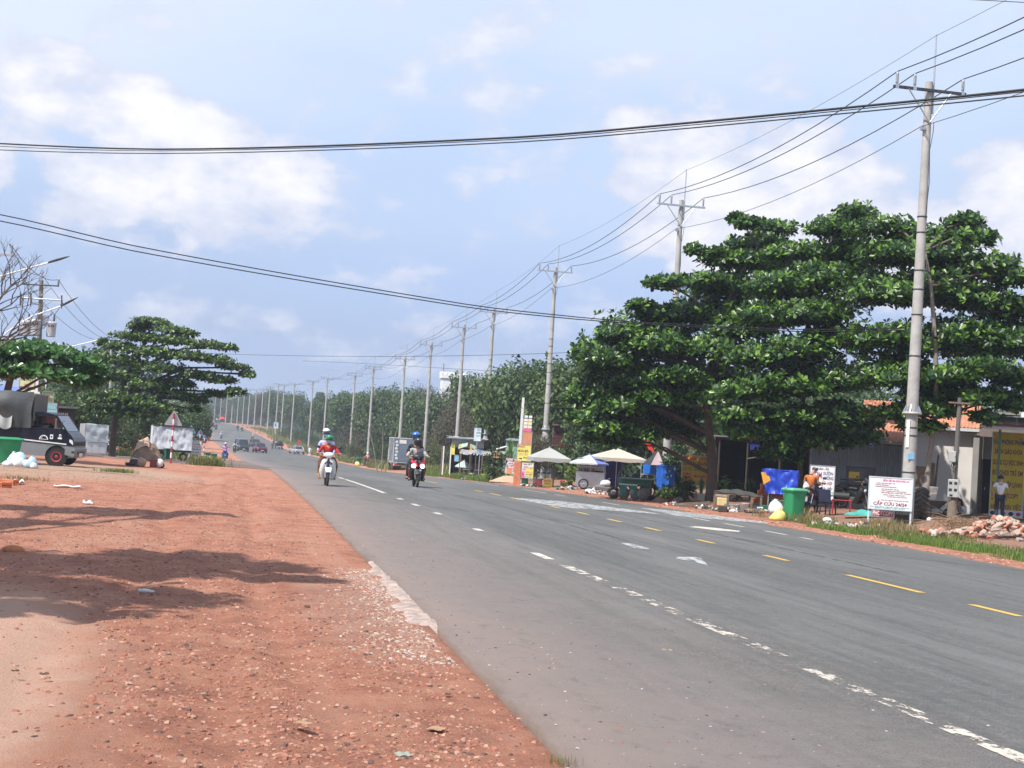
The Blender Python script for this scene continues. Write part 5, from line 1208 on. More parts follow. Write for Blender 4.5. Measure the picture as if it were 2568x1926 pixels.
def almond(label, base, trunk, pads, leaf=.25, mat=almond_leaf, nleaf=150, trunk_mat=bark, per=8, name='almond_tree', density=1.0, spread=1.0):
 """trunk: [(offset from base, radius)]; pads: [(centre, rx, ry, rz)] in world space: flat tiers of foliage held out on limbs"""
 t = thing(name, label, 'tree', base); b = np.array(base)
 g = G(); g.tube([Vector(o) for o, r in trunk], [r for o, r in trunk], 10)
 tk = g.build('trunk', trunk_mat, t)
 tv = [Vector(o) for o, r in trunk]
 lg = G(); P = []; A = []
 for c, rx, ry, rz in pads:
  lc = Vector(c)-Vector(base)
  # limb leaves the trunk lower down and arches out
  q = min(tv[1:], key=lambda v: (v-lc).length+abs(v.z-(lc.z-.25*(lc.xy-v.xy).length))*1.2)
  mid = q.lerp(lc, .55)+Vector((0, 0, .10*(lc-q).length))
  L0 = (lc-q).length; r0 = max(.025, min(.11, .02+.013*L0))
  lg.tube([q, q.lerp(mid, .6), mid, mid.lerp(lc, .6), lc], [r0, r0*.85, r0*.65, r0*.5, r0*.3], 6)
  rz = rz*.72; fill = rz > 1.0; n = int(density*(18+26*rx*ry+16*(rx+ry)*rz)*(.95 if fill else 1.25))
  v = NP.normal(0, 1, (n, 3)); v = unit(v)*(NP.random((n, 1))**.38)
  v[:, 2] = np.where(v[:, 2] < -.35, v[:, 2]*.5, v[:, 2])
  lump = .75+.5*NP.random((n, 1))
  p = np.array(c)+v*np.array([rx, ry, rz])*lump; P.append(p)
  a = v*np.array([1.0, 1.0, .4])*spread+np.array([0, 0, .75])+NP.normal(0, .22, (n, 3)); A.append(a)
  for k in range(min(n, 14)):
   e = Vector(p[k])-Vector(base); lg.tube([lc.lerp(mid, .25+.5*R_.random()), (lc+e)/2+Vector((0, 0, .05)), e], [r0*.28, r0*.2, .008], 4, False)
 lg.build('limbs', bark, t)
 P = np.concatenate(P); A = np.concatenate(A)
 B, D, Nn = leaf_frames(P, A, per, 38, 92)
 keep = NP.random(len(B)) < .92; B, D, Nn = B[keep], D[keep], Nn[keep]
 size = leaf*(.6+.6*NP.random(len(B)))
 B = B+D*(leaf*.1)
 # the leaves that show largest become leaves of their own
 dd = (B-_E3)@_F3; score = -dd+2.2*NP.random(len(B))
 own = np.argsort(-score)[:nleaf]; rest = np.ones(len(B), bool); rest[own] = False
 V = leaf_verts(B[rest], D[rest], Nn[rest], size[rest]).reshape(-1, 3)-b
 F = (np.arange(rest.sum())[:, None, None]*8+LF[None]).reshape(-1, 3)
 cr = link('crown', npmesh('crown', V, F, mat, True), t); cr['kind'] = 'stuff'
 me = one_leaf(mat)
 for i in own:
  S = np.cross(D[i], Nn[i]); o = link('leaf', me, t); s = size[i]
  o.matrix_basis = Matrix(((S[0]*s, D[i][0]*s, Nn[i][0]*s, B[i][0]-b[0]), (S[1]*s, D[i][1]*s, Nn[i][1]*s, B[i][1]-b[1]), (S[2]*s, D[i][2]*s, Nn[i][2]*s, B[i][2]-b[2]), (0, 0, 0, 1)))
 return t
def px_pads(lst, d):
 """tiers given as seen: (x, y, half width, half height, distance offset, depth)"""
 out = []
 for x, y, w, h, dd, dp in lst:
  D = d+dd; out.append((tuple(pd(x, y, D)), w*D/FOC, dp, h*D/FOC))
 return out
def px_trunk(lst, d, base):
 return [((pd(x, y, d)-base), r) for x, y, r in lst]
# ---- the three almond trees on the right
dA = 50.0; bA = gp(1783, 1258); dA = dist(bA)
pads = px_pads([(1512, 872, 48, 30, 0, 1.2), (1565, 838, 66, 32, -1, 1.4), (1655, 792, 70, 34, .5, 1.6), (1470, 890, 45, 42, 1, 1.0), (1530, 900, 75, 45, -1.2, 1.5), (1640, 865, 80, 50, -1.6, 1.6),
 (1770, 712, 78, 28, 0, 1.6), (1668, 712, 46, 20, -1, .9), (1838, 655, 76, 26, .5, 1.5), (1905, 615, 80, 26, 1.5, 1.6), (1940, 575, 56, 20, 1.5, 1.0), (1750, 790, 90, 46, 1.2, 2.0), (1820, 720, 90, 48, 1.8, 2.0),
 (1610, 960, 70, 40, -.8, 1.4), (1540, 985, 55, 36, .8, 1.2), (1700, 950, 70, 36, -1.9, 1.4), (1790, 880, 90, 50, -1.2, 1.8), (1870, 830, 80, 48, -1.6, 1.8), (1760, 1000, 60, 24, -1.9, 1.0),
 (1480, 975, 40, 40, 2.5, 1.2), (1590, 1030, 60, 34, 2.0, 1.2), (1690, 1040, 70, 30, 2.2, 1.3), (1876, 560, 32, 12, -.5, .7), (1848, 549, 14, 7, 0, .4), (1800, 634, 30, 11, 0, .7), (1744, 628, 18, 8, .4, .5), (1604, 768, 32, 14, -.4, .6),
 (1660, 860, 190, 120, 2.5, 3.0), (1840, 770, 130, 90, 3.0, 2.5), (1560, 920, 120, 90, 2.5, 2.2), (1760, 960, 160, 70, 2.8, 2.5), (1910, 660, 70, 50, 2.6, 1.8), (1500, 1040, 55, 34, 1.5, 1.2), (1560, 1080, 60, 30, 1.8, 1.2), (1640, 1075, 60, 34, 2.4, 1.2), (1450, 1000, 40, 40, 2, 1.2), (1700, 1080, 70, 40, 3, 1.4), (1470, 1050, 50, 22, -.5, 1.0), (1540, 1075, 55, 22, -1, 1.1), (1610, 1090, 50, 20, -1, 1.0), (1500, 1100, 40, 18, .5, .9), (1570, 1110, 36, 16, 0, .8), (1560, 1020, 70, 30, -1.4, 1.2), (1650, 1000, 60, 28, -1.8, 1.2)], dA)
almond('spreading almond tree with scarred brown trunk, leftmost of the big trees on the right', bA, [((0, 0, -.3), .30), ((0, 0, .5), .24)]+px_trunk([(1786, 1190, .22), (1784, 1140, .20), (1779, 1090, .17), (1775, 1030, .15), (1782, 940, .13), (1800, 820, .11), (1850, 700, .08), (1900, 620, .05)], dA, bA), pads, .275, nleaf=240, density=2.0)
dB = 56.0; bB = on(2005, 1250, dB)
pads = px_pads([(1990, 640, 80, 32, 1, 1.8), (2090, 575, 70, 34, .5, 1.6), (2140, 540, 50, 28, 0, 1.2), (2060, 700, 110, 46, -.5, 2.0), (1960, 720, 90, 44, -.8, 1.8), (2030, 790, 110, 50, -1.6, 2.0), (1930, 800, 80, 44, -1.0, 1.6), (2140, 640, 90, 44, 1.0, 2.0),
 (1900, 900, 90, 46, -1.8, 1.7), (2000, 880, 100, 50, -2.2, 1.8), (2100, 850, 90, 50, -1.6, 1.8), (1880, 985, 90, 40, -2.2, 1.5), (1980, 970, 100, 44, -2.6, 1.7), (2090, 960, 90, 46, -2.2, 1.7), (1900, 1050, 80, 34, -2.0, 1.3), (2000, 1050, 100, 36, -2.4, 1.5), (2100, 1040, 80, 40, -2.0, 1.5),
 (1880, 1090, 50, 22, -2.4, .9), (1960, 1125, 44, 22, -2.2, .8), (2060, 1110, 70, 28, -1.6, 1.2), (1845, 1040, 50, 18, -2.6, .8), (2150, 1100, 60, 28, -.6, 1.2), (1930, 1140, 30, 16, -2, .5), (1985, 1150, 22, 14, -1.8, .4),
 (2000, 760, 160, 130, 2.5, 2.6), (2010, 940, 170, 110, 2.0, 2.6), (2100, 660, 120, 90, 2.6, 2.2), (1920, 1060, 120, 46, 1.0, 1.6), (2120, 1060, 80, 50, 1.4, 1.6), (1860, 1070, 60, 30, -1.5, 1.2), (1950, 1085, 70, 30, -1.8, 1.2), (2040, 1085, 70, 34, -1.4, 1.3), (2120, 1090, 60, 32, -.8, 1.2), (2170, 1060, 40, 40, 0, 1.0)], dB)
almond('almond tree with thin dark trunk beside the white food banner, full low crown', bB, [((0, 0, -.3), .14), ((0, 0, .6), .12)]+px_trunk([(2006, 1210, .11), (2008, 1150, .10), (2010, 1100, .10), (2014, 1000, .10), (2020, 880, .09), (2030, 760, .08), (2050, 660, .05)], dB, bB), pads, .255, nleaf=280, density=2.2)
dC = 50.5; bC = on(2318, 1290, dC)
pads = px_pads([(2210, 575, 70, 34, 3, 1.6), (2290, 600, 60, 36, 2.5, 1.8), (2240, 640, 90, 44, 1.5, 2.0), (2340, 640, 80, 44, 2.5, 2.0), (2420, 560, 50, 22, 2.0, 1.0), (2385, 600, 60, 30, 2, 1.4), (2460, 600, 40, 20, 1.4, .9), (2430, 680, 80, 40, 1.6, 1.8), (2500, 660, 50, 24, .8, 1.1), (2540, 700, 50, 28, .4, 1.2),
 (2200, 740, 90, 50, 1.2, 2.0), (2330, 740, 100, 54, 2.0, 2.2), (2460, 760, 90, 48, 1.2, 1.8), (2560, 780, 70, 44, 1.0, 1.6), (2220, 850, 90, 50, .4, 1.8), (2400, 850, 90, 50, 1.0, 1.8), (2510, 860, 80, 46, .4, 1.6), (2600, 880, 70, 46, .8, 1.4),
 (2230, 950, 80, 44, 0, 1.6), (2360, 950, 90, 40, .2, 1.6), (2470, 930, 90, 40, -.5, 1.5), (2560, 960, 60, 40, 0, 1.3), (2330, 1030, 80, 30, .0, 1.2), (2250, 1040, 60, 30, .5, 1.2), (2420, 1000, 60, 26, -.4, 1.0), (2500, 1000, 60, 26, -.2, 1.0), (2310, 1070, 60, 18, .3, .9), (2470, 1050, 30, 20, -.6, .5), (2540, 1020, 40, 20, -.4, .7),
 (2330, 720, 170, 110, 1.6, 1.8), (2420, 860, 170, 110, 1.5, 1.8), (2240, 900, 110, 120, 1.5, 1.8), (2540, 840, 90, 110, 1.2, 1.6), (2360, 640, 110, 60, 1.6, 1.6), (2380, 990, 130, 36, 1.4, 1.4)], dC)
almond('almond tree growing from a cut stump behind the tractor tyre, rightmost broad crown', bC, [((0, 0, -.3), .20), ((0, 0, .3), .19)]+px_trunk([(2318, 1240, .17), (2326, 1200, .10), (2330, 1150, .095), (2338, 1100, .09), (2345, 1050, .09), (2348, 960, .09), (2345, 850, .08), (2335, 720, .07), (2320, 630, .045)], dC, bC), pads, .25, nleaf=240, trunk_mat=bark_pale, density=2.2)
# ---- left: broad-leaved tree at the edge, tiered almond beyond the side road
dL = 56.0; bL = on(18, 1150, dL)
pads = px_pads([(20, 885, 50, 26, -1.5, 1.5), (80, 880, 50, 24, -1.6, 1.3), (140, 890, 45, 22, -1.4, 1.2), (200, 905, 40, 22, -1.0, 1.1), (240, 925, 30, 18, -.8, .8), (30, 930, 55, 22, -2.0, 1.3), (100, 935, 60, 20, -2.0, 1.2), (170, 945, 45, 20, -1.6, 1.1), (-60, 890, 60, 30, -1, 1.6), (-50, 940, 60, 26, -1.4, 1.4), (60, 905, 60, 22, .8, 1.4), (220, 960, 32, 18, -.5, .8)], dL)
almond('broad-leaved tree with leaning dark trunk above the grey tarp at the left edge', bL, [((0, 0, -.3), .20), ((0, 0, 1.2), .17)]+px_trunk([(14, 1000, .15), (26, 950, .14), (60, 915, .09)], dL, bL), pads, .30, big_leaf, 140, bark, 7, 'broad_leaved_tree', 2.2)
dM = 84.0; bM = on(283, 1110, dM)
pads = px_pads([(380, 810, 48, 13, 0, 1.2), (350, 822, 30, 10, .4, .8), (430, 830, 44, 13, -.5, 1.1), (470, 838, 26, 8, -.4, .6), (350, 848, 60, 16, .5, 1.5), (430, 856, 60, 15, -.6, 1.4), (520, 868, 48, 13, -.8, 1.2), (565, 873, 28, 8, -.8, .7), (300, 872, 45, 14, 0, 1.2), (380, 885, 70, 18, -.8, 1.6), (470, 895, 60, 16, -1.2, 1.5),
 (540, 905, 50, 15, -1.0, 1.3), (590, 922, 36, 11, -1.0, .9), (618, 940, 18, 7, -1, .5), (300, 905, 60, 18, -.5, 1.5), (400, 925, 70, 20, -1.0, 1.6), (500, 945, 50, 16, -1.2, 1.2), (555, 955, 38, 14, -1.0, .9), (590, 985, 26, 12, -1.0, .7), (540, 990, 30, 12, -.8, .7), (500, 1005, 22, 12, -.8, .6), (290, 945, 70, 22, -1.0, 1.6), (370, 970, 60, 20, -1.2, 1.5), (430, 990, 45, 18, -1.0, 1.1), (470, 1000, 20, 12, -.8, .5), (490, 1028, 12, 8, -.8, .35), (455, 965, 40, 14, -.8, 1.0),
 (300, 1000, 70, 22, -2.0, 1.5), (370, 1015, 55, 20, -2.2, 1.3), (240, 1000, 40, 20, -1.5, 1.2), (420, 1030, 35, 14, -1.6, .8), (330, 1040, 55, 14, -2, 1.1), (260, 1035, 40, 16, -1.6, 1.0), (262, 860, 14, 7, 0, .4)], dM)
almond('tall tiered almond tree with a long drooping branch over the left roadside', bM, [((0, 0, -.3), .24), ((0, 0, 1.0), .20)]+px_trunk([(290, 1040, .19), (305, 990, .17), (330, 930, .14), (355, 880, .12), (375, 830, .07)], dM, bM), pads, .25, almond_far, 100, bark, 8, density=1.8)
# ---- a tree beside the camera, off to the upper left: only leaf tips enter the frame, its shade lies on the dirt
tl = Vector((sv.x/sv.z, sv.y/sv.z, 1))
def shade(px, py, h, rx, ry): p = gp(px, py); return (p+tl*h, rx, ry, .45)
bK = Vector((-9.2, 11.0, ground_z(-9.2, 11.0)))
almond('almond tree at the upper left corner whose shadow lies across the red dirt', bK, [((0, 0, -.3), .25), ((0, 0, 2), .2), ((.2, 0, 5.2), .15), ((.4, .1, 7.6), .1)], [shade(120, 1405, 8.2, 1.5, .9), shade(330, 1425, 8.4, 1.2, .9), shade(480, 1400, 8.3, .9, .8), shade(620, 1418, 8.5, .7, .6), shade(120, 1480, 8.0, 1.4, .9), shade(330, 1490, 8.3, .8, .5), shade(60, 1525, 8.1, 1.0, .35), shade(700, 1450, 8.4, .5, .25), shade(-250, 1450, 8.2, 1.6, 1.4),
 shade(120, 1278, 9.0, 1.5, .8), shade(350, 1282, 9.2, 1.0, .6), shade(480, 1285, 9.2, .7, .35), shade(60, 1310, 9.0, .8, .3)], .26, almond_leaf, 6, density=3.0)
# ---- bare branches at the top left
dN = 42.0; bN = on(-105, 1190, dN)
t = thing('bare_tree', 'leafless grey tree reaching into the left edge below the upper cables', 'tree', bN)
def twig(g, p, d, L, r, depth):
 q = p+d*L; m = p+d*L*.5+Vector((R_.uniform(-.06, .06), R_.uniform(-.06, .06), R_.uniform(-.02, .1)))*L
 g.tube([p, m, q], [r, r*.85, r*.65], 5 if r > .02 else 4, False)
 if depth == 0: return
 for k in range(2 if depth < 4 else 3):
  e = (d+Vector((R_.uniform(-.75, .75), R_.uniform(-.5, .5), R_.uniform(-.25, .6)))).normalized()
  twig(g, q if k < 2 else m, e, L*R_.uniform(.55, .85), r*.62, depth-1)
G().tube([(0, 0, -.3), (.1, 0, 2.4), (.2, 0, 4.0)], [.16, .13, .10], 8).build('trunk', bark_pale, t)
for dr, L, n in (((.75, 0, .55), 1.05, 5), ((.45, -.2, .85), 1.1, 5), ((.80, .2, .15), .85, 4), ((.2, 0, 1), 1.1, 5)):
 g = G(); twig(g, Vector((.2, 0, R_.uniform(3.0, 4.0))), Vector(dr).normalized(), L, .05, n); g.build('branch', M('grey_twig', (.10, .085, .075), .9), t)
# ---- bushy background trees: a few shapes, copied
def bush_mesh(name, seed, mat, n=2600, size=.34, shape='round', nl=9):
 r = np.random.default_rng(seed); C = [];
 for k in range(nl):
  a = r.random()*6.28; q = r.random()**.6
  if shape == 'round': C.append(((math.cos(a)*q*.62, math.sin(a)*q*.62, .40+.48*r.random()), .22+.16*r.random()))
  elif shape == 'tall': C.append(((math.cos(a)*q*.36, math.sin(a)*q*.36, .25+.68*r.random()), .16+.14*r.random()))
  elif shape == 'low': C.append(((math.cos(a)*q*.75, math.sin(a)*q*.75, .2+.45*r.random()), .26+.16*r.random()))
  else: C.append(((math.cos(a)*q*.8, math.sin(a)*q*.8, .55+.38*r.random()), .16+.14*r.random()))
 k = r.integers(0, nl, n); v = unit(r.normal(0, 1, (n, 3)))*(r.random((n, 1))**.33)
 c = np.array([q[0] for q in C])[k]; rad = np.array([q[1] for q in C])[k]
 P = c+v*rad[:, None]*np.array([1, 1, .8]); P[:, 2] = np.maximum(P[:, 2], .04); P[:, 2] /= np.percentile(P[:, 2], 99.6)
 D = unit(r.normal(0, 1, (n, 3))*np.array([1, 1, .32])+np.array([0, 0, -.10])); Nn = unit(v*.8+np.array([0, 0, .7])+r.normal(0, .45, (n, 3)))
 Nn = unit(Nn-D*np.sum(Nn*D, -1, keepdims=True)); S = np.cross(D, Nn)
 s = size*(.5+.8*r.random(n))
 q = np.array([(-.5, 0), (.5, 0), (.5, 1), (-.5, 1)])*np.array([.62, 1])
 # a leaf cluster: a bent kite
 T = np.array([(0, 0, 0), (.40, .45, .10), (0, 1, -.06), (-.40, .45, .10)])
 V = (P[:, None]+s[:, None, None]*(T[None, :, 0:1]*S[:, None]+T[None, :, 1:2]*D[:, None]+T[None, :, 2:3]*Nn[:, None])).reshape(-1, 3)
 b = np.arange(n)[:, None]*4; F = np.concatenate([b+np.array([[0, 1, 2]]), b+np.array([[0, 2, 3]])], 1).reshape(-1, 3)
 return npmesh(name, V, F, mat)
foliage_a = leaf_mat('dark_foliage', (.016, .038, .010), (.036, .078, .016), (.085, .14, .028), .55, .2)
foliage_b = leaf_mat('mid_foliage', (.028, .060, .013), (.055, .10, .020), (.11, .16, .034), .55, .2)
foliage_c = leaf_mat('yellowish_foliage', (.05, .07, .018), (.085, .11, .026), (.15, .16, .045), .55, .25)
foliage_d = leaf_mat('dry_foliage', (.055, .052, .028), (.085, .078, .038), (.13, .115, .06), .7, .2)
VAR = [bush_mesh('crown', 1, foliage_a, 5200, .062, 'round', 16), bush_mesh('crown', 2, foliage_b, 5200, .062, 'round', 16), bush_mesh('crown', 3, foliage_a, 4200, .055, 'tall', 14), bush_mesh('crown', 4, foliage_b, 5200, .060, 'umbrella', 18), bush_mesh('crown', 5, foliage_c, 3800, .07, 'low', 12), bush_mesh('crown', 6, foliage_d, 7000, .040, 'round', 20), bush_mesh('crown', 7, foliage_a, 4200, .065, 'low', 13)]
tg = G(); tg.tube([(0, 0, -.04), (.01, 0, .3), (-.01, .01, .62)], [.022, .017, .008], 7);
for k in range(6):
 a = k*1.05; tg.tube([(0, 0, .26+.04*k), (.16*math.cos(a), .16*math.sin(a), .46+.05*k), (.30*math.cos(a), .30*math.sin(a), .58+.05*k)], [.010, .007, .003], 5)
trunk_me = tg.mesh('trunk', bark)
def tree(label, base, h, w, var, rz=None, name='tree', group=None, cat='tree', trunk=True):
 t = thing(name, label, cat, base, R_.random()*6.28 if rz is None else rz, group)
 c = link('crown', VAR[var], t); c.scale = (w/1.75 if var not in (2,) else w/1.1, w/1.75 if var not in (2,) else w/1.1, h)
 if trunk: k = link('trunk', trunk_me, t); k.scale = (h, h, h)
 return t
KIND = ['dark rounded', 'mid green rounded', 'narrow dark', 'flat-topped green', 'yellowish low', 'feathery brown-grey', 'low dark']
def treeline(x):
 tab = [(440, 1040), (500, 1012), (545, 992), (600, 990), (640, 986), (690, 976), (730, 974), (770, 966), (800, 964), (830, 974), (870, 982), (910, 982), (960, 972), (1030, 966), (1060, 950), (1090, 965), (1130, 962), (1170, 954), (1205, 944), (1240, 914), (1300, 916), (1345, 903), (1400, 895), (1500, 900), (1700, 905), (2568, 930), (3400, 950)]
 for (a, b), (c, d) in zip(tab, tab[1:]):
  if a <= x <= c: return b+(d-b)*(x-a)/(c-a)
 return tab[0][1] if x < tab[0][0] else tab[-1][1]
def px_of(p):
 v = Vector(p)-EYE; d = v.dot(_F); return 1284+FOC*v.dot(_R)/d, 963-FOC*v.dot(_U)/d, d
GT = 'trees along the right side behind the power poles'
rows = []
for y in list(np.arange(84, 330, 12.5))+list(np.arange(330, 600, 20)): rows.append((float(y)+R_.uniform(-3, 3), 25.5+R_.uniform(-1.5, 2.5), 0))
for y in list(np.arange(100, 330, 15))+list(np.arange(330, 640, 26)): rows.append((float(y)+R_.uniform(-4, 4), 33+R_.uniform(-2, 3), 1))
for y in list(np.arange(110, 420, 24)): rows.append((float(y)+R_.uniform(-5, 5), 44+R_.uniform(-3, 5), 2))
cnt = {}
rows.sort(key=lambda r: (r[2], r[0]))
last = {}
seen_lab = set()
for y, u, rw in rows:
 x = u+float(shift(y)); z = ground_z(x, y); px, py, d = px_of((x, y, z))
 top = treeline(px)+(R_.uniform(8, 34) if rw == 0 else R_.uniform(2, 26) if rw == 1 else R_.uniform(-4, 14))*min(1, 160/d)
 if px < 1290 and d < 200 and rw == 0: top += 22
 h = max(3.5, min(15, (py-top)*d/FOC))*(R_.choice((.62, .8, 1)) if rw == 0 else R_.choice((.85, 1, 1))); var = R_.choice([0, 1, 2, 3, 1, 0, 5] if rw else [0, 1, 3, 6, 1, 5])
 if d < 150 and rw == 0 and 1000 < px < 1230: var = 5
 w = h*R_.uniform(.75, 1.05)*(.8 if var == 2 else 1)
 i = cnt.get((rw, var), 0); cnt[(rw, var)] = i+1
 lab = '%s tree, %s from the right in the %s row behind the poles' % (KIND[var], nth(i), ('front', 'middle', 'back')[rw])
 tree(lab, (x, y, z), h, max(w, 4.5), var, None, ('round_tree', 'round_tree', 'narrow_tree', 'flat_topped_tree', 'shrub', 'feathery_tree', 'low_tree')[var], GT)
# low bushes at the foot of the poles
i = 0
for y in list(np.arange(118, 380, 15)):
 u = 22.3+R_.uniform(-.6, 1.2); x = u+float(shift(y)); i += 1; var = R_.choice([4, 6, 4, 6])
 tree('%s roadside bush, %s of the bushes at the feet of the power poles' % (KIND[var].split()[0], nth(i-1)), (x, y, ground_z(x, y)), R_.uniform(1.8, 3.4), R_.uniform(3.2, 5.0), var, None, 'bush', 'roadside bushes under the pole row', 'bush', False)
# bush with yellow blossom by the small bin
yb_ = gp(886, 1156); bb = tree('pale green bush dotted with yellow blossom beside the small green bin', yb_, 52*dist(yb_)/FOC, 40*dist(yb_)/FOC, 4, 1.0, 'flowering_bush', None, 'bush', False)
n = 260; v = unit(NP.normal(0, 1, (n, 3)))*np.array([.62, .62, .45])+np.array([0, 0, .48])
fl = npmesh('blossom', (v[:, None]+NP.normal(0, .025, (n, 3, 3))).reshape(-1, 3), np.arange(n*3).reshape(-1, 3), M('yellow_blossom', (.72, .58, .10), .7)); f_ = link('blossom', fl, bb); f_['kind'] = 'stuff'; f_.scale = bb.children[0].scale
# trees behind the right-hand shops
for i, (px, d, top, w, var) in enumerate([(1270, 118, 918, 9, 1), (1340, 112, 905, 9, 0), (1420, 104, 898, 10, 1), (1520, 98, 905, 9, 0), (1620, 92, 925, 9, 6), (1460, 82, 1000, 6, 1), (1380, 80, 1040, 4.5, 5), (1560, 80, 1010, 6, 0), (1700, 84, 960, 8, 6), (1830, 84, 950, 8, 0), (1960, 84, 940, 8, 1), (2110, 92, 960, 9, 0), (2260, 92, 960, 9, 1), (2400, 95, 985, 9, 1), (2520, 98, 1000, 9, 1), (2640, 92, 980, 9, 0), (2780, 90, 990, 9, 1)]):
 d = max(d, 104); b = on(px, 1200, d); q = px_of(b); h = max(2.5, (q[1]-top)*d/FOC)
 tree('%s tree behind the right-hand shops, %s from the left of that group' % (KIND[var], nth(i)), b, h, w, var, None, ('round_tree', 'round_tree', 'narrow_tree', 'flat_topped_tree', 'shrub', 'feathery_tree', 'low_tree')[var], 'trees behind the right-hand shops')
# left side trees beyond the side road and up the slope
for i, (px, d, top, w, var) in enumerate([(150, 96, 975, 6.5, 1), (215, 100, 965, 6, 6), (60, 110, 990, 7, 0), (255, 150, 868, 14, 0), (300, 108, 985, 6, 3), (372, 112, 1005, 6, 1), (418, 125, 1018, 6, 0), (455, 150, 1010, 7, 1), (470, 190, 1016, 7, 6), (462, 230, 1012, 9, 0), (468, 300, 1004, 11, 1), (452, 360, 998, 13, 0), (440, 430, 992, 14, 1), (430, 480, 985, 16, 0), (-60, 100, 960, 8, 1), (150, 170, 930, 12, 0)]):
 b = on(px, 1140, d); q = px_of(b); h = max(2.2, (q[1]-top)*d/FOC)
 tree('%s tree on the left side, %s counting away from the camera' % (KIND[var], nth(i)), b, h, w, var, None, ('round_tree', 'round_tree', 'narrow_tree', 'flat_topped_tree', 'shrub', 'feathery_tree', 'low_tree')[var], 'trees on the left side')
# far wood that reads as one mass over the crest
def wood(name, pts, n, mat, size):
 P = []
 for (x, y, z, rx, ry, rz) in pts:
  v = unit(NP.normal(0, 1, (n, 3))); v[:, 2] = np.abs(v[:, 2]); P.append(np.array([x, y, z])+v*np.array([rx, ry, rz])*(.75+.35*vnoise(v[:, 0]*4+x, v[:, 2]*4+y, 3))[:, None])
 P = np.concatenate(P); m = len(P); D = unit(NP.normal(0, 1, (m, 3))); N2 = unit(np.cross(D, unit(NP.normal(0, 1, (m, 3))))); S = np.cross(D, N2); s = size*(.5+NP.random(m))
 T = np.array([(0, 0, 0), (.4, .5, .1), (0, 1, 0), (-.4, .5, .1)]); V = (P[:, None]+s[:, None, None]*(T[None, :, 0:1]*S[:, None]+T[None, :, 1:2]*D[:, None]+T[None, :, 2:3]*N2[:, None])).reshape(-1, 3)
 b = np.arange(m)[:, None]*4; F = np.concatenate([b+np.array([[0, 1, 2]]), b+np.array([[0, 2, 3]])], 1).reshape(-1, 3)
 o = link(name, npmesh(name, V, F, mat)); o['kind'] = 'stuff'
far = []
for px, d, top in [(520, 700, 998), (470, 760, 985), (560, 720, 1000), (600, 640, 996), (420, 800, 990), (380, 760, 1000), (500, 900, 990), (330, 700, 1000), (280, 650, 1000), (200, 620, 1005), (100, 600, 1010), (0, 560, 1015), (-120, 520, 1010)]:
 p = pd(px, 1050, d); q = pd(px, top, d); far.append((p.x, p.y, p.z-8, 34, 20, q.z-p.z+8))
wood('far_woods', far, 1500, foliage_a, 3.2)
side_w = []
for k in range(26):
 y = 90+k*16; x = 62+R_.uniform(-6, 14)+float(shift(y)); side_w.append((x, y, ground_z(x, y)-.5, 12, 11, 7+R_.uniform(0, 3)))
wood('side_woods', side_w, 900, foliage_a, 1.1)
# ================================================================ the right-hand roadside: signs, stalls, shops
FITS = []
def letter(s, parent, cx, cz, w, h, mat, bold=.022, y=-.03, name='lettering'):
 o = text(s, parent, h*1.28, (cx, y, cz), mat, 0, name, bold, ext=.002); FITS.append((o, w)); return o
ink = M('black_ink', (.02, .02, .025), .6, 0, .1, 5); ink_red = M('red_ink', (.48, .03, .03), .6, 0, .1, 5); ink_mag = M('magenta_ink', (.62, .05, .26), .6, 0, .1, 5)
ink_mar = M('maroon_ink', (.24, .018, .05), .6, 0, .1, 5); ink_navy = M('navy_ink', (.03, .04, .16), .6, 0, .1, 5); ink_green = M('green_ink', (.02, .22, .10), .6, 0, .1, 5); ink_white = M('white_ink', (.78, .78, .78), .6, 0, .05, 5); ink_cyan = M('teal_ink', (.05, .35, .40), .6)
sheet_w = M('white_sheet', (.74, .74, .74), .5, 0, .05, 3, dirt=.12); yel = M('yellow_board', (.70, .50, .03), .55, 0, .1, 3, dirt=.15); yel2 = M('amber_board', (.62, .34, .03), .55, 0, .14, 3, dirt=.25)
pale_y = M('pale_yellow_board', (.76, .68, .16), .55, 0, .1, 3, dirt=.1); orange_b = M('orange_board', (.58, .24, .13), .55, 0, .12, 3, dirt=.15); pinkb = M('pink_print', (.72, .12, .36), .55, 0, .1, 3); greenpanel = M('pale_green_panel', (.26, .46, .37), .6, 0, .12, 2, dirt=.25)
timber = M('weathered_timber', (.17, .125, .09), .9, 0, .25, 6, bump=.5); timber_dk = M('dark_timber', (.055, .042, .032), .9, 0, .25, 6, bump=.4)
white_wall = M('white_plaster', (.66, .63, .60), .9, 0, .06, 1.2, bump=.15, dirt=.14); grey_wall = M('grey_plaster', (.30, .285, .27), .95, 0, .14, 1.5, bump=.25, dirt=.3)
corr_m = M('corrugated_iron', (.40, .42, .44), .45, .6, .18, 1.5, dirt=.3); rust_roof = M('rusty_tin', (.16, .11, .085), .8, .3, .3, 2, dirt=.4); tile_m = M('clay_tile', (.50, .20, .11), .85, 0, .25, 3, bump=.3, dirt=.2)
bluetarp = M('blue_tarp', (.015, .055, .46), .42, 0, .16, 3, bump=.35, bscale=9); blue_br = M('bright_blue_plastic', (.02, .17, .62), .35, 0, .12, 4); navy_tarp = M('navy_tarp', (.012, .020, .17), .55, 0, .2, 3, bump=.3)
bin_green = M('green_bin', (.02, .26, .10), .42, 0, .12, 3, dirt=.12); bin_dk = M('dark_green_bin', (.015, .13, .075), .42, 0, .12, 3, dirt=.15)
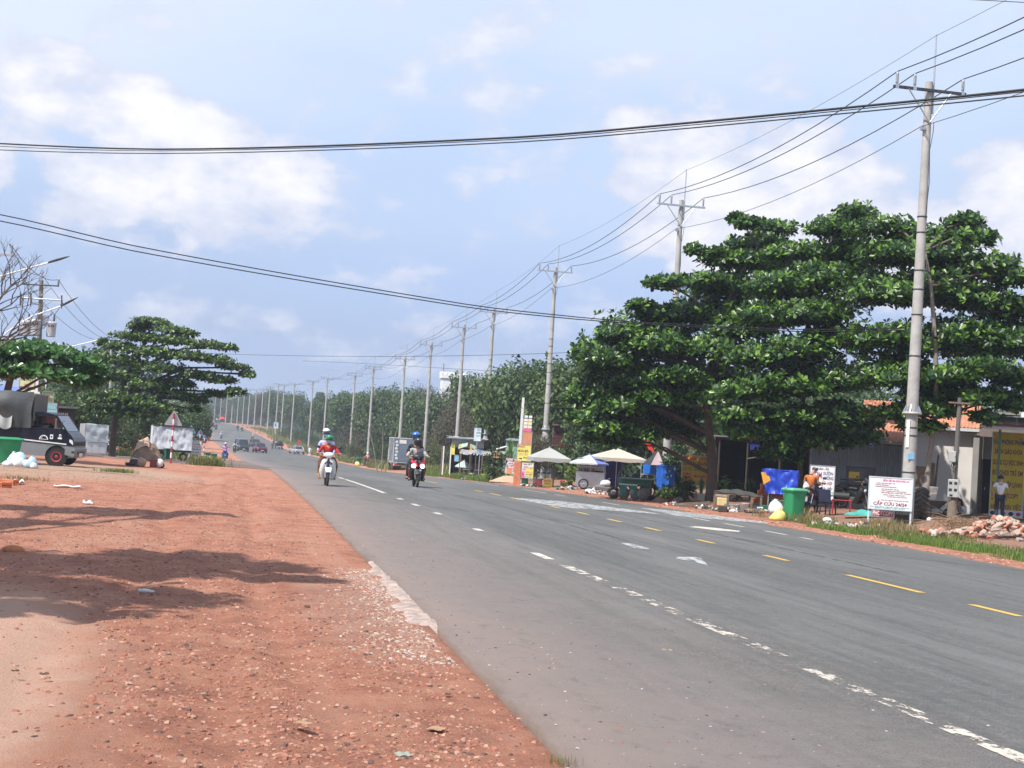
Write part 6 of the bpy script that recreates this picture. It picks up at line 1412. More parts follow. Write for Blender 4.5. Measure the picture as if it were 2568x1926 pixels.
brick_o = M('orange_brick', (.60, .20, .09), .85, 0, .2, 7, bump=.3); sackm = M('white_sack', (.70, .69, .66), .7, 0, .08, 6, bump=.4); bag_y = M('yellow_bag', (.74, .68, .18), .5, 0, .08, 6, bump=.4)
stainless = M('stainless', (.50, .51, .52), .32, .85, .1, 3, bump=.3, bscale=5)
def k_(d): return d/FOC
def spot(px, gy, d=None):
 p = gp(px, gy) if d is None else on(px, gy, d); return p, dist(p)
def wr(a, b, s): return float(fbm(np.array([a*4.0+s*7.3]), np.array([b*4.0+s*3.1]), 4, int(s)))
def board(label, x0, x1, y0, y1, gy, face, lines, legs='two', d=None, frame=None, name='sign_board', cat='sign', th=.035, turn=0, group=None, leg_mat=None):
 """x0..x1, y0..y1 seen extents of the panel, gy where it stands"""
 xc = (x0+x1)/2; p, D = spot(xc, gy, d); k = k_(D); w = (x1-x0)*k; gyc = 963-FOC*((p-EYE).dot(_U))/D
 zt, zb = (gyc-y0)*k, (gyc-y1)*k; h = zt-zb
 t = thing(name, label, cat, p, facing(p)+turn, group)
 G().box((0, 0, (zt+zb)/2), (w, th, h)).build('panel', face, t)
 fm = frame or galv
 for z in (zt, zb): G().box((0, -.004, z), (w+.05, th+.02, .03)).build('frame_rail', fm, t)
 for s in (-1, 1): G().box((s*(w/2+.008), -.004, (zt+zb)/2), (.032, th+.014, h-.03)).build('frame_side', fm, t)
 lm = leg_mat or fm
 if legs == 'two':
  for s in (-1, 1): G().box((s*(w/2-.01), .035, zb/2+.05), (.05, .05, zb+.1)).build('leg', lm, t)
 elif legs == 'one': G().cyl((0, .04, -.1), (0, .04, zb+h*.5), .04).build('post', lm, t)
 for (s, cx, cz, ww, hh, m) in lines: letter(s, t, cx*w, zb+cz*h, ww*w, hh*h, m, y=-th/2-.004)
 return t
# --- hospital notice
t = board('white hospital notice board with magenta heading standing before the nearest power pole', 2177, 2281, 1198, 1278, 1315, sheet_w,
 [('BỆNH VIỆN ĐA KHOA PHÚC AN', .12, .90, .60, .065, ink_mag), ('CẤP CỨU 24/24', .0, .165, .78, .105, ink_mar)]+
 [(s, -.37+w/2+o, z, w, .026, ink_mar) for s, w, z, o in (('1. KHÁM THEO BẢO HIỂM Y TẾ', .46, .81, 0), ('2. KHÁM SỨC KHOẺ CÔNG TY', .34, .755, 0), ('3. KHÁM SỨC KHOẺ LÁI XE, TIÊM CHỦNG', .50, .70, 0), ('- SIÊU ÂM, ĐO MẮT, NỘI SOI', .42, .63, .14), ('- CHỤP X-QUANG, ĐO LOÃNG XƯƠNG', .60, .575, .14), ('- XÉT NGHIỆM MÁU, NƯỚC TIỂU, TIM MẠCH', .70, .52, .14), ('KHÁM NGOẠI TỔNG QUÁT', .52, .455, .20), ('TAI MŨI HỌNG, RĂNG HÀM MẶT', .46, .40, .30), ('- SẢN PHỤ KHOA, KHÁM NHI, DA LIỄU', .66, .285, .14), )]+
 [('ĐỊA CHỈ: BỆNH VIỆN ĐA KHOA PHÚC AN', 0, .07, .92, .03, ink_cyan), ('ĐIỆN THOẠI CẤP CỨU', 0, .03, .7, .026, ink_cyan)], d=43.5, frame=M('pale_blue_frame', (.55, .62, .66), .5, .1, .08, 6))
G().tube([(-.68, -.03, 2.42), (-.64, -.03, 2.46), (-.60, -.03, 2.36), (-.66, -.03, 2.33)], .014, 5).build('emblem', ink_navy, t)
board('small red sign with white letters under the hospital notice board', 2186, 2239, 1279, 1296, 1314, M('red_board', (.42, .02, .05), .5), [('PHOTCOPY', 0, .5, .94, .72, ink_white)], d=44.2)
p, D = spot(2258, 1312, 44.3); o = tag(G().box((0, 0, .50), (.56, .4, 1.05), bev=.05).build('stone_block', M('dark_stone', (.05, .048, .046), .95, 0, .25, 4, bump=.5)), 'dark block of stone under the right half of the hospital notice board', 'stone block'); o.location = p; o.rotation_euler.z = facing(p)
# --- tractor tyre on edge with chevron lugs
p, D = spot(2304, 1303); k = k_(D); rt = 81*k/2; wt = .50
t = thing('tractor_tyre', 'huge worn tractor tyre standing upright beside the hospital notice board', 'tyre', p, facing(p)+.12)
tm = M('dusty_tyre', (.075, .062, .052), .95, 0, .25, 6, dirt=.4)
G().ring((0, 0, rt), rt-.24, .22, 'x', 36, 12, 1.0, wt/2/.22).build('casing', tm, t)
for s in (-1, 1):
 for i in range(18):
  a = 2*math.pi*(i+(.5 if s > 0 else 0))/18; g = G(); pts = []
  for q in range(5):
   x = s*(.03+.23*q/4); aa = a+.24*q/4; rr = rt-.015-.10*(q/4)**2.2
   pts.append(Vector((x, rr*math.cos(aa), rt+rr*math.sin(aa))))
  g.tube(pts, [.035, .042, .042, .042, .03], 5); g.build('tread_lug', tm, t)
# stump beside the tree trunk
p, D = spot(2312, 1300, dC+.3)
t = thing('tree_stump', 'cut tree stump with dead stubs behind the tractor tyre', 'stump', p)
G().tube([(0, 0, -.2), (.0, 0, .6), (-.05, 0, 1.25), (-.06, 0, 1.75)], [.36, .31, .34, .30], 11).build('bole', bark, t)
for dx, h0, h1, r in ((.25, 1.0, 1.9, .12), (.42, 1.05, 2.2, .045), (-.28, 1.2, 1.75, .10)): G().tube([(dx*.4, 0, h0-.4), (dx, -.05, h0), (dx*1.15, -.05, h1)], [r*1.4, r, r*.7], 8).build('stub', bark, t)
# --- utility pole with meter boxes
p, D = spot(2386, 1312); k = k_(D)
t = thing('utility_pole', 'dark utility pole carrying meter boxes in front of the white house', 'utility pole', p, facing(p)); t.scale = ((1312-996)*k/5.6,)*3
G().tube([(0, 0, -.3), (.0, 0, .7), (.0, 0, 1.02)], [.24, .20, .19], 12).build('butt', M('timber_butt', (.19, .15, .11), .95, 0, .25, 5, bump=.5), t)
G().tube([(.03, 0, .9), (.05, 0, 2.6), (.09, 0, 5.6)], [.12, .11, .09], 12).build('shaft', M('grey_brown_shaft', (.12, .11, .10), .85, 0, .2, 5, bump=.3), t)
G().box((.09, -.12, 5.35), (.95, .08, .07), ry=.02).build('crossbar', timber, t)
mc = M('meter_box', (.42, .43, .40), .5, .2, .08, 4, dirt=.3)
o = G().box((-.0, -.19, 1.55), (.46, .18, .80), bev=.02).build('meter_cabinet', mc, t)
for x, z in ((-.12, 1.78), (.10, 1.78), (-.12, 1.48), (.10, 1.48)): G().box((x, -.285, z), (.13, .012, .12)).build('meter_window', glassm, o)
G().box((-.08, -.285, 1.24), (.13, .012, .08)).build('meter_window', glassm, o)
o = G().box((-.10, -.13, 2.95), (.30, .16, .48), bev=.02).build('meter_cabinet', mc, t); G().box((.02, -.215, 2.95), (.03, .012, .05)).build('latch', steel_dk, o)
G().tube([(-.05, -.14, 2.7), (-.14, -.16, 2.55), (-.02, -.2, 2.42), (.10, -.16, 2.5), (.08, -.13, 2.8)], .022, 6).build('cable_loop', wire_mat, t)
G().tube([(.05, -.12, 2.5), (.05, -.13, 1.95)], .02, 6).build('conduit', steel_dk, t)
# --- the white house
dH = 60.0; P0 = on(2350, 1290, dH); kH = k_(dH); rzH = facing(P0)
# the ground there falls a little; the house stands on a plinth
house = thing('roadside_house', 'low white house with clay tile roof and dark doorway on the right', 'house', P0, rzH)
gyH = 963-FOC*((P0-EYE).dot(_U))/dH
def hx(px): return (px-2350)*kH
def hz(py, px=2350): return (gyH+(px-2350)*.063-py)*kH
G().box(((hx(2258)+hx(2428))/2, .1, 1.85), (hx(2428)-hx(2258), .2, 3.7)).build('wall', white_wall, house)
G().box((hx(2431)+.06, -.03, 1.8), (.24, .46, 3.6)).build('column', grey_wall, house)
xl, xr = hx(2437)+.08, hx(2700); dl, dr_ = hx(2430)+.42, hx(2480)
G().box(((dl-.42+dl)/2-.04, 1.3, 1.8), (.42, .2, 3.6)).build('wall', grey_wall, house); G().box(((dr_+xr)/2, 1.3, 1.8), (xr-dr_, .2, 3.6)).build('wall', grey_wall, house); G().box(((dl+dr_)/2-.02, 1.3, 3.08), (dr_-dl-.004, .196, 1.04)).build('lintel_wall', grey_wall, house)
dd = G().box(((dl+dr_)/2, 1.36, 1.28), (dr_-dl-.01, .06, 2.56)).build('door', M('dark_door', (.022, .022, .024), .6, 0, .2, 3), house)
G().box((dl+.12, 1.31, 1.2), (.03, .05, .14)).build('handle', galv, dd)
for x in (dl-.03, dr_-.06): G().box((x, 1.18, 1.28), (.08, .08, 2.56)).build('door_frame', timber, house)
G().box(((hx(2430)+hx(2800))/2, -2.9, .0), (hx(2800)-hx(2430), 7.6, .14)).build('plinth', M('red_brown_floor', (.19, .10, .08), .85, 0, .2, 3, dirt=.3), house)
# eaves and roof
G().box(((hx(2250)+hx(2440))/2, -.12, 3.74), (hx(2440)-hx(2250), .5, .06)).build('eave_sheet', M('maroon_sheet', (.20, .03, .045), .5, .2, .15, 3), house)
G().box(((hx(2250)+hx(2440))/2, -.39, 3.82), (hx(2440)-hx(2250), .04, .14)).build('fascia', M('pale_fascia', (.62, .58, .56), .6, 0, .1, 3, dirt=.2), house)
def tile_fn(a, b):
 rows = 11; f = (b*rows) % 1
 return (hx(2150)+(hx(2445)-hx(2150))*a, -.38+3.0*b, 3.92+1.15*b-.035*f+.022*math.sin(a*2*math.pi*34))
o = G().grid(tile_fn, 204, 44, False).build('roof_tiles', tile_m, house); o['kind'] = 'stuff'
G().box(((hx(2440)+hx(2760))/2, -1.4, 3.98), (hx(2760)-hx(2440), 5.6, .06), rx=.02).build('porch_roof', M('tin_sheet', (.46, .50, .50), .4, .5, .1, 2, dirt=.2), house)
for z, m in ((3.92, 'pale_fascia'), (4.06, 'maroon_sheet')): G().box(((hx(2440)+hx(2760))/2, -4.22, z-.06), (hx(2760)-hx(2440), .04, .10)).build('fascia', _MC[m], house)
G().tube([(hx(2150), -.66, 5.09+.0), (hx(2445), 2.62, 5.09)], .01, 4) if False else None
for x in (hx(2482), hx(2568), hx(2660)): G().box((x, -3.4, 1.93), (.09, .09, 3.82)).build('porch_post', M('green_post', (.10, .22, .18), .5, 0, .1, 5), house)
house.scale.z = hz(1079)/3.74
# back range of the same yard
bk = thing('flat_roofed_building', 'flat brown building with dark openings above the porch roof at right', 'building', on(2515, 1200, 78), rzH)
kb = k_(78); z0 = (963-FOC*((bk.location-EYE).dot(_U))/78)
def bz_(py): return (z0-py)*kb
G().box((0, 1, bz_(1050)/2), (130*kb, 2, bz_(1038))).build('wall', M('brown_render', (.17, .125, .10), .9, 0, .2, 2), bk)
for x in (-30, 8, 46): G().box((x*kb, -.02, bz_(1052)), (32*kb, .08, 16*kb)).build('opening', under, bk)
G().box((0, .9, bz_(1037)), (140*kb, 2.4, .12)).build('roof_slab', M('roof_slab_grey', (.25, .22, .20), .9), bk)
gb = thing('gable_building', 'white gabled building end with steep roof at the right edge', 'building', on(2575, 1200, 92), rzH); kb = k_(92); z0 = (963-FOC*((gb.location-EYE).dot(_U))/92)
G().prism([(-1.3, 0, 0), (-1.3, 0, (z0-1042)*kb), (.5, 0, (z0-985)*kb), (3, 0, (z0-960)*kb), (3, 0, 0)], (0, 0, 0), (0, 3, 0)).build('wall', white_wall, gb)
G().tube([(-1.5, -.1, (z0-1046)*kb), (.5, -.1, (z0-983)*kb)], .10, 4).build('roof_edge', timber_dk, gb)
board('narrow white and violet sign strip at the right edge above the porch', 2559, 2590, 1003, 1047, 1090, sheet_w, [('NHÀ', 0, .80, .8, .2, ink_navy), ('TRỌ', 0, .5, .8, .2, ink_navy)], legs='one', d=70)
# --- the yellow banner
t = board('tall yellow banner with red lines of shop lettering beside the dark doorway', 2482, 2560, 1085, 1302, 1304, yel,
 [(s, 0, z, w, .062, m) for s, z, w, m in (('VĂN PHÒNG PHẨM', .885, .92, ink_navy), ('SÁCH GIÁO KHOA', .775, .84, ink_mar), ('DỤNG CỤ HỌC SINH', .65, .92, ink_mar), ('ĐỒ CHƠI TRẺ EM', .53, .92, ink_mar), ('NƯỚC HỘP LẠNH', .395, .90, ink_mar), ('PHOTOCOPY', .265, .72, ink_mar), ('HỒ SƠ XIN VIỆC', .135, .92, ink_mar))], legs=None, d=56.8, name='shop_banner', cat='banner')
zz = .30
G().box((0, -.022, .18), (1.30, .006, .26)).build('picture_strip', label_white, t)
for x, m in ((-.5, ink_navy), (-.1, ink_mag), (.2, ink), (.48, ink_mag)): G().ell((x, -.03, .18), (.10, .006, .08), 8, 5).build('printed_picture', m, t)
# --- corrugated wall and shelter
dW = 63.0
PW0 = on(2130, 1245, dW); rzW = facing(PW0); kW = k_(dW); gW = 963-FOC*((PW0-EYE).dot(_U))/dW
mw = thing('metal_wall', 'corrugated iron wall in shade between the food banner and the white house', 'wall', PW0, rzW)
def wx(px): return (px-2130)*kW
def wz(py): return (gW-py)*kW
xs = [2028, 2072, 2116, 2160, 2204, 2262]
for i in range(5):
 a0, a1 = wx(xs[i])+.01, wx(xs[i+1])+.03; n = int((a1-a0)/.10)*8
 G().slab(lambda a, b: (a0+(a1-a0)*a, .028*math.sin(a*n/8*2*math.pi)-.02*(i % 2), wz(1222)+(wz(1112)-wz(1222))*b), n, 1, .004).build('corrugated_sheet', corr_m, mw)
for py in (1203, 1212, 1220): G().tube([(wx(2105), -.07, wz(py)), (wx(2190), -.07, wz(py))], .02, 5).build('rail', steel_dk, mw)
G().box(((wx(2028)+wx(2262))/2, .12, wz(1230)/2), (wx(2262)-wx(2028), .2, wz(1222))).build('low_wall', M('ochre_plinth', (.22, .155, .10), .9, 0, .3, 2, dirt=.3), mw)
G().box(((wx(2010)+wx(2262))/2, -.5, wz(1108)), (wx(2262)-wx(2010), 1.6, .07), rx=.06).build('roof_sheet', rust_roof, mw)
def tile2(a, b):
 f = (b*9) % 1; return (wx(2000)+(wx(2265)-wx(2000))*a, -.2+3.0*b, wz(1102)+1.0*b-.03*f+.02*math.sin(a*2*math.pi*30))
o = G().grid(tile2, 180, 27, False).build('roof_tiles', tile_m, mw); o['kind'] = 'stuff'
# dark open shelter
PS = on(1930, 1248, 70); rzS = facing(PS); kS = k_(70); gS = 963-FOC*((PS-EYE).dot(_U))/70
sh = thing('open_shelter', 'dark open-fronted food shelter with tin roof behind the almond trunks', 'shelter', PS, rzS)
def sx(px): return (px-1930)*kS
def sz(py): return (gS-py)*kS
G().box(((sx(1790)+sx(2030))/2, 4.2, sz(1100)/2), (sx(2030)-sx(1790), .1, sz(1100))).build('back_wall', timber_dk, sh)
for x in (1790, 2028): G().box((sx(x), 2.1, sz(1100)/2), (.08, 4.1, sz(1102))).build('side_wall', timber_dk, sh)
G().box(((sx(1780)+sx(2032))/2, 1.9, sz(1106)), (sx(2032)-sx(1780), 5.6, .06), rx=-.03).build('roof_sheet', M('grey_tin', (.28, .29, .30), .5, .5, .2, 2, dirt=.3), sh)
for x in (1800, 1870, 1950, 2024): G().cyl((sx(x), -.7, 0), (sx(x), -.7, sz(1106)), .05).build('post', timber_dk, sh)
G().box((sx(1935), -.72, sz(1122)), (sx(2000)-sx(1880), .03, .35)).build('blue_valance', navy_tarp, sh)
G().tube([(sx(1870), -.8, sz(1154)), (sx(1950), -.75, sz(1136))], .03, 6).build('leaning_pole', timber, sh)
for x in (1840, 1900, 1975):
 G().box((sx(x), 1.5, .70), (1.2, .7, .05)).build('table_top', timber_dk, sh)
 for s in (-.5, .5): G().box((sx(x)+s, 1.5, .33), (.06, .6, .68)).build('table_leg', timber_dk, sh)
# --- food banner
t = board('white food banner with maroon and navy words hung before the iron wall', 2028, 2088, 1168, 1252, 1268, sheet_w,
 [('QUÁN - ĂN', 0, .90, .50, .07, ink), ('CƠM', -.24, .70, .44, .20, ink_mar), ('SƯỜN', .24, .77, .40, .10, ink_navy), ('NƯỚNG', .24, .63, .44, .10, ink_navy), ('PHẦN DĨA HỘP', .05, .475, .74, .085, ink_mar), ('SÁNG - TRƯA - CHIỀU', .08, .325, .7, .07, ink_navy), ('GIẢI KHÁT', .20, .17, .55, .10, ink_green)], legs=None, d=52, name='food_banner', cat='banner')
# --- wheelie bin and bags on the right
def bin_(label, xc, y0, y1, wpx, mat, lidm, turn=.3, d=None, group=None, wheels=True):
 p, D = spot(xc, y1, d); k = k_(D); h = (y1-y0)*k; w = wpx*k
 t = thing('wheelie_bin', label, 'bin', p, facing(p)+turn, group); dp = w*1.1
 G().loft([rrect(w*.72, dp*.70, .06, 0, .06), rrect(w*.80, dp*.78, h*.5, 0, .06), rrect(w*.92, dp*.92, h*.90, 0, .06)]).build('body', mat, t)
 G().loft([rrect(w*1.04, dp*1.04, h*.90, 0, .07), rrect(w*1.04, dp*1.04, h*.935, 0, .07)]).build('rim', mat, t)
 G().loft([rrect(w*1.06, dp*1.08, h*.935, 0, .08), rrect(w*1.04, dp*1.05, h*.97, -.01, .08), rrect(w*.8, dp*.8, h, 0, .08)]).build('lid', lidm, t)
 G().tube([(-w*.4, dp*.56, h*.88), (-w*.4, dp*.62, h*.93), (w*.4, dp*.62, h*.93), (w*.4, dp*.56, h*.88)], .02, 6).build('handle', lidm, t)
 if wheels:
  for s in (-1, 1):
   o = G().ring((s*w*.40, dp*.36, .11), .08, .035, 'x', 14, 6).build('wheel', rubber, t); G().lathe([(0, 0), (.05, 0), (.06, .02)], 10, (s*w*.42, dp*.36, .11), True, Matrix.Rotation(s*math.pi/2, 3, 'Y')).build('hub', engine_m, o)
 return t
bin_('bright green wheelie bin between the blue tarp stall and the roadside grass', 1989, 1224, 1306, 46, bin_green, M('pale_green_lid', (.10, .36, .20), .4, 0, .15, 3, dirt=.1), -.9)
def sack(label, px, gy, w, h, mat, d=None, name='plastic_bag', group=None, seed=1, tip=.5):
 p, D = spot(px, gy, d); k = k_(D); W_, H_ = w*k, h*k; r = np.random.default_rng(seed); ph = r.random(6)*6.28; g = G(); rings = []
 prof = [(.02, .0), (.85, .02), (1.0, .22), (.92, .48), (.66, .72), (.32, .88), (.16, .95), (.22, 1.0)] if tip else [(.02, 0), (.9, .03), (1, .35), (.9, .7), (.55, .93), (.02, 1.0)]
 for q, z in prof:
  ring = []
  for j in range(16):
   a = j*math.pi/8; f = 1+.13*math.sin(3*a+ph[0]+z*3)+.09*math.sin(5*a+ph[1]-z*5)+.05*math.sin(9*a+ph[2]+z*11); ring.append((W_/2*q*f*math.cos(a)+.12*W_*z*math.sin(ph[3]), W_/2*.85*q*f*math.sin(a), H_*z*(1+.05*math.sin(4*a+ph[4]))))
  rings.append(ring)
 g.loft(rings); o = g.build(name, mat); o.location = p; o.rotation_euler.z = facing(p); return tag(o, label, 'bag', group)
sack('white sack leaning on the green bin, above the yellow bag', 1946, 1289, 40, 36, sackm, seed=3)
sack('pale yellow plastic bag on the ground before the white sack', 1949, 1306, 38, 30, bag_y, seed=5)
for i, (px, gy, w, h, lab) in enumerate(((2075, 1312, 24, 14, 'white crumpled bag in the grass left of the hospital board'), (2043, 1318, 14, 9, 'small white bag by the foot of the green bin'), (2140, 1328, 26, 12, 'white bag at the grass edge below the hospital board'), (1998, 1309, 12, 8, 'small white scrap bag at the front of the green bin'), (2330, 1308, 12, 10, 'white bag beside the tractor tyre base'))): sack(lab, px, gy, w, h, sackm, seed=20+i, tip=0, group='white litter bags in the verge')
sack('small yellow bag in the grass under the hospital board', 2203, 1322, 12, 9, bag_y, seed=31, tip=0)
# green net heap
p, D = spot(2190, 1308, 47.0); o = G().slab(lambda a, b: ((a-.5)*1.9, (b-.5)*.7, .03+.20*math.sin(a*math.pi)*math.sin(b*math.pi)+.05*math.sin(a*17)*math.sin(b*9)), 24, 8, .01).build('green_net', M('teal_net', (.05, .30, .26), .7, 0, .3, 6)); o.location = p; o.rotation_euler.z = facing(p); tag(o, 'crumpled teal net lying behind the hospital notice board', 'net')
# --- blue tarp stall
p, D = spot(1958, 1276); k = k_(D)
t = thing('covered_stall', 'food stall wrapped in shiny blue tarp behind the green bin', 'stall', p, facing(p))
wb, hb = 76*k, 98*k
def bt(a, b):
 x = -wb/2+wb*a; z = hb*(1-.62*b); f = .30*wr(a*1.5, b, 7); return (x-.10*(1-b)*(1-a)*2, -.55+f-.04*b, z)
G().slab(bt, 30, 12, .01).build('tarpaulin_front', bluetarp, t)
G().slab(lambda a, b: (-wb/2+wb*a-.20*(1-a), -.55+1.1*b, hb+.05*math.sin(a*7)*math.sin(b*3)-.02), 16, 6, .01).build('tarpaulin_top', bluetarp, t)
for s, nm in ((-1, 'tarpaulin_side'), (1, 'tarpaulin_side')): G().slab(lambda a, b: (s*(wb/2+.01+.03*math.sin(b*9)), -.54+1.08*(a if s > 0 else 1-a), hb*(1-.62*b)-.02), 8, 8, .01).build(nm, bluetarp, t)
G().slab(lambda a, b: (-wb/2-.22+.24*a+.12*b, -.58-.03*math.sin(a*5), hb*.95-.46*b*(1-a*.4)-.06), 8, 8, .01).build('orange_lining', M('orange_lining', (.70, .34, .04), .6), t)
G().box((0, .05, hb*.22), (wb*.9, .9, hb*.40)).build('cabinet', M('stall_green', (.02, .11, .06), .5, 0, .15, 3), t)
for s in (-1, 1): G().cyl((s*wb*.42, -.48, 0), (s*wb*.42, -.48, hb*.4), .025).build('leg', galv, t)
letter('Cháo', t, -.10, hb*.32, .62, .16, ink_red, y=-.42); letter('Dinh Dưỡng', t, -.10, hb*.22, .5, .06, ink_white, y=-.42); letter('DẢ', t, .05, hb*.10, .40, .13, ink_red, y=-.42)
# --- stack of hollow orange bricks
def hollow_brick():
 g = G(); L, w, h = .19, .085, .085
 g.box((0, 0, -h/2+.007), (L, w, .014)); g.box((0, 0, h/2-.007), (L, w, .014)); g.box((0, 0, 0), (L, w-.002, .013))
 for y in (-w/2+.007, w/2-.007, 0): g.box((0, y, 0), (L-.001, .012, h-.03))
 return g.mesh('brick', brick_o)
hb_me = hollow_brick()
p, D = spot(1908, 1262); k = k_(D)
t = thing('brick_stack', 'stepped stack of hollow orange bricks left of the blue tarp stall', 'brick stack', p, facing(p)+.15)
for lv, (a, b) in enumerate(((-3, 3), (-3, 3), (-2, 3), (-2, 3), (-1, 3), (-1, 3), (0, 3), (0, 2), (0, 2))):
 for i in range(a, b):
  for q in range(2):
   o = link('brick', hb_me, t); o.location = (i*.098+R_.uniform(-.006, .006), .10-.2*q+R_.uniform(-.01, .01), .045+lv*.088); o.rotation_euler.z = math.pi/2+R_.uniform(-.05, .05)
# --- low work table with netting and clutter below
p, D = spot(1850, 1280); k = k_(D)
t = thing('work_table', 'low wooden table with dark netting on top among clutter by the road', 'table', p, facing(p)-.05)
wt_, ht_ = 122*k, 42*k
G().slab(lambda a, b: (-wt_/2+wt_*a, -.45+.9*b, ht_+.04+.16*math.sin(a*math.pi)*math.sin(b*math.pi)-.10*a+.02*math.sin(a*21+b*8)), 28, 8, .02).build('netting', M('dark_net', (.055, .055, .05), .95, 0, .35, 12, bump=.6), t)
G().box((0, 0, ht_-.03), (wt_*.98, .86, .04), ry=.04).build('table_top', timber, t)
for x, y in ((-.47, -.4), (-.2, -.42), (.28, -.4), (.47, -.4), (-.47, .4), (.47, .4)): G().box((x*wt_, y, ht_/2-.04), (.08, .08, ht_-.06)).build('leg', timber, t)
G().box((-.33*wt_, -.42, ht_-.10), (wt_*.3, .04, .09)).build('apron', M('pale_timber', (.34, .27, .20), .9, 0, .2, 6), t)
def cluster(items):
 for name, lab, cat, px, gy, fn in items:
  p, D = spot(px, gy); g, mats = fn(k_(D)); o = g.build(name, mats); o.location = p; o.rotation_euler.z = facing(p)+R_.uniform(-.3, .3); tag(o, lab, cat)
def bucket(wpx, hpx, mat):
 def f(k): w, h = wpx*k/2, hpx*k; return G().lathe([(0, .02), (w*.72, .0), (w*.95, h*.96), (w*1.05, h), (w*.92, h*.97), (w*.7, .03), (0, .03)], 16), mat
 return f
def box_of(wpx, hpx, mat, dep=.4):
 def f(k): return G().box((0, 0, hpx*k/2), (wpx*k, dep, hpx*k), bev=.02), mat
 return f
def heap_of(wpx, hpx, mat, n=26, s=.10):
 def f(k):
  g = G(); W_ = wpx*k/2; H_ = hpx*k
  for i in range(n):
   a = R_.random()*6.28; q = R_.random()**.7; g.box((W_*q*math.cos(a), W_*.6*q*math.sin(a), max(.02, H_*(1-q)*R_.random())), (s*R_.uniform(.6, 1.8), s*R_.uniform(.5, 1), s*R_.uniform(.3, .8)), R_.random()*3, R_.random()*.8, R_.random()*.8)
  return g, mat
 return f
cluster([('bucket', 'white plastic bucket under the right end of the work table', 'bucket', 1868, 1284, bucket(20, 22, sackm)), ('bucket', 'smaller white bucket beside the first under the work table', 'bucket', 1849, 1283, bucket(13, 18, M('pale_bucket', (.55, .57, .58), .5))),
 ('crate', 'pale yellow crate with round holes under the left end of the work table', 'crate', 1808, 1268, box_of(30, 20, M('cream_plastic', (.66, .52, .24), .6, 0, .15, 5))), ('storage_box', 'grey box on the ground under the work table', 'box', 1830, 1276, box_of(24, 12, galv)), ('storage_box', 'dark box in the clutter left of the white buckets', 'box', 1812, 1284, box_of(22, 15, timber_dk)),
 ('storage_box', 'low grey box in the clutter right of the work table', 'box', 1902, 1278, box_of(26, 10, corr_m)), ('storage_box', 'dark green box at the right end of the clutter', 'box', 1915, 1283, box_of(18, 16, bin_dk))])
p, D = spot(1740, 1272); t = thing('plank_pile', 'long grey planks lying on the verge before the potted plants', 'planks', p, facing(p)-.12)
for i in range(5): G().box((R_.uniform(-.1, .1), -.3+.15*i, .05+.05*(i % 3)+.02), (1.25+.1*i, .13, .04), R_.uniform(-.08, .08), 0, -.13).build('plank', timber, t)
for i, (px, gy, w, h, m) in enumerate(((1835, 1283, 90, 12, 'gravel'), (1905, 1286, 70, 12, 'clutter'), (1770, 1276, 60, 9, 'gravel'), (1500, 1239, 70, 8, 'pale'), (1430, 1228, 70, 7, 'gravel'), (1340, 1220, 70, 7, 'pale'), (1690, 1268, 60, 8, 'clutter'), (2090, 1318, 120, 10, 'pale'), (2160, 1322, 70, 10, 'gravel'), (1190, 1203, 70, 6, 'clutter'))):
 p, D = spot(px, gy); g, mt = heap_of(w, h, island_mat('mixed_scrap', [(.55, .53, .50), (.10, .08, .07), (.30, .20, .15), (.62, .60, .56), (.04, .05, .06), (.35, .10, .06), (.06, .16, .12), (.40, .36, .30)]) if i == 0 else bpy.data.materials['mixed_scrap'], 70, .13)(k_(D)); o = g.build('scrap_litter', mt); o.location = p; o.rotation_euler.z = facing(p); o['kind'] = 'stuff'
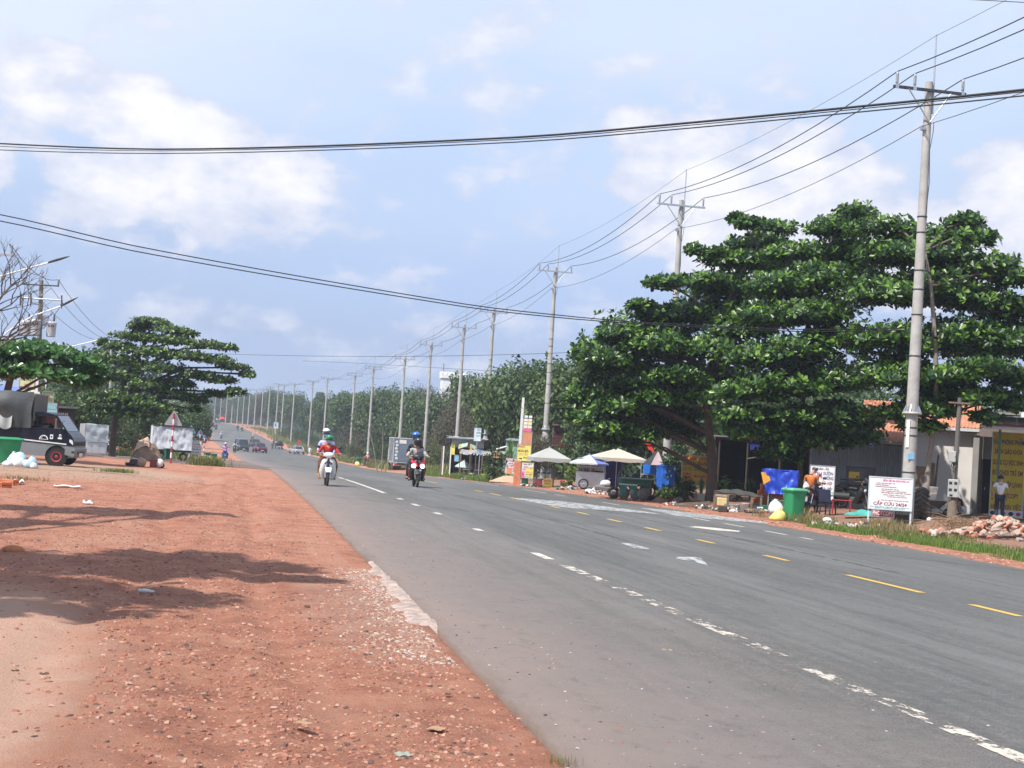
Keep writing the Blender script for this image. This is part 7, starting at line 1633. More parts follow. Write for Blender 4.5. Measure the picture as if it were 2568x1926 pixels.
# --- plants in pots
pot_w = M('white_pot', (.66, .64, .60), .5, 0, .1, 4, dirt=.2); pot_r = M('red_pot', (.26, .03, .035), .5, 0, .1, 4); pot_g = M('grey_pot', (.16, .15, .14), .8, 0, .2, 4); pot_y = M('yellow_pot', (.70, .58, .06), .5, 0, .08, 4)
strap_leaf = leaf_mat('strap_leaf', (.10, .15, .06), (.16, .20, .08), (.26, .27, .12), .45, .2); bright_leaf = leaf_mat('bright_leaf', (.07, .15, .02), (.12, .21, .03), (.26, .33, .06), .4, .3)
def plant(label, px, gy, hpx, wpx, pot, potw, poth, kind, mat, d=None, square=False):
 p, D = spot(px, gy, d); k = k_(D); t = thing('potted_plant' if pot else 'garden_plant', label, 'plant', p, R_.random()*6)
 H_, W_ = hpx*k, wpx*k/2; pw, ph = potw*k/2, poth*k
 if pot:
  (G().box((0, 0, ph/2), (pw*2, pw*2, ph), bev=.02) if square else G().lathe([(0, 0), (pw*.72, 0), (pw*.95, ph*.9), (pw*1.08, ph*.92), (pw*1.08, ph), (pw*.9, ph), (pw*.85, ph*.85), (0, ph*.85)], 16)).build('pot', pot, t)
 z0 = ph*.8 if pot else 0
 if kind == 'strap':
  n = 26
  for i in range(n):
   a = i*2.4; q = (i+1)/n; L = (H_-z0)*(1-.25*q)*R_.uniform(.8, 1.05); out = W_*(.15+.9*q)
   c, s = math.cos(a), math.sin(a); w = .028+.012*R_.random()
   pts = [(0.3*pw*c, .3*pw*s, z0), (out*.35*c, out*.35*s, z0+L*.55), (out*.75*c, out*.75*s, z0+L*(.9-.1*q)), (out*1.05*c, out*1.05*s, z0+L*(1-.35*q))]
   vs = []
   for (x, y, z), ww in zip(pts, (w*.7, w, w*.8, .003)): vs += [(x-s*ww, y+c*ww, z), (x, y, z-.004), (x+s*ww, y-c*ww, z)]
   G().add(vs, [(r*3+j, r*3+j+1, r*3+j+4, r*3+j+3) for r in range(3) for j in range(2)], True).build('leaf', mat, t)
 else:
  n = 150 if kind == 'bush' else 60
  v = unit(NP.normal(0, 1, (n, 3)))*(NP.random((n, 1))**.4)*np.array([W_, W_, (H_-z0)/2])+np.array([0, 0, z0+(H_-z0)/2])
  A = v-np.array([0, 0, z0+(H_-z0)*.2])+np.array([0, 0, .3]); B, D_, N_ = leaf_frames(v, A, 5, 40, 85); sz = np.full(len(B), W_*(.34 if kind == 'bush' else .55))*(.6+.7*NP.random(len(B)))
  V = leaf_verts(B, D_, N_, sz, w=.8).reshape(-1, 3); o = link('leaves', npmesh('leaves', V, (np.arange(len(B))[:, None, None]*8+LF[None]).reshape(-1, 3), mat, True), t); o['kind'] = 'stuff'
  g = G()
  for i in range(9): e = v[i*n//9]; g.tube([(0, 0, z0-.05), (e[0]*.4, e[1]*.4, (z0+e[2])/2), tuple(e)], [.02, .014, .006], 5)
  g.build('stems', bark, t)
 return t
plant('sword-leaved plant in a white square pot left of the scarred almond trunk', 1757, 1256, 68, 28, pot_w, 17, 18, 'strap', strap_leaf, square=True)
plant('bushy plant in a round white pot between red pot and sword-leaved plant', 1697, 1260, 40, 44, pot_w, 15, 15, 'bush', foliage_b)
plant('dark bushy plant in a red pot by the blue tarp', 1680, 1263, 48, 40, pot_r, 15, 14, 'bush', foliage_a)
plant('low plant in a wide grey pot at the left end of the pot row', 1662, 1264, 40, 44, pot_g, 20, 15, 'bush', foliage_b)
plant('large leafy shrub behind the white pot and the sword-leaved plant', 1718, 1258, 60, 54, None, 1, 1, 'bush', foliage_a)
plant('broad-leaved bright green shrub right of the scarred almond trunk', 1814, 1256, 60, 36, None, 1, 1, 'loose', bright_leaf)
plant('dark spiky plant in the shelter behind the work table', 1880, 1254, 68, 50, None, 1, 1, 'strap', foliage_a)
plant('dark leafy plant at the left front of the shelter', 1848, 1254, 44, 40, None, 1, 1, 'loose', foliage_a)
# --- amber menu board behind the plants
board('amber menu board with red and green words behind the potted plants', 1706, 1771, 1143, 1216, 1250, yel2, [('QUÁN - ĂN', .0, .90, .86, .13, ink_red), ('CƠM PHẦN DĨA HỘP', .0, .72, .92, .12, ink), ('HỦ TÍU - BÚN RIÊU', .0, .53, .92, .11, ink_green), ('CHÁO', -.30, .36, .30, .09, ink_red), ('TRẮNG', -.28, .25, .30, .09, ink_red), ('MUA BÁN', .22, .30, .46, .10, ink_red)], d=66, leg_mat=timber)
# --- person in orange on the parked motorbike, seat, table
p, D = spot(2034, 1296, 50.5); rz = facing(p)+math.pi-.25
moto('maroon motorbike parked behind the green bin with its rear to the road', p, rz, maroon, plastic_bk, style='black')
J = seat_pose(.22, .79, -.02, reach=False); J['head'] = (-.05, .10, 1.50); J['wrL'] = (-.30, -.05, 1.06)
person('person in orange shirt and dark cap sitting on the maroon motorbike', J, cl_orange, cl_navy, p, rz, sleeves='short', hat=cl_navy, shoe=shoe_bk)
sack('white carrier bag held beside the person in orange', 2018, 1296, 16, 20, sackm, d=D-.5, seed=41).location.z += .85
p, D = spot(2075, 1292); t = thing('plastic_chair', 'dark blue plastic chair right of the person in orange', 'chair', p, facing(p)+2.6)
ch = M('navy_plastic', (.02, .028, .06), .4, 0, .1, 5)
G().box((0, 0, .44), (.44, .42, .04), bev=.015).build('seat', ch, t); G().slab(lambda a, b: ((a-.5)*.46, .20+.06*b+.04*(1-(2*a-1)**2), .46+.42*b), 8, 4, .02).build('backrest', ch, t)
for x in (-.2, .2):
 for y in (-.19, .19): G().tube([(x, y, 0), (x*.92, y*.92, .44)], .024, 6).build('leg', ch, t)
 G().tube([(x*1.15, -.18, .44), (x*1.2, -.16, .66), (x*1.2, .16, .68), (x*1.05, .22, .66)], .02, 6).build('armrest', ch, t)
p, D = spot(2109, 1291); t = thing('plastic_table', 'low red plastic table with a dark roll lying on it', 'table', p, facing(p))
rp = M('red_plastic', (.28, .025, .03), .4, 0, .1, 5); G().box((0, 0, .50), (.66, .6, .04), bev=.015).build('table_top', rp, t)
for x in (-.29, .29):
 for y in (-.26, .26): G().box((x, y, .24), (.05, .05, .48)).build('leg', rp, t)
o = tag(G().tube([(-.28, 0, .12), (.24, 0, .12)], .13, 14).build('dark_roll', M('dark_roll', (.02, .024, .022), .6)), 'dark green rolled mat lying on the red plastic table', 'mat'); o.location = p+Vector((0, 0, .52)); o.rotation_euler.z = facing(p)
p, D = spot(2142, 1288, 53); moto('dark motorbike parked behind the hospital notice board', p, facing(p)+.9, black_gl, plastic_bk, style='black')
# small kiosk frame behind
p, D = spot(2155, 1262, 55); t = thing('glass_cabinet', 'tall glass food cabinet with yellow card behind the dark motorbike', 'cabinet', p, facing(p))
for x in (-.5, .5):
 for y in (-.3, .3): G().box((x, y, .8), (.04, .04, 1.6)).build('post', steel_dk, t)
G().box((0, 0, 1.6), (1.1, .7, .05)).build('roof', steel_dk, t); G().box((0, 0, .45), (1.0, .6, .7)).build('base_cabinet', grey_wall, t); G().box((-.25, -.31, 1.3), (.4, .02, .25)).build('yellow_card', yel, t); G().box((0, .3, 1.2), (.98, .02, .75)).build('glass_pane', glassm, t)
# --- people by the house
p, D = spot(2505, 1307); t = person('person in white short-sleeved shirt and dark cap standing before the yellow banner', stand_pose(1.62), cl_white, cl_navy, p, facing(p)+math.pi+.15, sleeves='short', hat=cl_black, shoe=shoe_bk)
p, D = spot(2406, 1291); J = stand_pose()
J = dict(pelvis=(0, .12, .22), chest=(0, -.08, .52), neck=(0, -.16, .70), head=(0, -.20, .84), shL=(-.17, -.1, .63), elL=(-.24, -.28, .42), wrL=(-.14, -.45, .34), shR=(.17, -.1, .63), elR=(.24, -.28, .42), wrR=(.16, -.45, .30), hipL=(-.10, .10, .22), knL=(-.16, -.28, .42), anL=(-.14, -.10, .08), toL=(-.15, -.24, .03), hipR=(.10, .10, .22), knR=(.16, -.28, .42), anR=(.14, -.10, .08), toR=(.15, -.24, .03))
person('person in dark shirt and white shorts crouching by the white wall', J, cl_black, cl_white, p, facing(p)-.9, sleeves='short', legs='bare', shoe=shoe_bk)
# wheelbarrow
p, D = spot(2342, 1296); t = thing('wheelbarrow', 'black wheelbarrow with buckets stacked on it beside the tractor tyre', 'wheelbarrow', p, facing(p))
G().loft([rrect(.35, .35, .30, 0, .06), rrect(.85, .6, .55, .0, .08), rrect(.88, .62, .58, 0, .08)]).build('tray', plastic_bk, t); G().ring((.45, 0, .16), .12, .05, 'y', 14, 6).build('wheel', rubber, t)
for y in (-.2, .2): G().tube([(.45, y*.3, .16), (0, y, .34), (-.6, y, .5)], .02, 6).build('handle_bar', steel_dk, t); G().tube([(-.15, y, .36), (-.2, y, 0)], .02, 6).build('leg', steel_dk, t)
for i, (x, z) in enumerate(((-.1, .58), (-.06, .80))): o = G().lathe([(0, .0), (.12, 0), (.155, .24), (.165, .25), (.15, .24), (.11, .02)], 14).build('bucket', sackm); o.location = p+Vector((x, 0, z)); tag(o, ('lower', 'upper')[i]+' of two stacked white buckets on the wheelbarrow', 'bucket')
# rubble of broken bricks and plaster
rub = island_mat('rubble_pieces', [(.44, .22, .15), (.46, .27, .20), (.46, .38, .32), (.40, .16, .10), (.45, .32, .25), (.30, .26, .23)])
chunks = []
for s in range(6):
 g = G(); r = random.Random(s); g.box((0, 0, 0), (r.uniform(.14, .24), r.uniform(.08, .13), r.uniform(.05, .10)), bev=.012, taper=r.uniform(.75, 1)); chunks.append(g.mesh('rubble_chunk', rub))
p, D = spot(2512, 1352); t = thing('rubble_heap', 'heap of broken pink bricks and plaster at the right edge verge', 'rubble', p, facing(p))
for i in range(230):
 x = R_.gauss(0, .72); y = R_.gauss(.35, .35); h = max(0, .55*math.exp(-(x/.75)**2-((y-.35)/.5)**2)); o = link('rubble_chunk', chunks[i % 6], t)
 o.location = (x*1.15, y, h*R_.uniform(.75, 1.05)+.03); o.rotation_euler = (R_.uniform(-.7, .7), R_.uniform(-.7, .7), R_.random()*6.28); o.scale = (R_.uniform(.6, 1.3),)*3
g = G()
p, D = spot(2415, 1330)
for i in range(170):
 a = Vector((R_.gauss(0, .45), R_.gauss(0, .28), R_.uniform(.02, .30))); b = a+Vector((R_.gauss(0, .35), R_.gauss(0, .2), R_.uniform(-.12, .2))); g.tube([a, (a+b)/2+Vector((0, 0, .05)), b], [.012, .009, .004], 4, False)
o = g.build('dry_brush', M('dry_brush', (.24, .15, .085), .9, 0, .3, 5)); o.location = p; o['kind'] = 'stuff'
# ---------------------------------------------------------------- umbrellas, carts and signs of the middle stretch
def umbrella(label, xc, y_top, y_rim, wpx, gy, mat, d=None, valance=.18, sides=8, under_m=None, panel=None, tilt=0, square=False, name='parasol', stripes=None):
 p, D = spot(xc, gy, d); k = k_(D); gyc = 963-FOC*((p-EYE).dot(_U))/D; h1 = (gyc-y_top)*k; h0 = (gyc-y_rim)*k; R = wpx*k/2
 t = thing(name, label, 'parasol', p, facing(p)); n = 4 if square else sides; a0 = math.pi/4+.18 if square else math.pi/n
 if square: R *= 1.28
 G().cyl((0, 0, 0), (0, 0, h1), .022).build('pole', galv, t)
 g = G(); TM = Matrix.Rotation(tilt, 3, 'Y')
 for i in range(n):
  A, B = a0+2*math.pi*i/n, a0+2*math.pi*(i+1)/n
  def fn(a, b):
   q = b; e = Vector((math.cos(A)*(1-a)+math.cos(B)*a, math.sin(A)*(1-a)+math.sin(B)*a, 0))*R*q
   sag = -.10*R*math.sin(q*math.pi)*(.4+.6*4*a*(1-a))*.5
   return tuple(TM@Vector((e.x, e.y, (h0-h1)*q*(.75+.25*q)+sag))+Vector((0, 0, h1)))
  m = stripes[i % len(stripes)] if stripes else mat
  c = G().slab(fn, 5, 6, -.006).build('canopy_panel', m, t)
  if valance: G().slab(lambda a, b: tuple(Vector(fn(a, 1))*1.0+Vector((0, 0, -valance*b*(1+.15*math.sin(a*math.pi*4))))), 6, 1, .005).build('valance', m, t)
  e = TM@Vector((math.cos(A)*R*.98, math.sin(A)*R*.98, h0-h1))+Vector((0, 0, h1-.02)); G().tube([(0, 0, h1-.03), tuple(e)], .010, 4).build('rib', galv, t); G().tube([(0, 0, h0-.25), tuple(Vector((0, 0, h1)).lerp(e, .55))], .008, 4).build('strut', galv, t)
 G().ell((0, 0, h1), (.05, .05, .05)).build('finial', mat, t)
 return t
cream = M('cream_canvas', (.46, .41, .33), .8, 0, .06, 3, dirt=.12); paleu = M('pale_canvas', (.36, .36, .33), .8, 0, .06, 3, dirt=.12); blueu = M('faded_blue_canvas', (.13, .18, .46), .7, 0, .1, 3); greyu = M('grey_canvas', (.45, .46, .46), .7, 0, .08, 3, dirt=.1); blacku = M('black_canvas', (.02, .02, .022), .7, 0, .15, 4); yelu = M('yellow_canvas', (.74, .42, .04), .7, 0, .1, 4); mintu = M('mint_canvas', (.40, .48, .44), .7, 0, .08, 4, dirt=.1); pinkish = M('mauve_lining', (.36, .27, .27), .7, 0, .1, 4)
umbrella('white square parasol with shaded underside standing on the verge by the food signs', 1372, 1122, 1148, 104, 1222, paleu, valance=.22, square=True)
umbrella('large cream parasol over the navy tarp stall', 1543, 1124, 1148, 140, 1220, cream, valance=.20, square=True)
umbrella('faded blue and grey parasol over the silver food cart', 1474, 1140, 1161, 106, 1226, blueu, valance=.08, stripes=[greyu, blueu, blueu, greyu, greyu, greyu, blueu, blueu])
umbrella('black parasol with a mauve panel above the bright blue crate', 1644, 1131, 1166, 82, 1240, blacku, valance=0, stripes=[blacku, blacku, blacku, blacku, blacku, pinkish, blacku, blacku], d=69)
umbrella('yellow and orange parasol peeking above the grey tarp canopy', 1243, 1132, 1146, 48, 1196, yelu, d=108, valance=.06, stripes=[yelu, orange_b])
umbrella('pale mint parasol low over the boxes at the left end of the stalls', 1162, 1154, 1171, 48, 1200, mintu, valance=.06, tilt=.05)
# silver cart with glass top
p, D = spot(1480, 1226); k = k_(D)
t = thing('food_cart', 'silver food cart with spoked wheel under the faded blue parasol', 'cart', p, facing(p)-.12); w = 72*k; hb = 36*k
G().slab(lambda a, b: (-w/2+w*a, -.36-.10*b*wr(a*2, b*.7, 2), .10+hb*(1-b)*1.0), 16, 5, .01).build('skirt', stainless, t); G().box((0, .02, .10+hb*.5), (w*.98, .66, hb*.96)).build('cabinet', stainless, t); G().box((0, 0, .12+hb), (w*1.03, .78, .03)).build('counter', stainless, t)
for x in (-.47, 0, .47):
 for y in (-.3, .3): G().box((x*w, y, .12+hb+.38), (.03, .03, .74)).build('post', galv, t)
for z in (.30, .52, .76): G().box((0, -.3, .12+hb+z), (w*.96, .025, .025)).build('shelf_rail', galv, t); G().box((0, .0, .12+hb+z-.02), (w*.94, .58, .012)).build('shelf', clear_lens if z < .7 else galv, t)
for x in (-.22, .22): G().box((x*w, .31, .12+hb+.40), (w*.42, .008, .6)).build('glass_pane', M('pane_glass', (.5, .55, .56), .1, 0, .05, 3), t)
o = G().ring((-.22*w, -.44, .27), .24, .03, 'y', 24, 6).build('wheel', rubber, t); g = G()
for i in range(12): a = i*math.pi/6; g.tube([(-.22*w, -.44, .27), (-.22*w+.22*math.cos(a), -.44, .27+.22*math.sin(a))], .005, 4)
g.ell((-.22*w, -.44, .27), (.03, .04, .03)); g.build('spokes', galv, o)
G().ring((.30*w, .4, .27), .24, .03, 'y', 20, 6).build('wheel', rubber, t); G().tube([(w*.5, -.2, .5), (w*.66, -.2, .62), (w*.66, .2, .62), (w*.5, .2, .5)], .018, 6).build('push_handle', galv, t)
for i in range(5): G().lathe([(0, 0), (.05, 0), (.055, .12), (.03, .17), (.03, .2)], 8, (-w*.35+i*.16, 0, .12+hb+.02)).build('jar', M('jar_brown', (.25, .16, .07), .3), t)
# white sacks on a low grey trolley
p, D = spot(1512, 1236); t = thing('trolley', 'low grey trolley loaded with white sacks before the navy tarp', 'trolley', p, facing(p)-.1)
G().box((0, 0, .22), (.85, .55, .18), bev=.03).build('deck', M('grey_crate', (.10, .11, .12), .6), t)
for x in (-.3, .3): G().ring((x, -.26, .08), .06, .025, 'y', 12, 6).build('wheel', rubber, t)
for i, (px, gy, w, h, dz, lab) in enumerate(((1517, 1234, 26, 14, .32, 'plump white sack on top of the grey trolley'), (1496, 1234, 30, 12, .02, 'flat white sack lying left of the grey trolley'), (1478, 1236, 22, 10, .0, 'white rag heap on the ground by the cart wheel'))): sack(lab, px, gy, w, h, sackm, seed=50+i, tip=0).location.z += dz
# navy tarp stall and bright blue things
def draped(label, xc, gy, wpx, hpx, mat, d=None, name='tarp_stall', dep=.9, low=.0):
 p, D = spot(xc, gy, d); k = k_(D); w, h = wpx*k, hpx*k; t = thing(name, label, 'stall', p, facing(p)-.08)
 G().slab(lambda a, b: (-w/2+w*a+.03*wr(a, b, 3), -dep/2-.22*wr(a*1.2, b*.6, xc), h*(1-b*(1-low))), 22, 10, .008).build('tarpaulin', mat, t)
 G().slab(lambda a, b: (w/2+.02*math.sin(b*9), -dep/2+dep*a, h*(1-b)), 8, 6, .008).build('tarpaulin_side', mat, t); G().slab(lambda a, b: (-w/2+.02*math.sin(b*9), dep/2-dep*a, h*(1-b)), 8, 6, .008).build('tarpaulin_side', mat, t)
 G().slab(lambda a, b: (-w/2+w*a, -dep/2+dep*b, h+.04*math.sin(a*6)*math.sin(b*3)), 8, 6, .008).build('tarpaulin_top', mat, t)
 for x in (-1, 1):
  for y in (-1, 1): G().cyl((x*w*.47, y*dep*.45, 0), (x*w*.47, y*dep*.45, h-.03), .022).build('post', galv, t)
 return t
draped('stall wrapped in dark navy tarp under the cream parasol', 1535, 1224, 42, 70, navy_tarp, d=79.6)
draped('stall screened with bright blue tarp right of the green machine', 1668, 1244, 46, 72, M('bright_blue_tarp', (.02, .12, .50), .4, 0, .25, 3, bump=.35, bscale=7), d=68)
p, D = spot(1628, 1246, 70); t = thing('water_tank', 'bright blue square tank in a white pipe frame under the black parasol', 'tank', p, facing(p)); k = k_(D)
G().box((0, 0, 62*k), (38*k, .5, 32*k), bev=.05).build('tank_body', blue_br, t)
for z in (46*k, 80*k): G().tube([(-24*k, -.3, z), (24*k, -.3, z), (24*k, .3, z), (-24*k, .3, z), (-24*k, -.3, z)], .018, 6).build('frame_rail', galv, t)
for x in (-24*k, 24*k):
 for y in (-.3, .3): G().cyl((x, y, 0), (x, y, 80*k), .018).build('frame_post', galv, t)
# green covered machine with discs
p, D = spot(1592, 1254); k = k_(D)
t = thing('farm_machine', 'green-covered farm machine with round disc blades at the road edge', 'machine', p, facing(p)-.14)
gm = M('machine_green', (.035, .10, .055), .55, 0, .18, 3, dirt=.2); gcl = M('green_sheet', (.02, .20, .13), .6, 0, .25, 4, bump=.3)
w = 86*k
def gcover(a, b):
 x = -w/2+w*a; pr = [(-.42, .58), (-.44, .66), (-.30, .86), (0, .92), (.30, .86), (.44, .62)]; q = b*5; i = min(4, int(q)); f = q-i
 y = pr[i][0]+(pr[i+1][0]-pr[i][0])*f; z = pr[i][1]+(pr[i+1][1]-pr[i][1])*f; tp = 1-.28*max(0, 1-a*5)**2; return (x, y*tp, .05+z*(.94+.06*tp))
G().slab(gcover, 16, 10, .02).build('cover', gm, t); G().box((-.18*w, -.452, .67), (w*.55, .012, .05)).build('white_stripe', label_white, t)
for x0, x1 in ((-.48, -.20), (-.19, .10)): G().prism([(x0*w, -.45, .62), (x1*w, -.45, .62), ((x0*.35+x1*.65)*w, -.47, .12)], (0, -.012, 0), (0, .012, 0)).build('green_drape', gcl, t)
dm = M('dull_disc', (.30, .26, .23), .6, .4, .2, 4, dirt=.3)
for x in (-.30, .05, .27): G().lathe([(0, .05), (.15, .035), (.27, 0), (.27, -.012), (.14, .02), (0, .035)], 24, (x*w, -.40+.1*abs(x), .28), True, Matrix.Rotation(math.pi/2, 3, 'X') @ Matrix.Rotation(.45, 3, 'Y')).build('disc_blade', dm, t)
o = G().ring((-.60*w, -.30, .27), .19, .085, 'y', 22, 8).build('wheel', rubber, t); G().lathe([(0, .02), (.08, .03), (.13, .01), (.13, -.02)], 14, (-.60*w, -.35, .27), True, Matrix.Rotation(math.pi/2, 3, 'X')).build('rim', dm, o)
G().ring((.40*w, .1, .42), .30, .10, 'y', 22, 8).build('wheel', rubber, t)
G().box((.30*w, 0, .42), (.5, .6, .4), bev=.05).build('engine', engine_m, t); G().tube([(-.6*w, -.3, .27), (-.3*w, 0, .4), (.4*w, 0, .42)], .05, 8).build('beam', steel_dk, t); G().tube([(-.56*w, .1, .3), (-.54*w, .1, .9), (-.50*w, .1, 1.25), (-.40*w, .1, 1.26)], .035, 6).build('hitch_post', timber, t)
# red flag
p, D = spot(1622, 1240, 71); k = k_(D); t = thing('red_flag', 'red flag hanging from a slanted pole beside the black parasol', 'flag', p, facing(p))
h1 = (1240-1098)*k; G().tube([(.1, 0, 0), (-.30, 0, h1)], .014, 6).build('staff', timber, t)
G().slab(lambda a, b: (-.29+.48*a*(.4+.6*b)+.08*b, .03*math.sin(a*9), h1-.62*b-.18*a*b-.06*a), 8, 10, .004).build('cloth', M('flag_red', (.66, .035, .025), .7, 0, .1, 5), t)
# cabinet cart below the white parasol
p, D = spot(1362, 1222); k = k_(D); t = thing('glass_cart', 'small glass food cart with yellow price card under the white square parasol', 'cart', p, facing(p)-.1)
for x in (-.55, .55):
 for y in (-.3, .3): G().box((x, y, .8), (.035, .035, 1.55)).build('post', steel_dk, t)
for z in (.45, .8, 1.15, 1.55): G().box((0, 0, z), (1.12, .64, .025)).build('shelf', steel_dk, t)
G().box((-.25, -.33, .25), (.40, .05, .34)).build('side_crate', M('dark_red_crate', (.16, .03, .03), .6), t); G().box((.28, -.36, .28), (.52, .02, .46)).build('price_card', pale_y, t); letter('BÁNH', t, .28, .38, .40, .10, ink_red, y=-.375); letter('BAO', t, .28, .24, .34, .10, ink_red, y=-.375)
for x in (-.3, 0, .3): G().lathe([(0, 0), (.09, 0), (.10, .16), (0, .17)], 10, (x, 0, .82)).build('pot', galv, t)
for x in (-.4, .4): G().ring((x, -.33, .12), .09, .03, 'y', 14, 6).build('wheel', rubber, t)
# signs
DP = dist(gp(1295, 1217))
board('white pink-lettered noodle sign standing left of the orange pillar', 1266, 1292, 1149, 1187, 1199, sheet_w, [('BÚN RIÊU', 0, .83, .88, .17, ink_mag), ('CUA', 0, .54, .70, .22, ink_mag), ('BÒ', .05, .20, .56, .24, ink_mag)])
t = board('white, yellow and pink porridge menu board on thin legs beside the orange pillar', 1306, 1335, 1160, 1199, 1215, sheet_w, [('Ngon Như Ý', 0, .88, .72, .09, ink), ('CHÁO', -.14, .70, .46, .13, ink_red), ('VỊT', .30, .64, .3, .13, ink_red), ('GỎI', -.28, .54, .28, .11, ink_red), ('BÚN MĂNG VỊT', .05, .38, .8, .09, ink_mag), ('MỲ GÀ TIỀM', .0, .23, .8, .09, ink), ('GỎI CUỐN', .06, .08, .6, .09, ink_cyan)])
D_ = dist(t.location); k = k_(D_)
G().box((.12, -.022, .62), (28*k*.6, .006, 15*k)).build('yellow_print', pale_y, t) if False else None
G().prism([(-.5*29*k, -.0195, 16*k), (-.2*29*k, -.0195, 16*k), (-.32*29*k, -.0195, 30*k), (-.5*29*k, -.0195, 34*k)], (0, -.002, 0), (0, 0, 0)).build('pink_print', pinkb, t)
G().prism([(-.2*29*k, -.0195, 18*k), (.49*29*k, -.0195, 17*k), (.49*29*k, -.0195, 45*k), (-.1*29*k, -.0195, 40*k)], (0, -.001, 0), (0, 0, 0)).build('yellow_print', pale_y, t)
bin_('dark green bin behind the porridge menu board', 1315, 1196, 1214, 20, bin_dk, bin_dk, 0, d=D_+.6)
t = board('yellow beef noodle sign with black words and arrows on the orange pillar', 1292, 1326, 1115, 1156, 1216, pale_y, [('PHỞ', -.22, .86, .5, .15, ink_red), ('BÚN BÒ', -.05, .60, .74, .15, ink), ('HỦ TÍU', -.05, .40, .66, .12, orange_b), ('MÌ QUẢNG', .22, .20, .50, .09, ink)], d=DP-.5, legs=None)
k = k_(DP); G().prism([(-.34*34*k, -.024, 68*k), (-.2*34*k, -.024, 68*k), (-.2*34*k, -.024, 70*k), (-.12*34*k, -.024, 67*k), (-.2*34*k, -.024, 64*k), (-.2*34*k, -.024, 66*k), (-.34*34*k, -.024, 66*k)], (0, -.004, 0), (0, 0, 0)).build('arrow', ink, t)
p, D = spot(1295, 1217); k = k_(D); t = thing('orange_pillar', 'orange brick-printed pillar between the noodle sign and the porridge board', 'pillar', p, facing(p))
G().box((0, 0, 31*k), (18*k, .30, 62*k), bev=.01).build('core', orange_b, t)
for i in range(11):
 for q in (0, 1):
  G().box(((-4.4+8.8*q+(.8 if i % 2 else -.8))*k, -.156, (3+5.4*i)*k), (7.6*k, .02, 4.6*k), bev=.004).build('panel', orange_b if (i+q) % 3 else brick_o, t)
t = board('tall sign with orange and white panels under the plain yellow board', 1303, 1326, 1082, 1127, 1215, orange_b, [], d=DP+1.5, legs=None); k = k_(DP+1.5); zb = t.children[0].data.vertices[0].co.z
for i in range(4):
 for q in (0, 1): G().box(((-5.5+11*q)*k, -.03, zb+(12+8.6*i)*k), (8.5*k, .012, 6*k)).build('white_panel', label_white, t)
G().box((0, -.031, zb+4*k), (20*k, .012, 7*k)).build('pink_panel', pinkb, t)
board('plain yellow hanging board high on the white post', 1303, 1323, 1050, 1079, 1215, yel, [], d=DP+1.5, legs=None)
p, D = spot(1298, 1210, DP+2.5); k = k_(D); t = thing('white_post', 'slender white concrete post rising over the food signs', 'post', p, facing(p)); G().box((0, 0, 109*k), (.20, .20, 218*k), ry=.012, taper=.75).build('shaft', M('white_concrete', (.66, .66, .65), .8, 0, .06, 3), t); G().tube([(.0, 0, 165*k), (.6, 0, 165*k)], .03, 5).build('bracket', galv, t); G().tube([(.0, 0, 134*k), (.6, 0, 134*k)], .03, 5).build('bracket', galv, t)
# pale green shack
p, D = spot(1280, 1206, 107); k = k_(D); gyc = 963-FOC*((p-EYE).dot(_U))/D; t = thing('green_shack', 'pale green sheet-metal shack behind the noodle sign', 'shack', p, facing(p)-.1)
G().slab(lambda a, b: ((-17+34*a)*k, -.01*math.cos(a*2*math.pi*14), (gyc-1103)*k*b), 84, 1, .01).build('front_sheet', greenpanel, t); G().box((0, 1.2, (gyc-1104)*k/2), (32*k, 2.3, (gyc-1106)*k)).build('walls', greenpanel, t); G().box((0, 1.1, (gyc-1102)*k), (37*k, 2.7, .06), rx=.05).build('roof_sheet', M('tin_sheet', (.46, .50, .50)), t)
G().tube([(-8*k, -.06, 0), (-8*k, -.06, (gyc-1114)*k), (-4*k, -.06, (gyc-1110)*k)], .06, 6).build('flue_pipe', steel_dk, t); G().tube([(-40*k, -.5, (gyc-1130)*k), (-15*k, -.2, (gyc-1121)*k)], .07, 4).build('white_rafter', label_white, t)
# long tin-fronted house with awnings
p, D = spot(1165, 1196, 116); k = k_(D); gyc = 963-FOC*((p-EYE).dot(_U))/D; t = thing('tin_house', 'long low house with pale ribbed tin front and dark open stalls', 'house', p, facing(p)-.05)
def tz(py): return (gyc-py)*k
ribm = M('pale_ribbed_tin', (.55, .60, .60), .5, .3, .08, 2, dirt=.2)
for i in range(4): G().slab(lambda a, b: ((-38+20.5*i+20.4*a)*k, -.02-.018*math.sin(a*2*math.pi*12), tz(1123)+(tz(1101)-tz(1123))*b), 72, 1, .006).build('tin_sheet', ribm, t)
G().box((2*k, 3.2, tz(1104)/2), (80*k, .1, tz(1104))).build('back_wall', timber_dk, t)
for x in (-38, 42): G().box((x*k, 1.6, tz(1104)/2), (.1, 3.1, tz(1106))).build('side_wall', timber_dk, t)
G().box((0, 1.5, tz(1100)), (100*k, 4.0, .08), rx=.03).build('roof_sheet', M('grey_tin', (.28, .29, .30)), t)
for i in range(6): G().box(((-44+18*i)*k, -.55, tz(1096+.6*i)), (15*k, .3, .05)).build('roof_edge_strip', label_white if i % 2 else galv, t)
for x in (-60, -56, -38, -12, 14, 42): G().box((x*k, -.2, tz(1122)/2), (.10, .10, tz(1122))).build('post', label_white if x in (-38, -56) else timber, t)
ay = M('striped_awning', (.34, .44, .36), .7, 0, .15, 3);
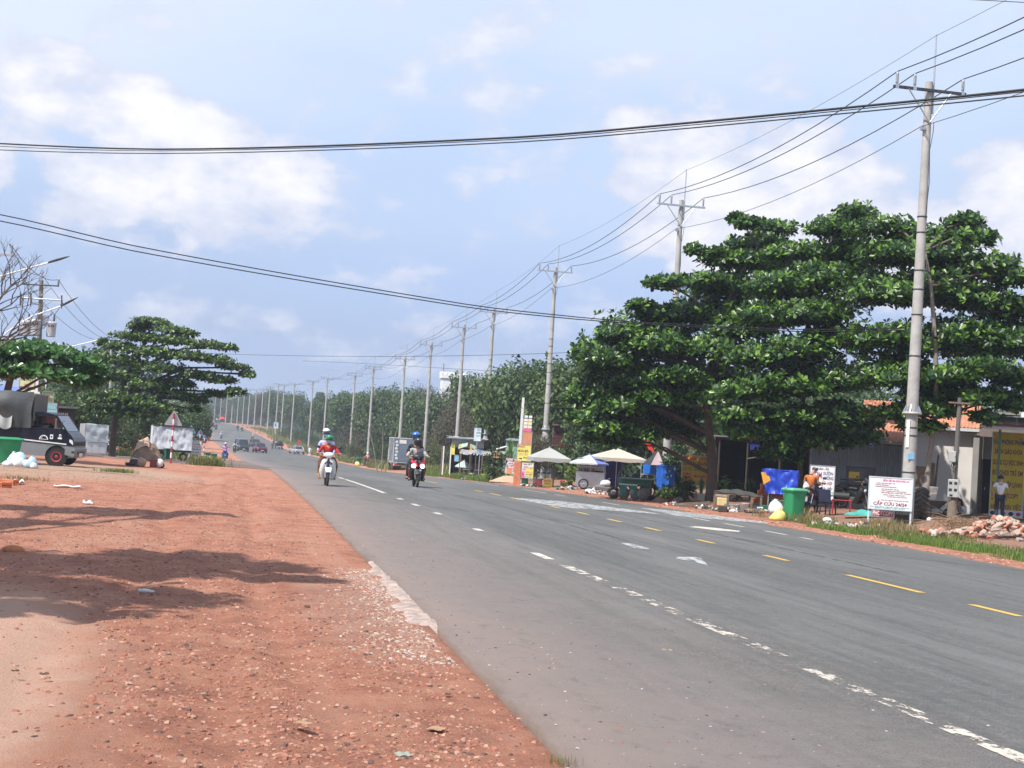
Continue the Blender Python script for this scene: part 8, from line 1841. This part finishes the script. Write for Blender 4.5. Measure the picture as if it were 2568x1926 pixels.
G().slab(lambda a, b: ((-18+22*a)*k, -.1-1.3*b, tz(1106+10*a*0)-.42*b-.25*(1-a)*1.0), 8, 4, .02).build('awning', ay, t); G().slab(lambda a, b: ((10+14*a)*k, -.1-1.1*b, tz(1108)-.4*b-.2*a), 6, 4, .02).build('awning', ay, t)
for x in (-14, 13): G().box((x*k, -1.25, tz(1124)), (5*k, .03, .42)).build('awning_flap', yelu, t)
G().box((-2*k, .3, tz(1130)), (26*k, .04, 11*k)).build('shop_sign', M('dull_sign', (.16, .15, .13), .7), t); letter('BÚN BÒ HUẾ', t, -2*k, tz(1130), 22*k, 5*k, ink_white, y=.27)
G().box((-33*k, -.3, tz(1128)), (10*k, .04, 28*k)).build('yellow_sign', pale_y, t); letter('BÚN', t, -33*k, tz(1123), 7*k, 5*k, ink_green, y=-.33)
for i in range(7): G().box(((-30+11*i)*k, .9, .55), (.30+.12*(i % 3), .4, 1.1-.15*(i % 2))).build('stall_goods', (timber_dk, cl_navy, maroon)[i % 3], t)
board('blue and white upright advert board in front of the tin roof', 1182, 1199, 1073, 1106, 1197, M('pale_blue_board', (.62, .70, .76), .5, 0, .12, 3), [('LỌC', .15, .85, .5, .12, ink_navy), ('NƯỚC', .15, .62, .6, .12, ink_navy), ('SẠCH', .15, .40, .6, .12, ink_cyan)], d=109, legs='one')
board('small pale blue notice on the power pole by the grey canopy', 1194, 1205, 1129, 1139, 1198, sky_blue, [('V', 0, .5, .5, .6, ink_navy)], d=104, legs='one')
board('blue notice strip low on the fourth power pole', 1137, 1147, 1141, 1157, 1196, sky_blue, [], d=112, legs=None)
# grey canopy on poles
p, D = spot(1208, 1198); k = k_(D); gyc = 963-FOC*((p-EYE).dot(_U))/D; t = thing('tarp_canopy', 'sagging grey tarp canopy on thin poles over the stalls', 'canopy', p, facing(p)-.08)
G().slab(lambda a, b: ((-58+116*a)*k, -.9+2.2*b, (gyc-1138)*k+.25*b-.05*math.sin(a*13)-.10*math.sin(a*3.14*3)**2*(1-b)), 30, 5, .01).build('canopy', M('grey_tarp', (.30, .28, .27), .8, 0, .15, 3, dirt=.3), t)
for i in range(14): G().prism([((-57+8.3*i)*k, -.91, (gyc-1138)*k), ((-50+8.3*i)*k, -.91, (gyc-1138)*k), ((-54+8.3*i)*k, -.91, (gyc-1142-(i % 3))*k)], (0, -.005, 0), (0, .005, 0)).build('ragged_edge', label_white if i % 2 else greyu, t)
for x in (-55, -30, 0, 26, 40, 55): G().cyl((x*k, -.85, 0), (x*k, -.85, (gyc-1139)*k), .03).build('post', timber if x < 10 else galv, t)
G().box((14*k, .6, .9), (20*k, .04, 1.6)).build('navy_curtain', navy_tarp, t)
for x in (-40, -12, 30): G().box((x*k, .2, .55), (18*k, .7, .05)).build('table_top', galv, t); G().box((x*k, .2, .27), (.08, .08, .54)).build('table_leg', steel_dk, t)
plant('spiky yellow-green plant in a square yellow pot before the grey canopy', 1216, 1199, 38, 30, pot_y, 16, 10, 'strap', bright_leaf, square=True)
cluster([('bucket', 'pink bucket by the white table legs under the canopy', 'bucket', 1245, 1200, bucket(11, 13, M('pink_bucket', (.62, .06, .16), .4))), ('carton', 'beige carton on the verge in front of the mint parasol', 'carton', 1161, 1200, box_of(14, 11, M('beige_carton', (.58, .44, .32), .8))),
 ('storage_box', 'blue barrel-like box under the mint parasol', 'box', 1166, 1193, bucket(12, 16, M('dull_blue', (.05, .12, .26), .5))), ('bucket', 'red basin on the ground near the yellow pot', 'bucket', 1198, 1197, bucket(12, 7, M('red_basin', (.60, .08, .06), .5))), ('storage_box', 'white tilted cover on the ground right of the mint parasol', 'box', 1183, 1197, box_of(11, 10, sackm)),
 ('storage_box', 'orange crate at the grass edge beside the crimson motorbike', 'box', 1070, 1176, box_of(14, 8, orange_b)), ('stone_block', 'low grey kerb block in the grass left of the tin house', 'stone block', 1103, 1180, box_of(36, 7, concrete)), ('storage_box', 'pink box at the foot of the orange pillar stalls', 'box', 1410, 1214, box_of(12, 10, M('dull_red_box', (.3, .05, .05), .6))), ('bucket', 'red stool-like bucket between the parasols', 'bucket', 1428, 1220, bucket(10, 12, rp)), ('storage_box', 'lime green crate between the two parasols', 'box', 1414, 1219, box_of(14, 9, M('lime_crate', (.35, .50, .05), .5)))])
p, D = spot(1276, 1210); o = tag(G().slab(lambda a, b: ((a-.5)*2.6, (b-.5)*1.4, .02+.42*math.sin(a*math.pi)**1.3*math.sin(b*math.pi)+.02*math.sin(a*31)*math.sin(b*23)), 24, 14, .01).build('sand_heap', M('tan_sand', (.46, .30, .20), .95, 0, .15, 8, bump=.6)), 'low heap of tan sand at the foot of the noodle sign', 'sand heap'); o.location = p; o.rotation_euler.z = facing(p)
t = thing('plastic_chair', 'orange plastic chair under the noodle sign', 'chair', *(lambda q: (q[0], facing(q[0])))(spot(1276, 1203)))
G().box((0, 0, .42), (.42, .4, .04), bev=.01).build('seat', orange_b, t); G().slab(lambda a, b: ((a-.5)*.42, .2+.05*b, .44+.4*b), 5, 3, .02).build('backrest', orange_b, t)
for x in (-.18, .18):
 for y in (-.17, .17): G().cyl((x, y, 0), (x, y, .42), .02).build('leg', orange_b, t)
# red brick shop behind the leaves, red banner, brown tree with red blossom
p = on(1455, 1205, 100); k = k_(100); gyc = 963-FOC*((p-EYE).dot(_U))/100; t = thing('brick_shop', 'dark red brick shop front half hidden behind the almond leaves', 'shop', p, facing(p))
rb = M('dark_red_brick', (.11, .022, .022), .85, 0, .25, 6, bump=.3)
G().box((0, 1.5, (gyc-1075)*k/2), (146*k, 3, (gyc-1075)*k)).build('wall', timber_dk, t)
for i in range(12):
 for j in range(9): G().box(((-67+12.2*i+(6 if j % 2 else 0)-3)*k, -.02, (gyc-1122)*k+j*5.2*k), (11*k, .05, 4*k)).build('brick', rb, t)
G().box((0, 1.4, (gyc-1072)*k), (156*k, 3.6, .10), rx=-.04).build('roof_sheet', rust_roof, t)
for x in (-50, -10, 40): G().box((x*k, -.04, (gyc-1160)*k), (22*k, .06, 60*k)).build('opening', under, t)
t = board('red banner with a white tag behind the third power pole', 1364, 1396, 1011, 1035, 1200, M('crimson_banner', (.46, .02, .06), .6), [], d=103, legs='one', name='red_banner', cat='banner'); zb = t.children[0].data.vertices[0].co.z
G().box((-.22, -.03, zb+.22), (.14, .01, .26)).build('white_tag', label_white, t)
b = on(1345, 1204, 95); tree('dark small-leaved tree with red leaves behind the white square parasol', b, 115*k_(95), 3.6, 5, 1.2, 'small_tree', None, 'tree')
for px, gy, hp, wp, mt, lab in ((1410, 1212, 96, 60, foliage_b, 'leafy shrub before the dark red shop, left one'), (1465, 1206, 130, 90, foliage_a, 'big dark shrub before the dark red shop, middle one'), (1530, 1206, 120, 80, foliage_b, 'leafy shrub above the cream parasol, right one'), (1240, 1200, 90, 60, foliage_a, 'dark shrub behind the yellow parasol'), (1700, 1246, 120, 90, foliage_a, 'dark shrub between amber menu board and blue tarp')): plant(lab, px, gy, hp, wp, None, 1, 1, 'bush', mt, d=94 if px < 1600 else 68)
plant('banana plant with torn upright leaves behind the green shack', 1276, 1206, 108, 44, None, 1, 1, 'strap', bright_leaf, d=106)
plant('light green mango sapling between the white and blue parasols', 1432, 1222, 74, 34, None, 1, 1, 'loose', bright_leaf)
# white crenellated water tower
b = on(1120, 1190, 225); k = k_(225); q = px_of(b); t = thing('white_tower', 'white tower with a crenellated top above the treetops', 'tower', b, facing(b)+.1)
tw = M('tower_white', (.78, .78, .78), .7, 0, .04, 1); H_ = (q[1]-950)*k; w = 56*k
G().box((0, 0, H_/2), (w, w, H_)).build('shaft', tw, t); G().box((0, 0, H_+.28), (w*1.10, w*1.10, .56)).build('parapet', tw, t)
for i in range(6):
 for y in (-1, 1): G().box(((-.5+i/5)*w*1.02, y*w*.52, H_+.56+.27), (w*.105, w*.07, .54)).build('merlon', tw, t)
 if 0 < i < 5:
  for x in (-1, 1): G().box((x*w*.52, (-.5+i/5)*w*1.02, H_+.56+.27), (w*.07, w*.105, .54)).build('merlon', tw, t)
G().cyl((-w*.44, 0, H_+.9), (-w*.44, 0, H_+2.4), .05).build('mast', steel_dk, t)
# far verge: sign, flag, umbrella, small bin
board('pale blue crossing sign on the far right verge', 685, 696, 1059, 1074, 1092, M('sign_pale_blue', (.55, .66, .74), .5), [('K', 0, .5, .5, .6, ink)], d=270, legs='one')
p = on(744, 1128, 240); t = thing('red_flag', 'small red flag on a stick leaning on a far power pole', 'flag', p, facing(p)); G().tube([(0, 0, 0), (.1, 0, 2.6)], .03, 5).build('staff', timber, t); G().slab(lambda a, b: (.08+.45*a, .03*math.sin(a*8), 2.5-.7*b-.15*a), 6, 4, .01).build('cloth', M('flag_red', (.66, .035, .025)), t)
p = on(557, 1060, 440); t = thing('parasol', 'tiny red parasol stall by the crest of the road', 'parasol', p); G().cyl((0, 0, 0), (0, 0, 2.2), .04).build('pole', galv, t); G().lathe([(1.1, 1.6), (.6, 2.0), (0, 2.3)], 8).build('canopy', M('flag_red', (.66, .035, .025)), t)
bin_('small dark green bin by the yellow-blossomed bush', 899, 1148, 1168, 13, bin_dk, bin_dk, .2)
sack('yellow bag on the ground before the small dark green bin', 897, 1169, 12, 11, bag_y, seed=61, tip=0)
for i in range(3):
 p = on(948+9*i, 1166, 118); t = thing('bare_sapling', ('left', 'middle', 'right')[i]+' of three pale leaning stems behind the salmon-vested rider', 'sapling', p); G().tube([(0, 0, 0), ((-.5+.5*i), 0, 2.2), ((-1.0+.9*i), 0, 3.8)], [.05, .04, .02], 6).build('stem', bark_pale, t)
p, D = spot(965, 1170); g = G()
for i in range(120):
 a = Vector((R_.gauss(0, 1.3), R_.gauss(0, .5), R_.uniform(.02, .6))); g.tube([a, a+Vector((R_.gauss(0, .7), R_.gauss(0, .4), R_.uniform(-.2, .25)))], .022, 4, False)
o = g.build('brush_pile', M('red_brush', (.14, .06, .04), .9, 0, .3, 5)); o.location = p; o['kind'] = 'stuff'
p, D = spot(1006, 1186);
# ================================================================ the left roadside
bin_('large green bin at the left edge in front of the tarped truck', 17, 1088, 1157, 66, bin_green, bin_green, .1, d=45.5)
blue_bag = M('pale_blue_bag', (.42, .58, .68), .35, 0, .12, 6, bump=.5); white_bag = M('white_bag', (.66, .68, .70), .35, 0, .1, 6, bump=.5)
for i, (px, gy, w, h, m, lab) in enumerate(((34, 1160, 30, 36, white_bag, 'crumpled white bag at the upper left of the pile by the green bin'), (52, 1162, 30, 36, blue_bag, 'pale blue bag on the middle of the bag pile by the green bin'), (78, 1163, 30, 30, blue_bag, 'pale blue bag at the right end of the bag pile'), (48, 1167, 30, 24, white_bag, 'white bag low at the front of the bag pile'), (18, 1164, 24, 14, white_bag, 'flat white bag at the left end of the bag pile'), (72, 1168, 28, 20, blue_bag, 'small blue bag low at the front right of the bag pile'), (86, 1167, 18, 16, white_bag, 'small white bag at the far right of the bag pile'))): sack(lab, px, gy, w, h, m, d=44.6-.12*i, seed=70+i, tip=0 if i % 2 else .5, group='plastic bags piled by the green bin')
# hollow bricks and paper at the left edge
for i, (px, gy, rz, lab) in enumerate(((6, 1216, .1, 'red hollow brick standing at the left end of the small brick group'), (19, 1217, -.2, 'red hollow brick in the middle of the small brick group'), (29, 1216, .5, 'red hollow brick at the right of the small brick group'), (11, 1224, .9, 'red hollow brick lying in front of the small brick group'))):
 o = link('brick', hb_me); o.location = gp(px, gy)+Vector((0, 0, .06)); o.scale = (1.5, 1.5, 1.5); o.rotation_euler.z = rz; tag(o, lab, 'brick')
def litter(label, px, py, w, l, mat, name, cat='litter', rz=0, curl=.05, seed=0):
 p = gp(px, py); D = dist(p); k = k_(D); r = random.Random(seed); a0 = r.random()*6
 o = G().slab(lambda a, b: ((a-.5)*w*k, (b-.5)*l, .02+curl*abs(math.sin(a*5+a0)*math.cos(b*4+a0))), 10, 6, .003).build(name, mat); o.location = p; o.rotation_euler.z = facing(p)+rz; return tag(o, label, cat)
paper = M('white_paper', (.72, .72, .72), .8, 0, .06, 6)
litter('white paper sheet beside the hollow bricks at the left edge', 47, 1214, 26, .4, paper, 'paper_sheet', seed=1, curl=.10)
litter('long white paper strip on the red dirt right of the bricks', 168, 1222, 64, .35, paper, 'paper_strip', seed=2, curl=.03)
litter('small white scrap on the red dirt at the edge of the far shadow', 220, 1264, 24, .18, paper, 'paper_scrap', seed=3, curl=.06)
p = gp(366, 1489); o = tag(G().loft([[(x, .035*s*math.cos(q), .04+.032*s*math.sin(q)+.006*math.sin(q*3+x*40)) for q in [j*math.pi/5 for j in range(10)]] for x, s in ((-.13, .3), (-.11, .9), (-.03, 1), (.05, .85), (.10, .6), (.13, .35))]).build('crushed_bottle', M('clear_plastic', (.50, .50, .49), .4, 0, .15, 12)), 'crushed clear plastic bottle in the tree shadow on the red dirt', 'bottle'); o.location = p; o.rotation_euler.z = -.3; o.scale = (.62,)*3
p = gp(33, 1384); o = tag(G().ell((0, 0, .02), (.13, .08, .06), 10, 7).build('orange_rock', M('orange_rock', (.42, .16, .07), .9, 0, .3, 7, bump=.6)), 'rounded orange rock at the left edge of the big shadow', 'rock'); o.location = p
leafm = M('dead_leaf', (.10, .055, .03), .8, 0, .3, 12); tan_l = M('tan_leaf', (.34, .20, .11), .8, 0, .2, 12)
for i, (px, py, w, m, lab) in enumerate(((1122, 1748, 24, leafm, 'curled dark leaf on the red dirt near the asphalt edge'), (1010, 1902, 60, M('grey_green_leaf', (.26, .28, .22), .8), 'long grey-green leaf at the bottom of the red dirt'), (515, 1752, 22, leafm, 'dark dead leaf at the lower middle of the red dirt'), (760, 1822, 60, tan_l, 'torn tan leaf flat on the dirt at lower middle'), (1095, 1836, 70, tan_l, 'yellowish flattened leaf near the bottom of the asphalt edge'), (770, 1525, 20, leafm, 'upright curled brown leaf by the pale gravel'), (38, 1690, 14, leafm, 'black pebble-like leaf on the pale sand'), (110, 1698, 24, leafm, 'thin dark leaf on the pale sand'), (672, 1226, 10, leafm, 'dark leaf far out on the red dirt near the road'), (825, 1275, 14, leafm, 'dark lump on the asphalt ahead of the white motorbike'), (656, 1632, 36, tan_l, 'long tan leaf across the middle of the red dirt'), (1672, 1636, 44, tan_l, 'tan leaf flat on the asphalt in the left lane'))): litter(lab, px, py, w*.62, .03+.0009*w, m, 'fallen_leaf', 'leaf', .3*i, .008, 10+i)
# --- white wrapped cart
p, D = spot(232, 1140); k = k_(D); t = thing('wrapped_cart', 'tall cart wrapped in pale plastic sheet between the truck and the flowering bush', 'cart', p, facing(p)+.35)
w, h, dp = 58*k, 76*k, 1.0; pale_s = M('pale_plastic_sheet', (.55, .60, .62), .4, 0, .1, 3, bump=.3, bscale=6); wh_s = M('white_lower_panel', (.70, .71, .72), .5, 0, .06, 3, dirt=.1); shade_s = M('shaded_side_sheet', (.30, .30, .29), .6, 0, .12, 3)  # side sheets darker than the front: their shade is painted into the colour
G().box((0, 0, h*.22), (w, dp, h*.40), bev=.03).build('cabinet', wh_s, t)
for i in (-1, 0, 1): G().box((i*w*.3, -dp/2-.008, h*.22), (w*.26, .02, h*.32), bev=.008).build('panel', wh_s, t)
G().slab(lambda a, b: (-w/2+w*a, -dp/2-.03-.16*wr(a, b, 5), h*(1-.58*b)), 14, 8, .01).build('front_sheet', pale_s, t)
for s in (-1, 1): G().slab(lambda a, b: (s*(w/2+.012+.01*math.sin(b*8)), (-dp/2+dp*a)*(1 if s > 0 else -1), h*(1-.98*b)), 6, 6, .01).build('side_sheet', shade_s, t)
G().slab(lambda a, b: (-w/2+w*a, -dp/2+dp*b, h+.03*math.sin(a*5)*math.sin(b*3)), 8, 6, .01).build('top_sheet', pale_s, t)
for x in (-.4, .4): G().ring((x*w, -.3, .08), .06, .025, 'y', 12, 6).build('wheel', rubber, t)
# --- flowering bush
p, D = spot(308, 1142); k = k_(D); bb = tree('green bush with pink blossom right of the wrapped cart', p, 92*k, 92*k, 4, 2.0, 'flowering_bush', None, 'bush', False)
n = 200; v = unit(NP.normal(0, 1, (n, 3)))*np.array([.72, .72, .50])+np.array([0, 0, .50]); f_ = link('blossom', npmesh('blossom', (v[:, None]+NP.normal(0, .03, (n, 3, 3))).reshape(-1, 3), np.arange(n*3).reshape(-1, 3), M('pink_blossom', (.62, .20, .18), .7)), bb); f_['kind'] = 'stuff'; f_.scale = bb.children[0].scale
# --- brown junk pile: a covered handcart
p, D = spot(366, 1171); k = k_(D); t = thing('junk_pile', 'junk pile under a ragged brown tarp with boards and a tyre', 'junk pile', p, facing(p))
w, h = 90*k, 72*k; brown_t = M('brown_tarp', (.20, .125, .08), .85, 0, .3, 4, bump=.5); tan_t = M('tan_tarp', (.42, .28, .20), .85, 0, .25, 4, bump=.5)
def jt(a, b):
 q = math.sin(math.pi*min(1, max(0, a)))**.6; fold = .36*wr(a*2, b*1.5, 4); return ((a-.5)*w*(.85+.15*b), -.55*b+.5*(1-b)+fold*.5, h*q*(1-.80*b**1.6)*(.92+.08*math.sin(a*7))+fold*(1-b)*.6+.04)
G().slab(jt, 30, 14, .015).build('tarpaulin', brown_t, t); G().slab(lambda a, b: tuple(Vector(jt(.05+.5*a, .05+.5*b))+Vector((0, -.03, .05+.03*math.sin(a*9)))), 16, 8, .012).build('tarpaulin_flap', tan_t, t)
for i in range(4): G().box((-w*.28+i*.05, -.62, .28+.05*i), (.42, .03, .03), 0, 0, .08*i).build('board', label_white if i == 1 else timber, t)
G().box((-w*.3, -.6, .16), (.40, .25, .24)).build('box', plastic_bk, t); G().lathe([(0, -.18), (.16, -.16), (.18, 0), (.16, .16), (0, .18)], 14, (-w*.12, -.68, .2), True, Matrix.Rotation(.4, 3, 'Y')).build('tan_sack', tan_t, t); G().ring((-w*.42, -.6, .10), .14, .07, 'z', 16, 6).build('old_tyre', rubber, t)
G().ring((w*.42, -.58, .12), .08, .03, 'y', 14, 6).build('castor', rubber, t); G().box((w*.2, -.5, .18), (.3, .25, .3)).build('box', maroon, t); G().ell((w*.36, -.55, .2), (.16, .12, .18)).build('white_bundle', sackm, t)
# --- white tarp-covered trailer
p, D = spot(427, 1140, 92); k = k_(D); gyc = 963-FOC*((p-EYE).dot(_U))/D; t = thing('covered_trailer', 'trailer covered with wrinkled white tarp behind the triangular road signs', 'trailer', p, facing(p)+.1)
w, h = 96*k, (gyc-1070)*k; z0 = (gyc-1127)*k
G().slab(lambda a, b: (-w/2+w*a, -.75-.22*wr(a*3, b*1.2, 9), z0+(h-z0)*(1-b)), 30, 12, .01).build('tarpaulin_front', M('wrinkled_white_tarp', (.62, .65, .70), .55, 0, .1, 4, bump=.6, bscale=7), t)
for s in (-1, 1): G().slab(lambda a, b: (s*(w/2+.01), (-.74+1.5*a)*(1 if s > 0 else -1), z0+(h-z0)*(1-b)), 8, 6, .01).build('tarpaulin_side', _MC['wrinkled_white_tarp'], t)
G().slab(lambda a, b: (-w/2+w*a, -.75+1.5*b, h+.05*math.sin(b*math.pi)), 10, 6, .01).build('tarpaulin_top', _MC['wrinkled_white_tarp'], t); G().box((0, -.78, h+.02), (w*1.02, .06, .07)).build('top_rail', steel_dk, t); G().box((0, 0, z0-.08), (w, 1.3, .12)).build('chassis', steel_dk, t)
for x in (-.25, .3): G().ring((x*w, -.6, .27), .20, .08, 'y', 18, 8).build('wheel', rubber, t)
letter('HỮU', t, 0, z0+(h-z0)*.38, w*.18, .16, ink_navy, y=-.80)
# --- road warning signs seen from behind
rw_r = M('post_red', (.36, .03, .05), .5, 0, .1, 5, dirt=.15); rw_w = M('post_white', (.68, .68, .68), .5, 0, .06, 5, dirt=.15); back_m = M('sign_back_grey', (.36, .38, .40), .5, .4, .08, 4, dirt=.15); back_b = M('sign_back_blue', (.16, .30, .50), .5, .2, .08, 4)
for i, (px, apex, base, gy, d, mat, lab) in enumerate(((428, 1027, 1067, 1158, 71, back_m, 'largest grey back of a triangular road sign on a red and white post'), (474, 1065, 1087, 1150, 94, back_b, 'blue-backed triangular sign just right of the white trailer'), (498, 1076, 1094, 1148, 113, back_b, 'third triangular sign back, behind the milk tea board'), (510, 1089, 1101, 1146, 138, back_b, 'smallest and farthest triangular sign back in the row'))):
 p = on(px, gy, d); k = k_(d); gyc = 963-FOC*((p-EYE).dot(_U))/d; t = thing('road_sign', lab, 'road sign', p, facing(p), 'triangular road signs seen from behind')
 z1, z0 = (gyc-apex)*k, (gyc-base)*k; s = (z1-z0)/math.cos(math.pi/6); n = 9; top = z0+(z1-z0)*.75
 for q in range(n): G().cyl((0, 0, top*q/n), (0, 0, top*(q+1)/n-.002), .05, n=10).build('post_band', rw_r if q % 2 == 0 else rw_w, t)
 c = z0+(z1-z0)/3; tri = [(0, .07, z1), (-s/2, .07, z0), (s/2, .07, z0)]; rr = []
 for a in range(3):
  A, B, C = Vector(tri[a]), Vector(tri[a-1]), Vector(tri[(a+1) % 3]); rr += [A.lerp(B, .07), A.lerp(C, .07)]
 G().prism(rr, (0, -.006, 0), (0, .006, 0)).build('sign_plate', mat, t)
 for zz in (.2, .55): G().box((0, .058, z0+(z1-z0)*zz), (s*.5*(1-zz), .02, .05)).build('mounting_rail', galv, t)
board('white hand-painted milk tea board on legs among the road signs', 477, 502, 1105, 1139, 1147, sheet_w, [('SINH TỐ', 0, .90, .7, .07, ink_red), ('Trà Sữa', 0, .73, .8, .13, ink_mar), ('Trà Chanh', 0, .54, .8, .10, ink_red), ('TRÀ ĐÀO', 0, .36, .8, .11, ink), ('CÀ PHÊ', -.05, .13, .75, .11, ink_navy)], d=93)
for px, y0, y1, w, d, lab in ((422, 1118, 1148, 22, 88, 'dark green bin behind the largest triangular sign post'), (519, 1122, 1145, 17, 104, 'left dark green bin of the pair behind the firewood'), (536, 1125, 1147, 15, 102, 'right dark green bin of the pair behind the firewood')): bin_(lab, px, y0, y1, w, bin_dk, bin_dk, .2, d=d)
p = on(518, 1150, 98); t = thing('firewood_pile', 'heap of pale chopped firewood before the pair of green bins', 'firewood', p, facing(p)); lg = G().cyl((-.16, 0, 0), (.16, 0, 0), .055, n=7).mesh('log', M('cut_wood', (.46, .30, .17), .85, 0, .25, 8))
for i in range(46): o = link('log', lg, t); x = R_.gauss(0, .42); o.location = (x, R_.gauss(0, .22), max(.05, .42*math.exp(-(x/.45)**2)*R_.random()+.04)); o.rotation_euler = (0, R_.uniform(-.3, .3), R_.random()*3.1)
# blue tarp heap between bush and trailer
p, D = spot(365, 1136, 94); t = draped('low blue tarp shelter between the flowering bush and the white trailer', 365, 1136, 34, 32, M('bright_blue_tarp', (.02, .12, .50)), d=96)
# --- roadside house, awning roof, sign, posts behind the truck
p, D = spot(110, 1120, 70); k = k_(D); gyc = 963-FOC*((p-EYE).dot(_U))/D; t = thing('awning_kiosk', 'small kiosk with green corrugated awning behind the navy truck', 'kiosk', p, facing(p))
def lz(py): return (gyc-py)*k
for i in range(7): G().slab(lambda a, b: ((-32+8.2*i+8.1*a)*k, -.9*b, lz(1013)-.50*b+.03*abs(math.sin(a*math.pi*2))), 8, 3, .01).build('corrugated_sheet', M('green_corrugated', (.16, .27, .28), .5, .3, .15, 3, dirt=.15), t)
G().box((-4*k, .1, lz(1012)), (60*k, .22, .10)).build('ridge', M('concrete_ridge', (.40, .38, .36), .9), t); G().prism([(26*k, 0, lz(1000)), (30*k, 0, lz(1040)), (20*k, 0, lz(1040))], (0, -.4, 0), (0, -.36, 0)).build('gable_board', maroon, t)
G().box((-4*k, 1.2, lz(1018)/2), (56*k, 2.2, lz(1018))).build('wall', M('dark_red_boards', (.13, .045, .04), .9, 0, .25, 4), t)
for x in (-32, 24): G().box((x*k, -.8, lz(1040)/2), (.08, .08, lz(1040))).build('post', timber, t)
p = on(150, 1120, 78); k = k_(78); gyc = 963-FOC*((p-EYE).dot(_U))/78; t = thing('roadside_house', 'dark-roofed house with white window panels behind the green awning kiosk', 'house', p, facing(p))
G().box((0, 1.5, (gyc-1028)*k/2), (64*k, 3, (gyc-1028)*k)).build('wall', timber_dk, t); G().box((0, 1.2, (gyc-1026)*k), (72*k, 4, .10), rx=-.06).build('roof', M('dark_roof', (.10, .10, .11), .7, 0, .2, 3), t)
for x in (-10, 0, 10):
 f = G().box((x*k, -.03, (gyc-1044)*k), (7.5*k, .06, 18*k)).build('window', label_white, t); G().box((x*k, -.065, (gyc-1044)*k), (.03, .02, 18*k)).build('window_bar', timber_dk, f)
board('pale yellow sign with green lettering behind the leaning trunk at the left', 38, 73, 942, 969, 1120, M('cream_yellow_board', (.74, .70, .36), .6, 0, .06, 3), [('PHỞ VIỆT', 0, .62, .82, .22, ink_green), ('0976 122126', .05, .2, .5, .10, ink_mag)], d=68, legs='one')
p = on(81, 1120, 72); k = k_(72); t = thing('white_post', 'bright white square post beside the transformer pole', 'post', p); h = (px_of(p)[1]-943)*k; G().box((0, 0, h/2), (.13, .13, h)).build('shaft', white_paint, t)
p = on(20, 1120, 66); t = thing('cream_canopy', 'cream and blue stall canopies seen above the grey tarp', 'canopy', p, facing(p)); k = k_(66); gyc = px_of(p)[1]
G().slab(lambda a, b: ((18+60*a*(1-.2*b))*k, -.6+1.6*b, (gyc-1002)*k+.45*b+.1*math.sin(a*3.14)), 10, 6, .01).build('cream_sheet', cream, t); G().slab(lambda a, b: ((22+50*a)*k, -.9+.8*b, (gyc-1012)*k+.15*b), 10, 4, .01).build('blue_sheet', blue_br, t); G().slab(lambda a, b: ((-30+45*a)*k, -.6+1.2*b, (gyc-990)*k+.4*b), 10, 4, .01).build('blue_sheet', blueu, t)
for x in (-28, 20, 60): G().cyl((x*k, 0, 0), (x*k, 0, (gyc-1000)*k), .04).build('post', timber, t)
board('dim menu board and white notice in the shade of the left trees', 98, 124, 982, 1008, 1120, M('olive_board', (.20, .19, .09), .8), [('ĂN', .3, .5, .3, .2, ink_white)], d=84, legs='one')
t = thing('pipe_fence', 'low pale pipe fence between the truck nose and the wrapped cart', 'fence', on(175, 1125, 82), 0); k = k_(82); b0 = t.location.copy()
for px in (150, 168, 186, 204): q = on(px, 1125, 82)-b0; G().cyl(q, q+Vector((0, 0, 1.1)), .025).build('post', galv, t)
for zz in (.6, 1.1): G().tube([on(148, 1125, 82)-b0+Vector((0, 0, zz)), on(206, 1125, 82)-b0+Vector((0, 0, zz))], .025, 6).build('rail', galv, t)
# far-left shacks glimpsed past the drooping branch
# ---------------------------------------------------------------- finish: fit lettering to its width and turn it into mesh
bpy.context.view_layer.update()
dg = bpy.context.evaluated_depsgraph_get()
for o, w in FITS:
 if o.dimensions.x > 0: o.scale.x = o.scale.x*w/o.dimensions.x
for o in [q for q in bpy.data.objects if q.type == 'FONT']:
 me = bpy.data.meshes.new_from_object(o.evaluated_get(dg)); n = link('lettering', me, o.parent); n.matrix_basis = o.matrix_basis.copy()
 cu = o.data; bpy.data.objects.remove(o); bpy.data.curves.remove(cu)
# ---------------------------------------------------------------- air: one box of thin haze round everything
hzm = bpy.data.materials.new('haze_air'); hzm.use_nodes = True; nt = hzm.node_tree; nt.nodes.clear()
vo = nt.nodes.new('ShaderNodeVolumePrincipled'); vo.inputs['Color'].default_value = (.80, .88, 1, 1); vo.inputs['Density'].default_value = .0005; vo.inputs['Anisotropy'].default_value = .2
ou = nt.nodes.new('ShaderNodeOutputMaterial'); nt.links.new(vo.outputs[0], ou.inputs['Volume'])
hb = G().box((-250, 1700, 11.5), (3100, 3620, 57)).build('haze', hzm); hb['kind'] = 'stuff'
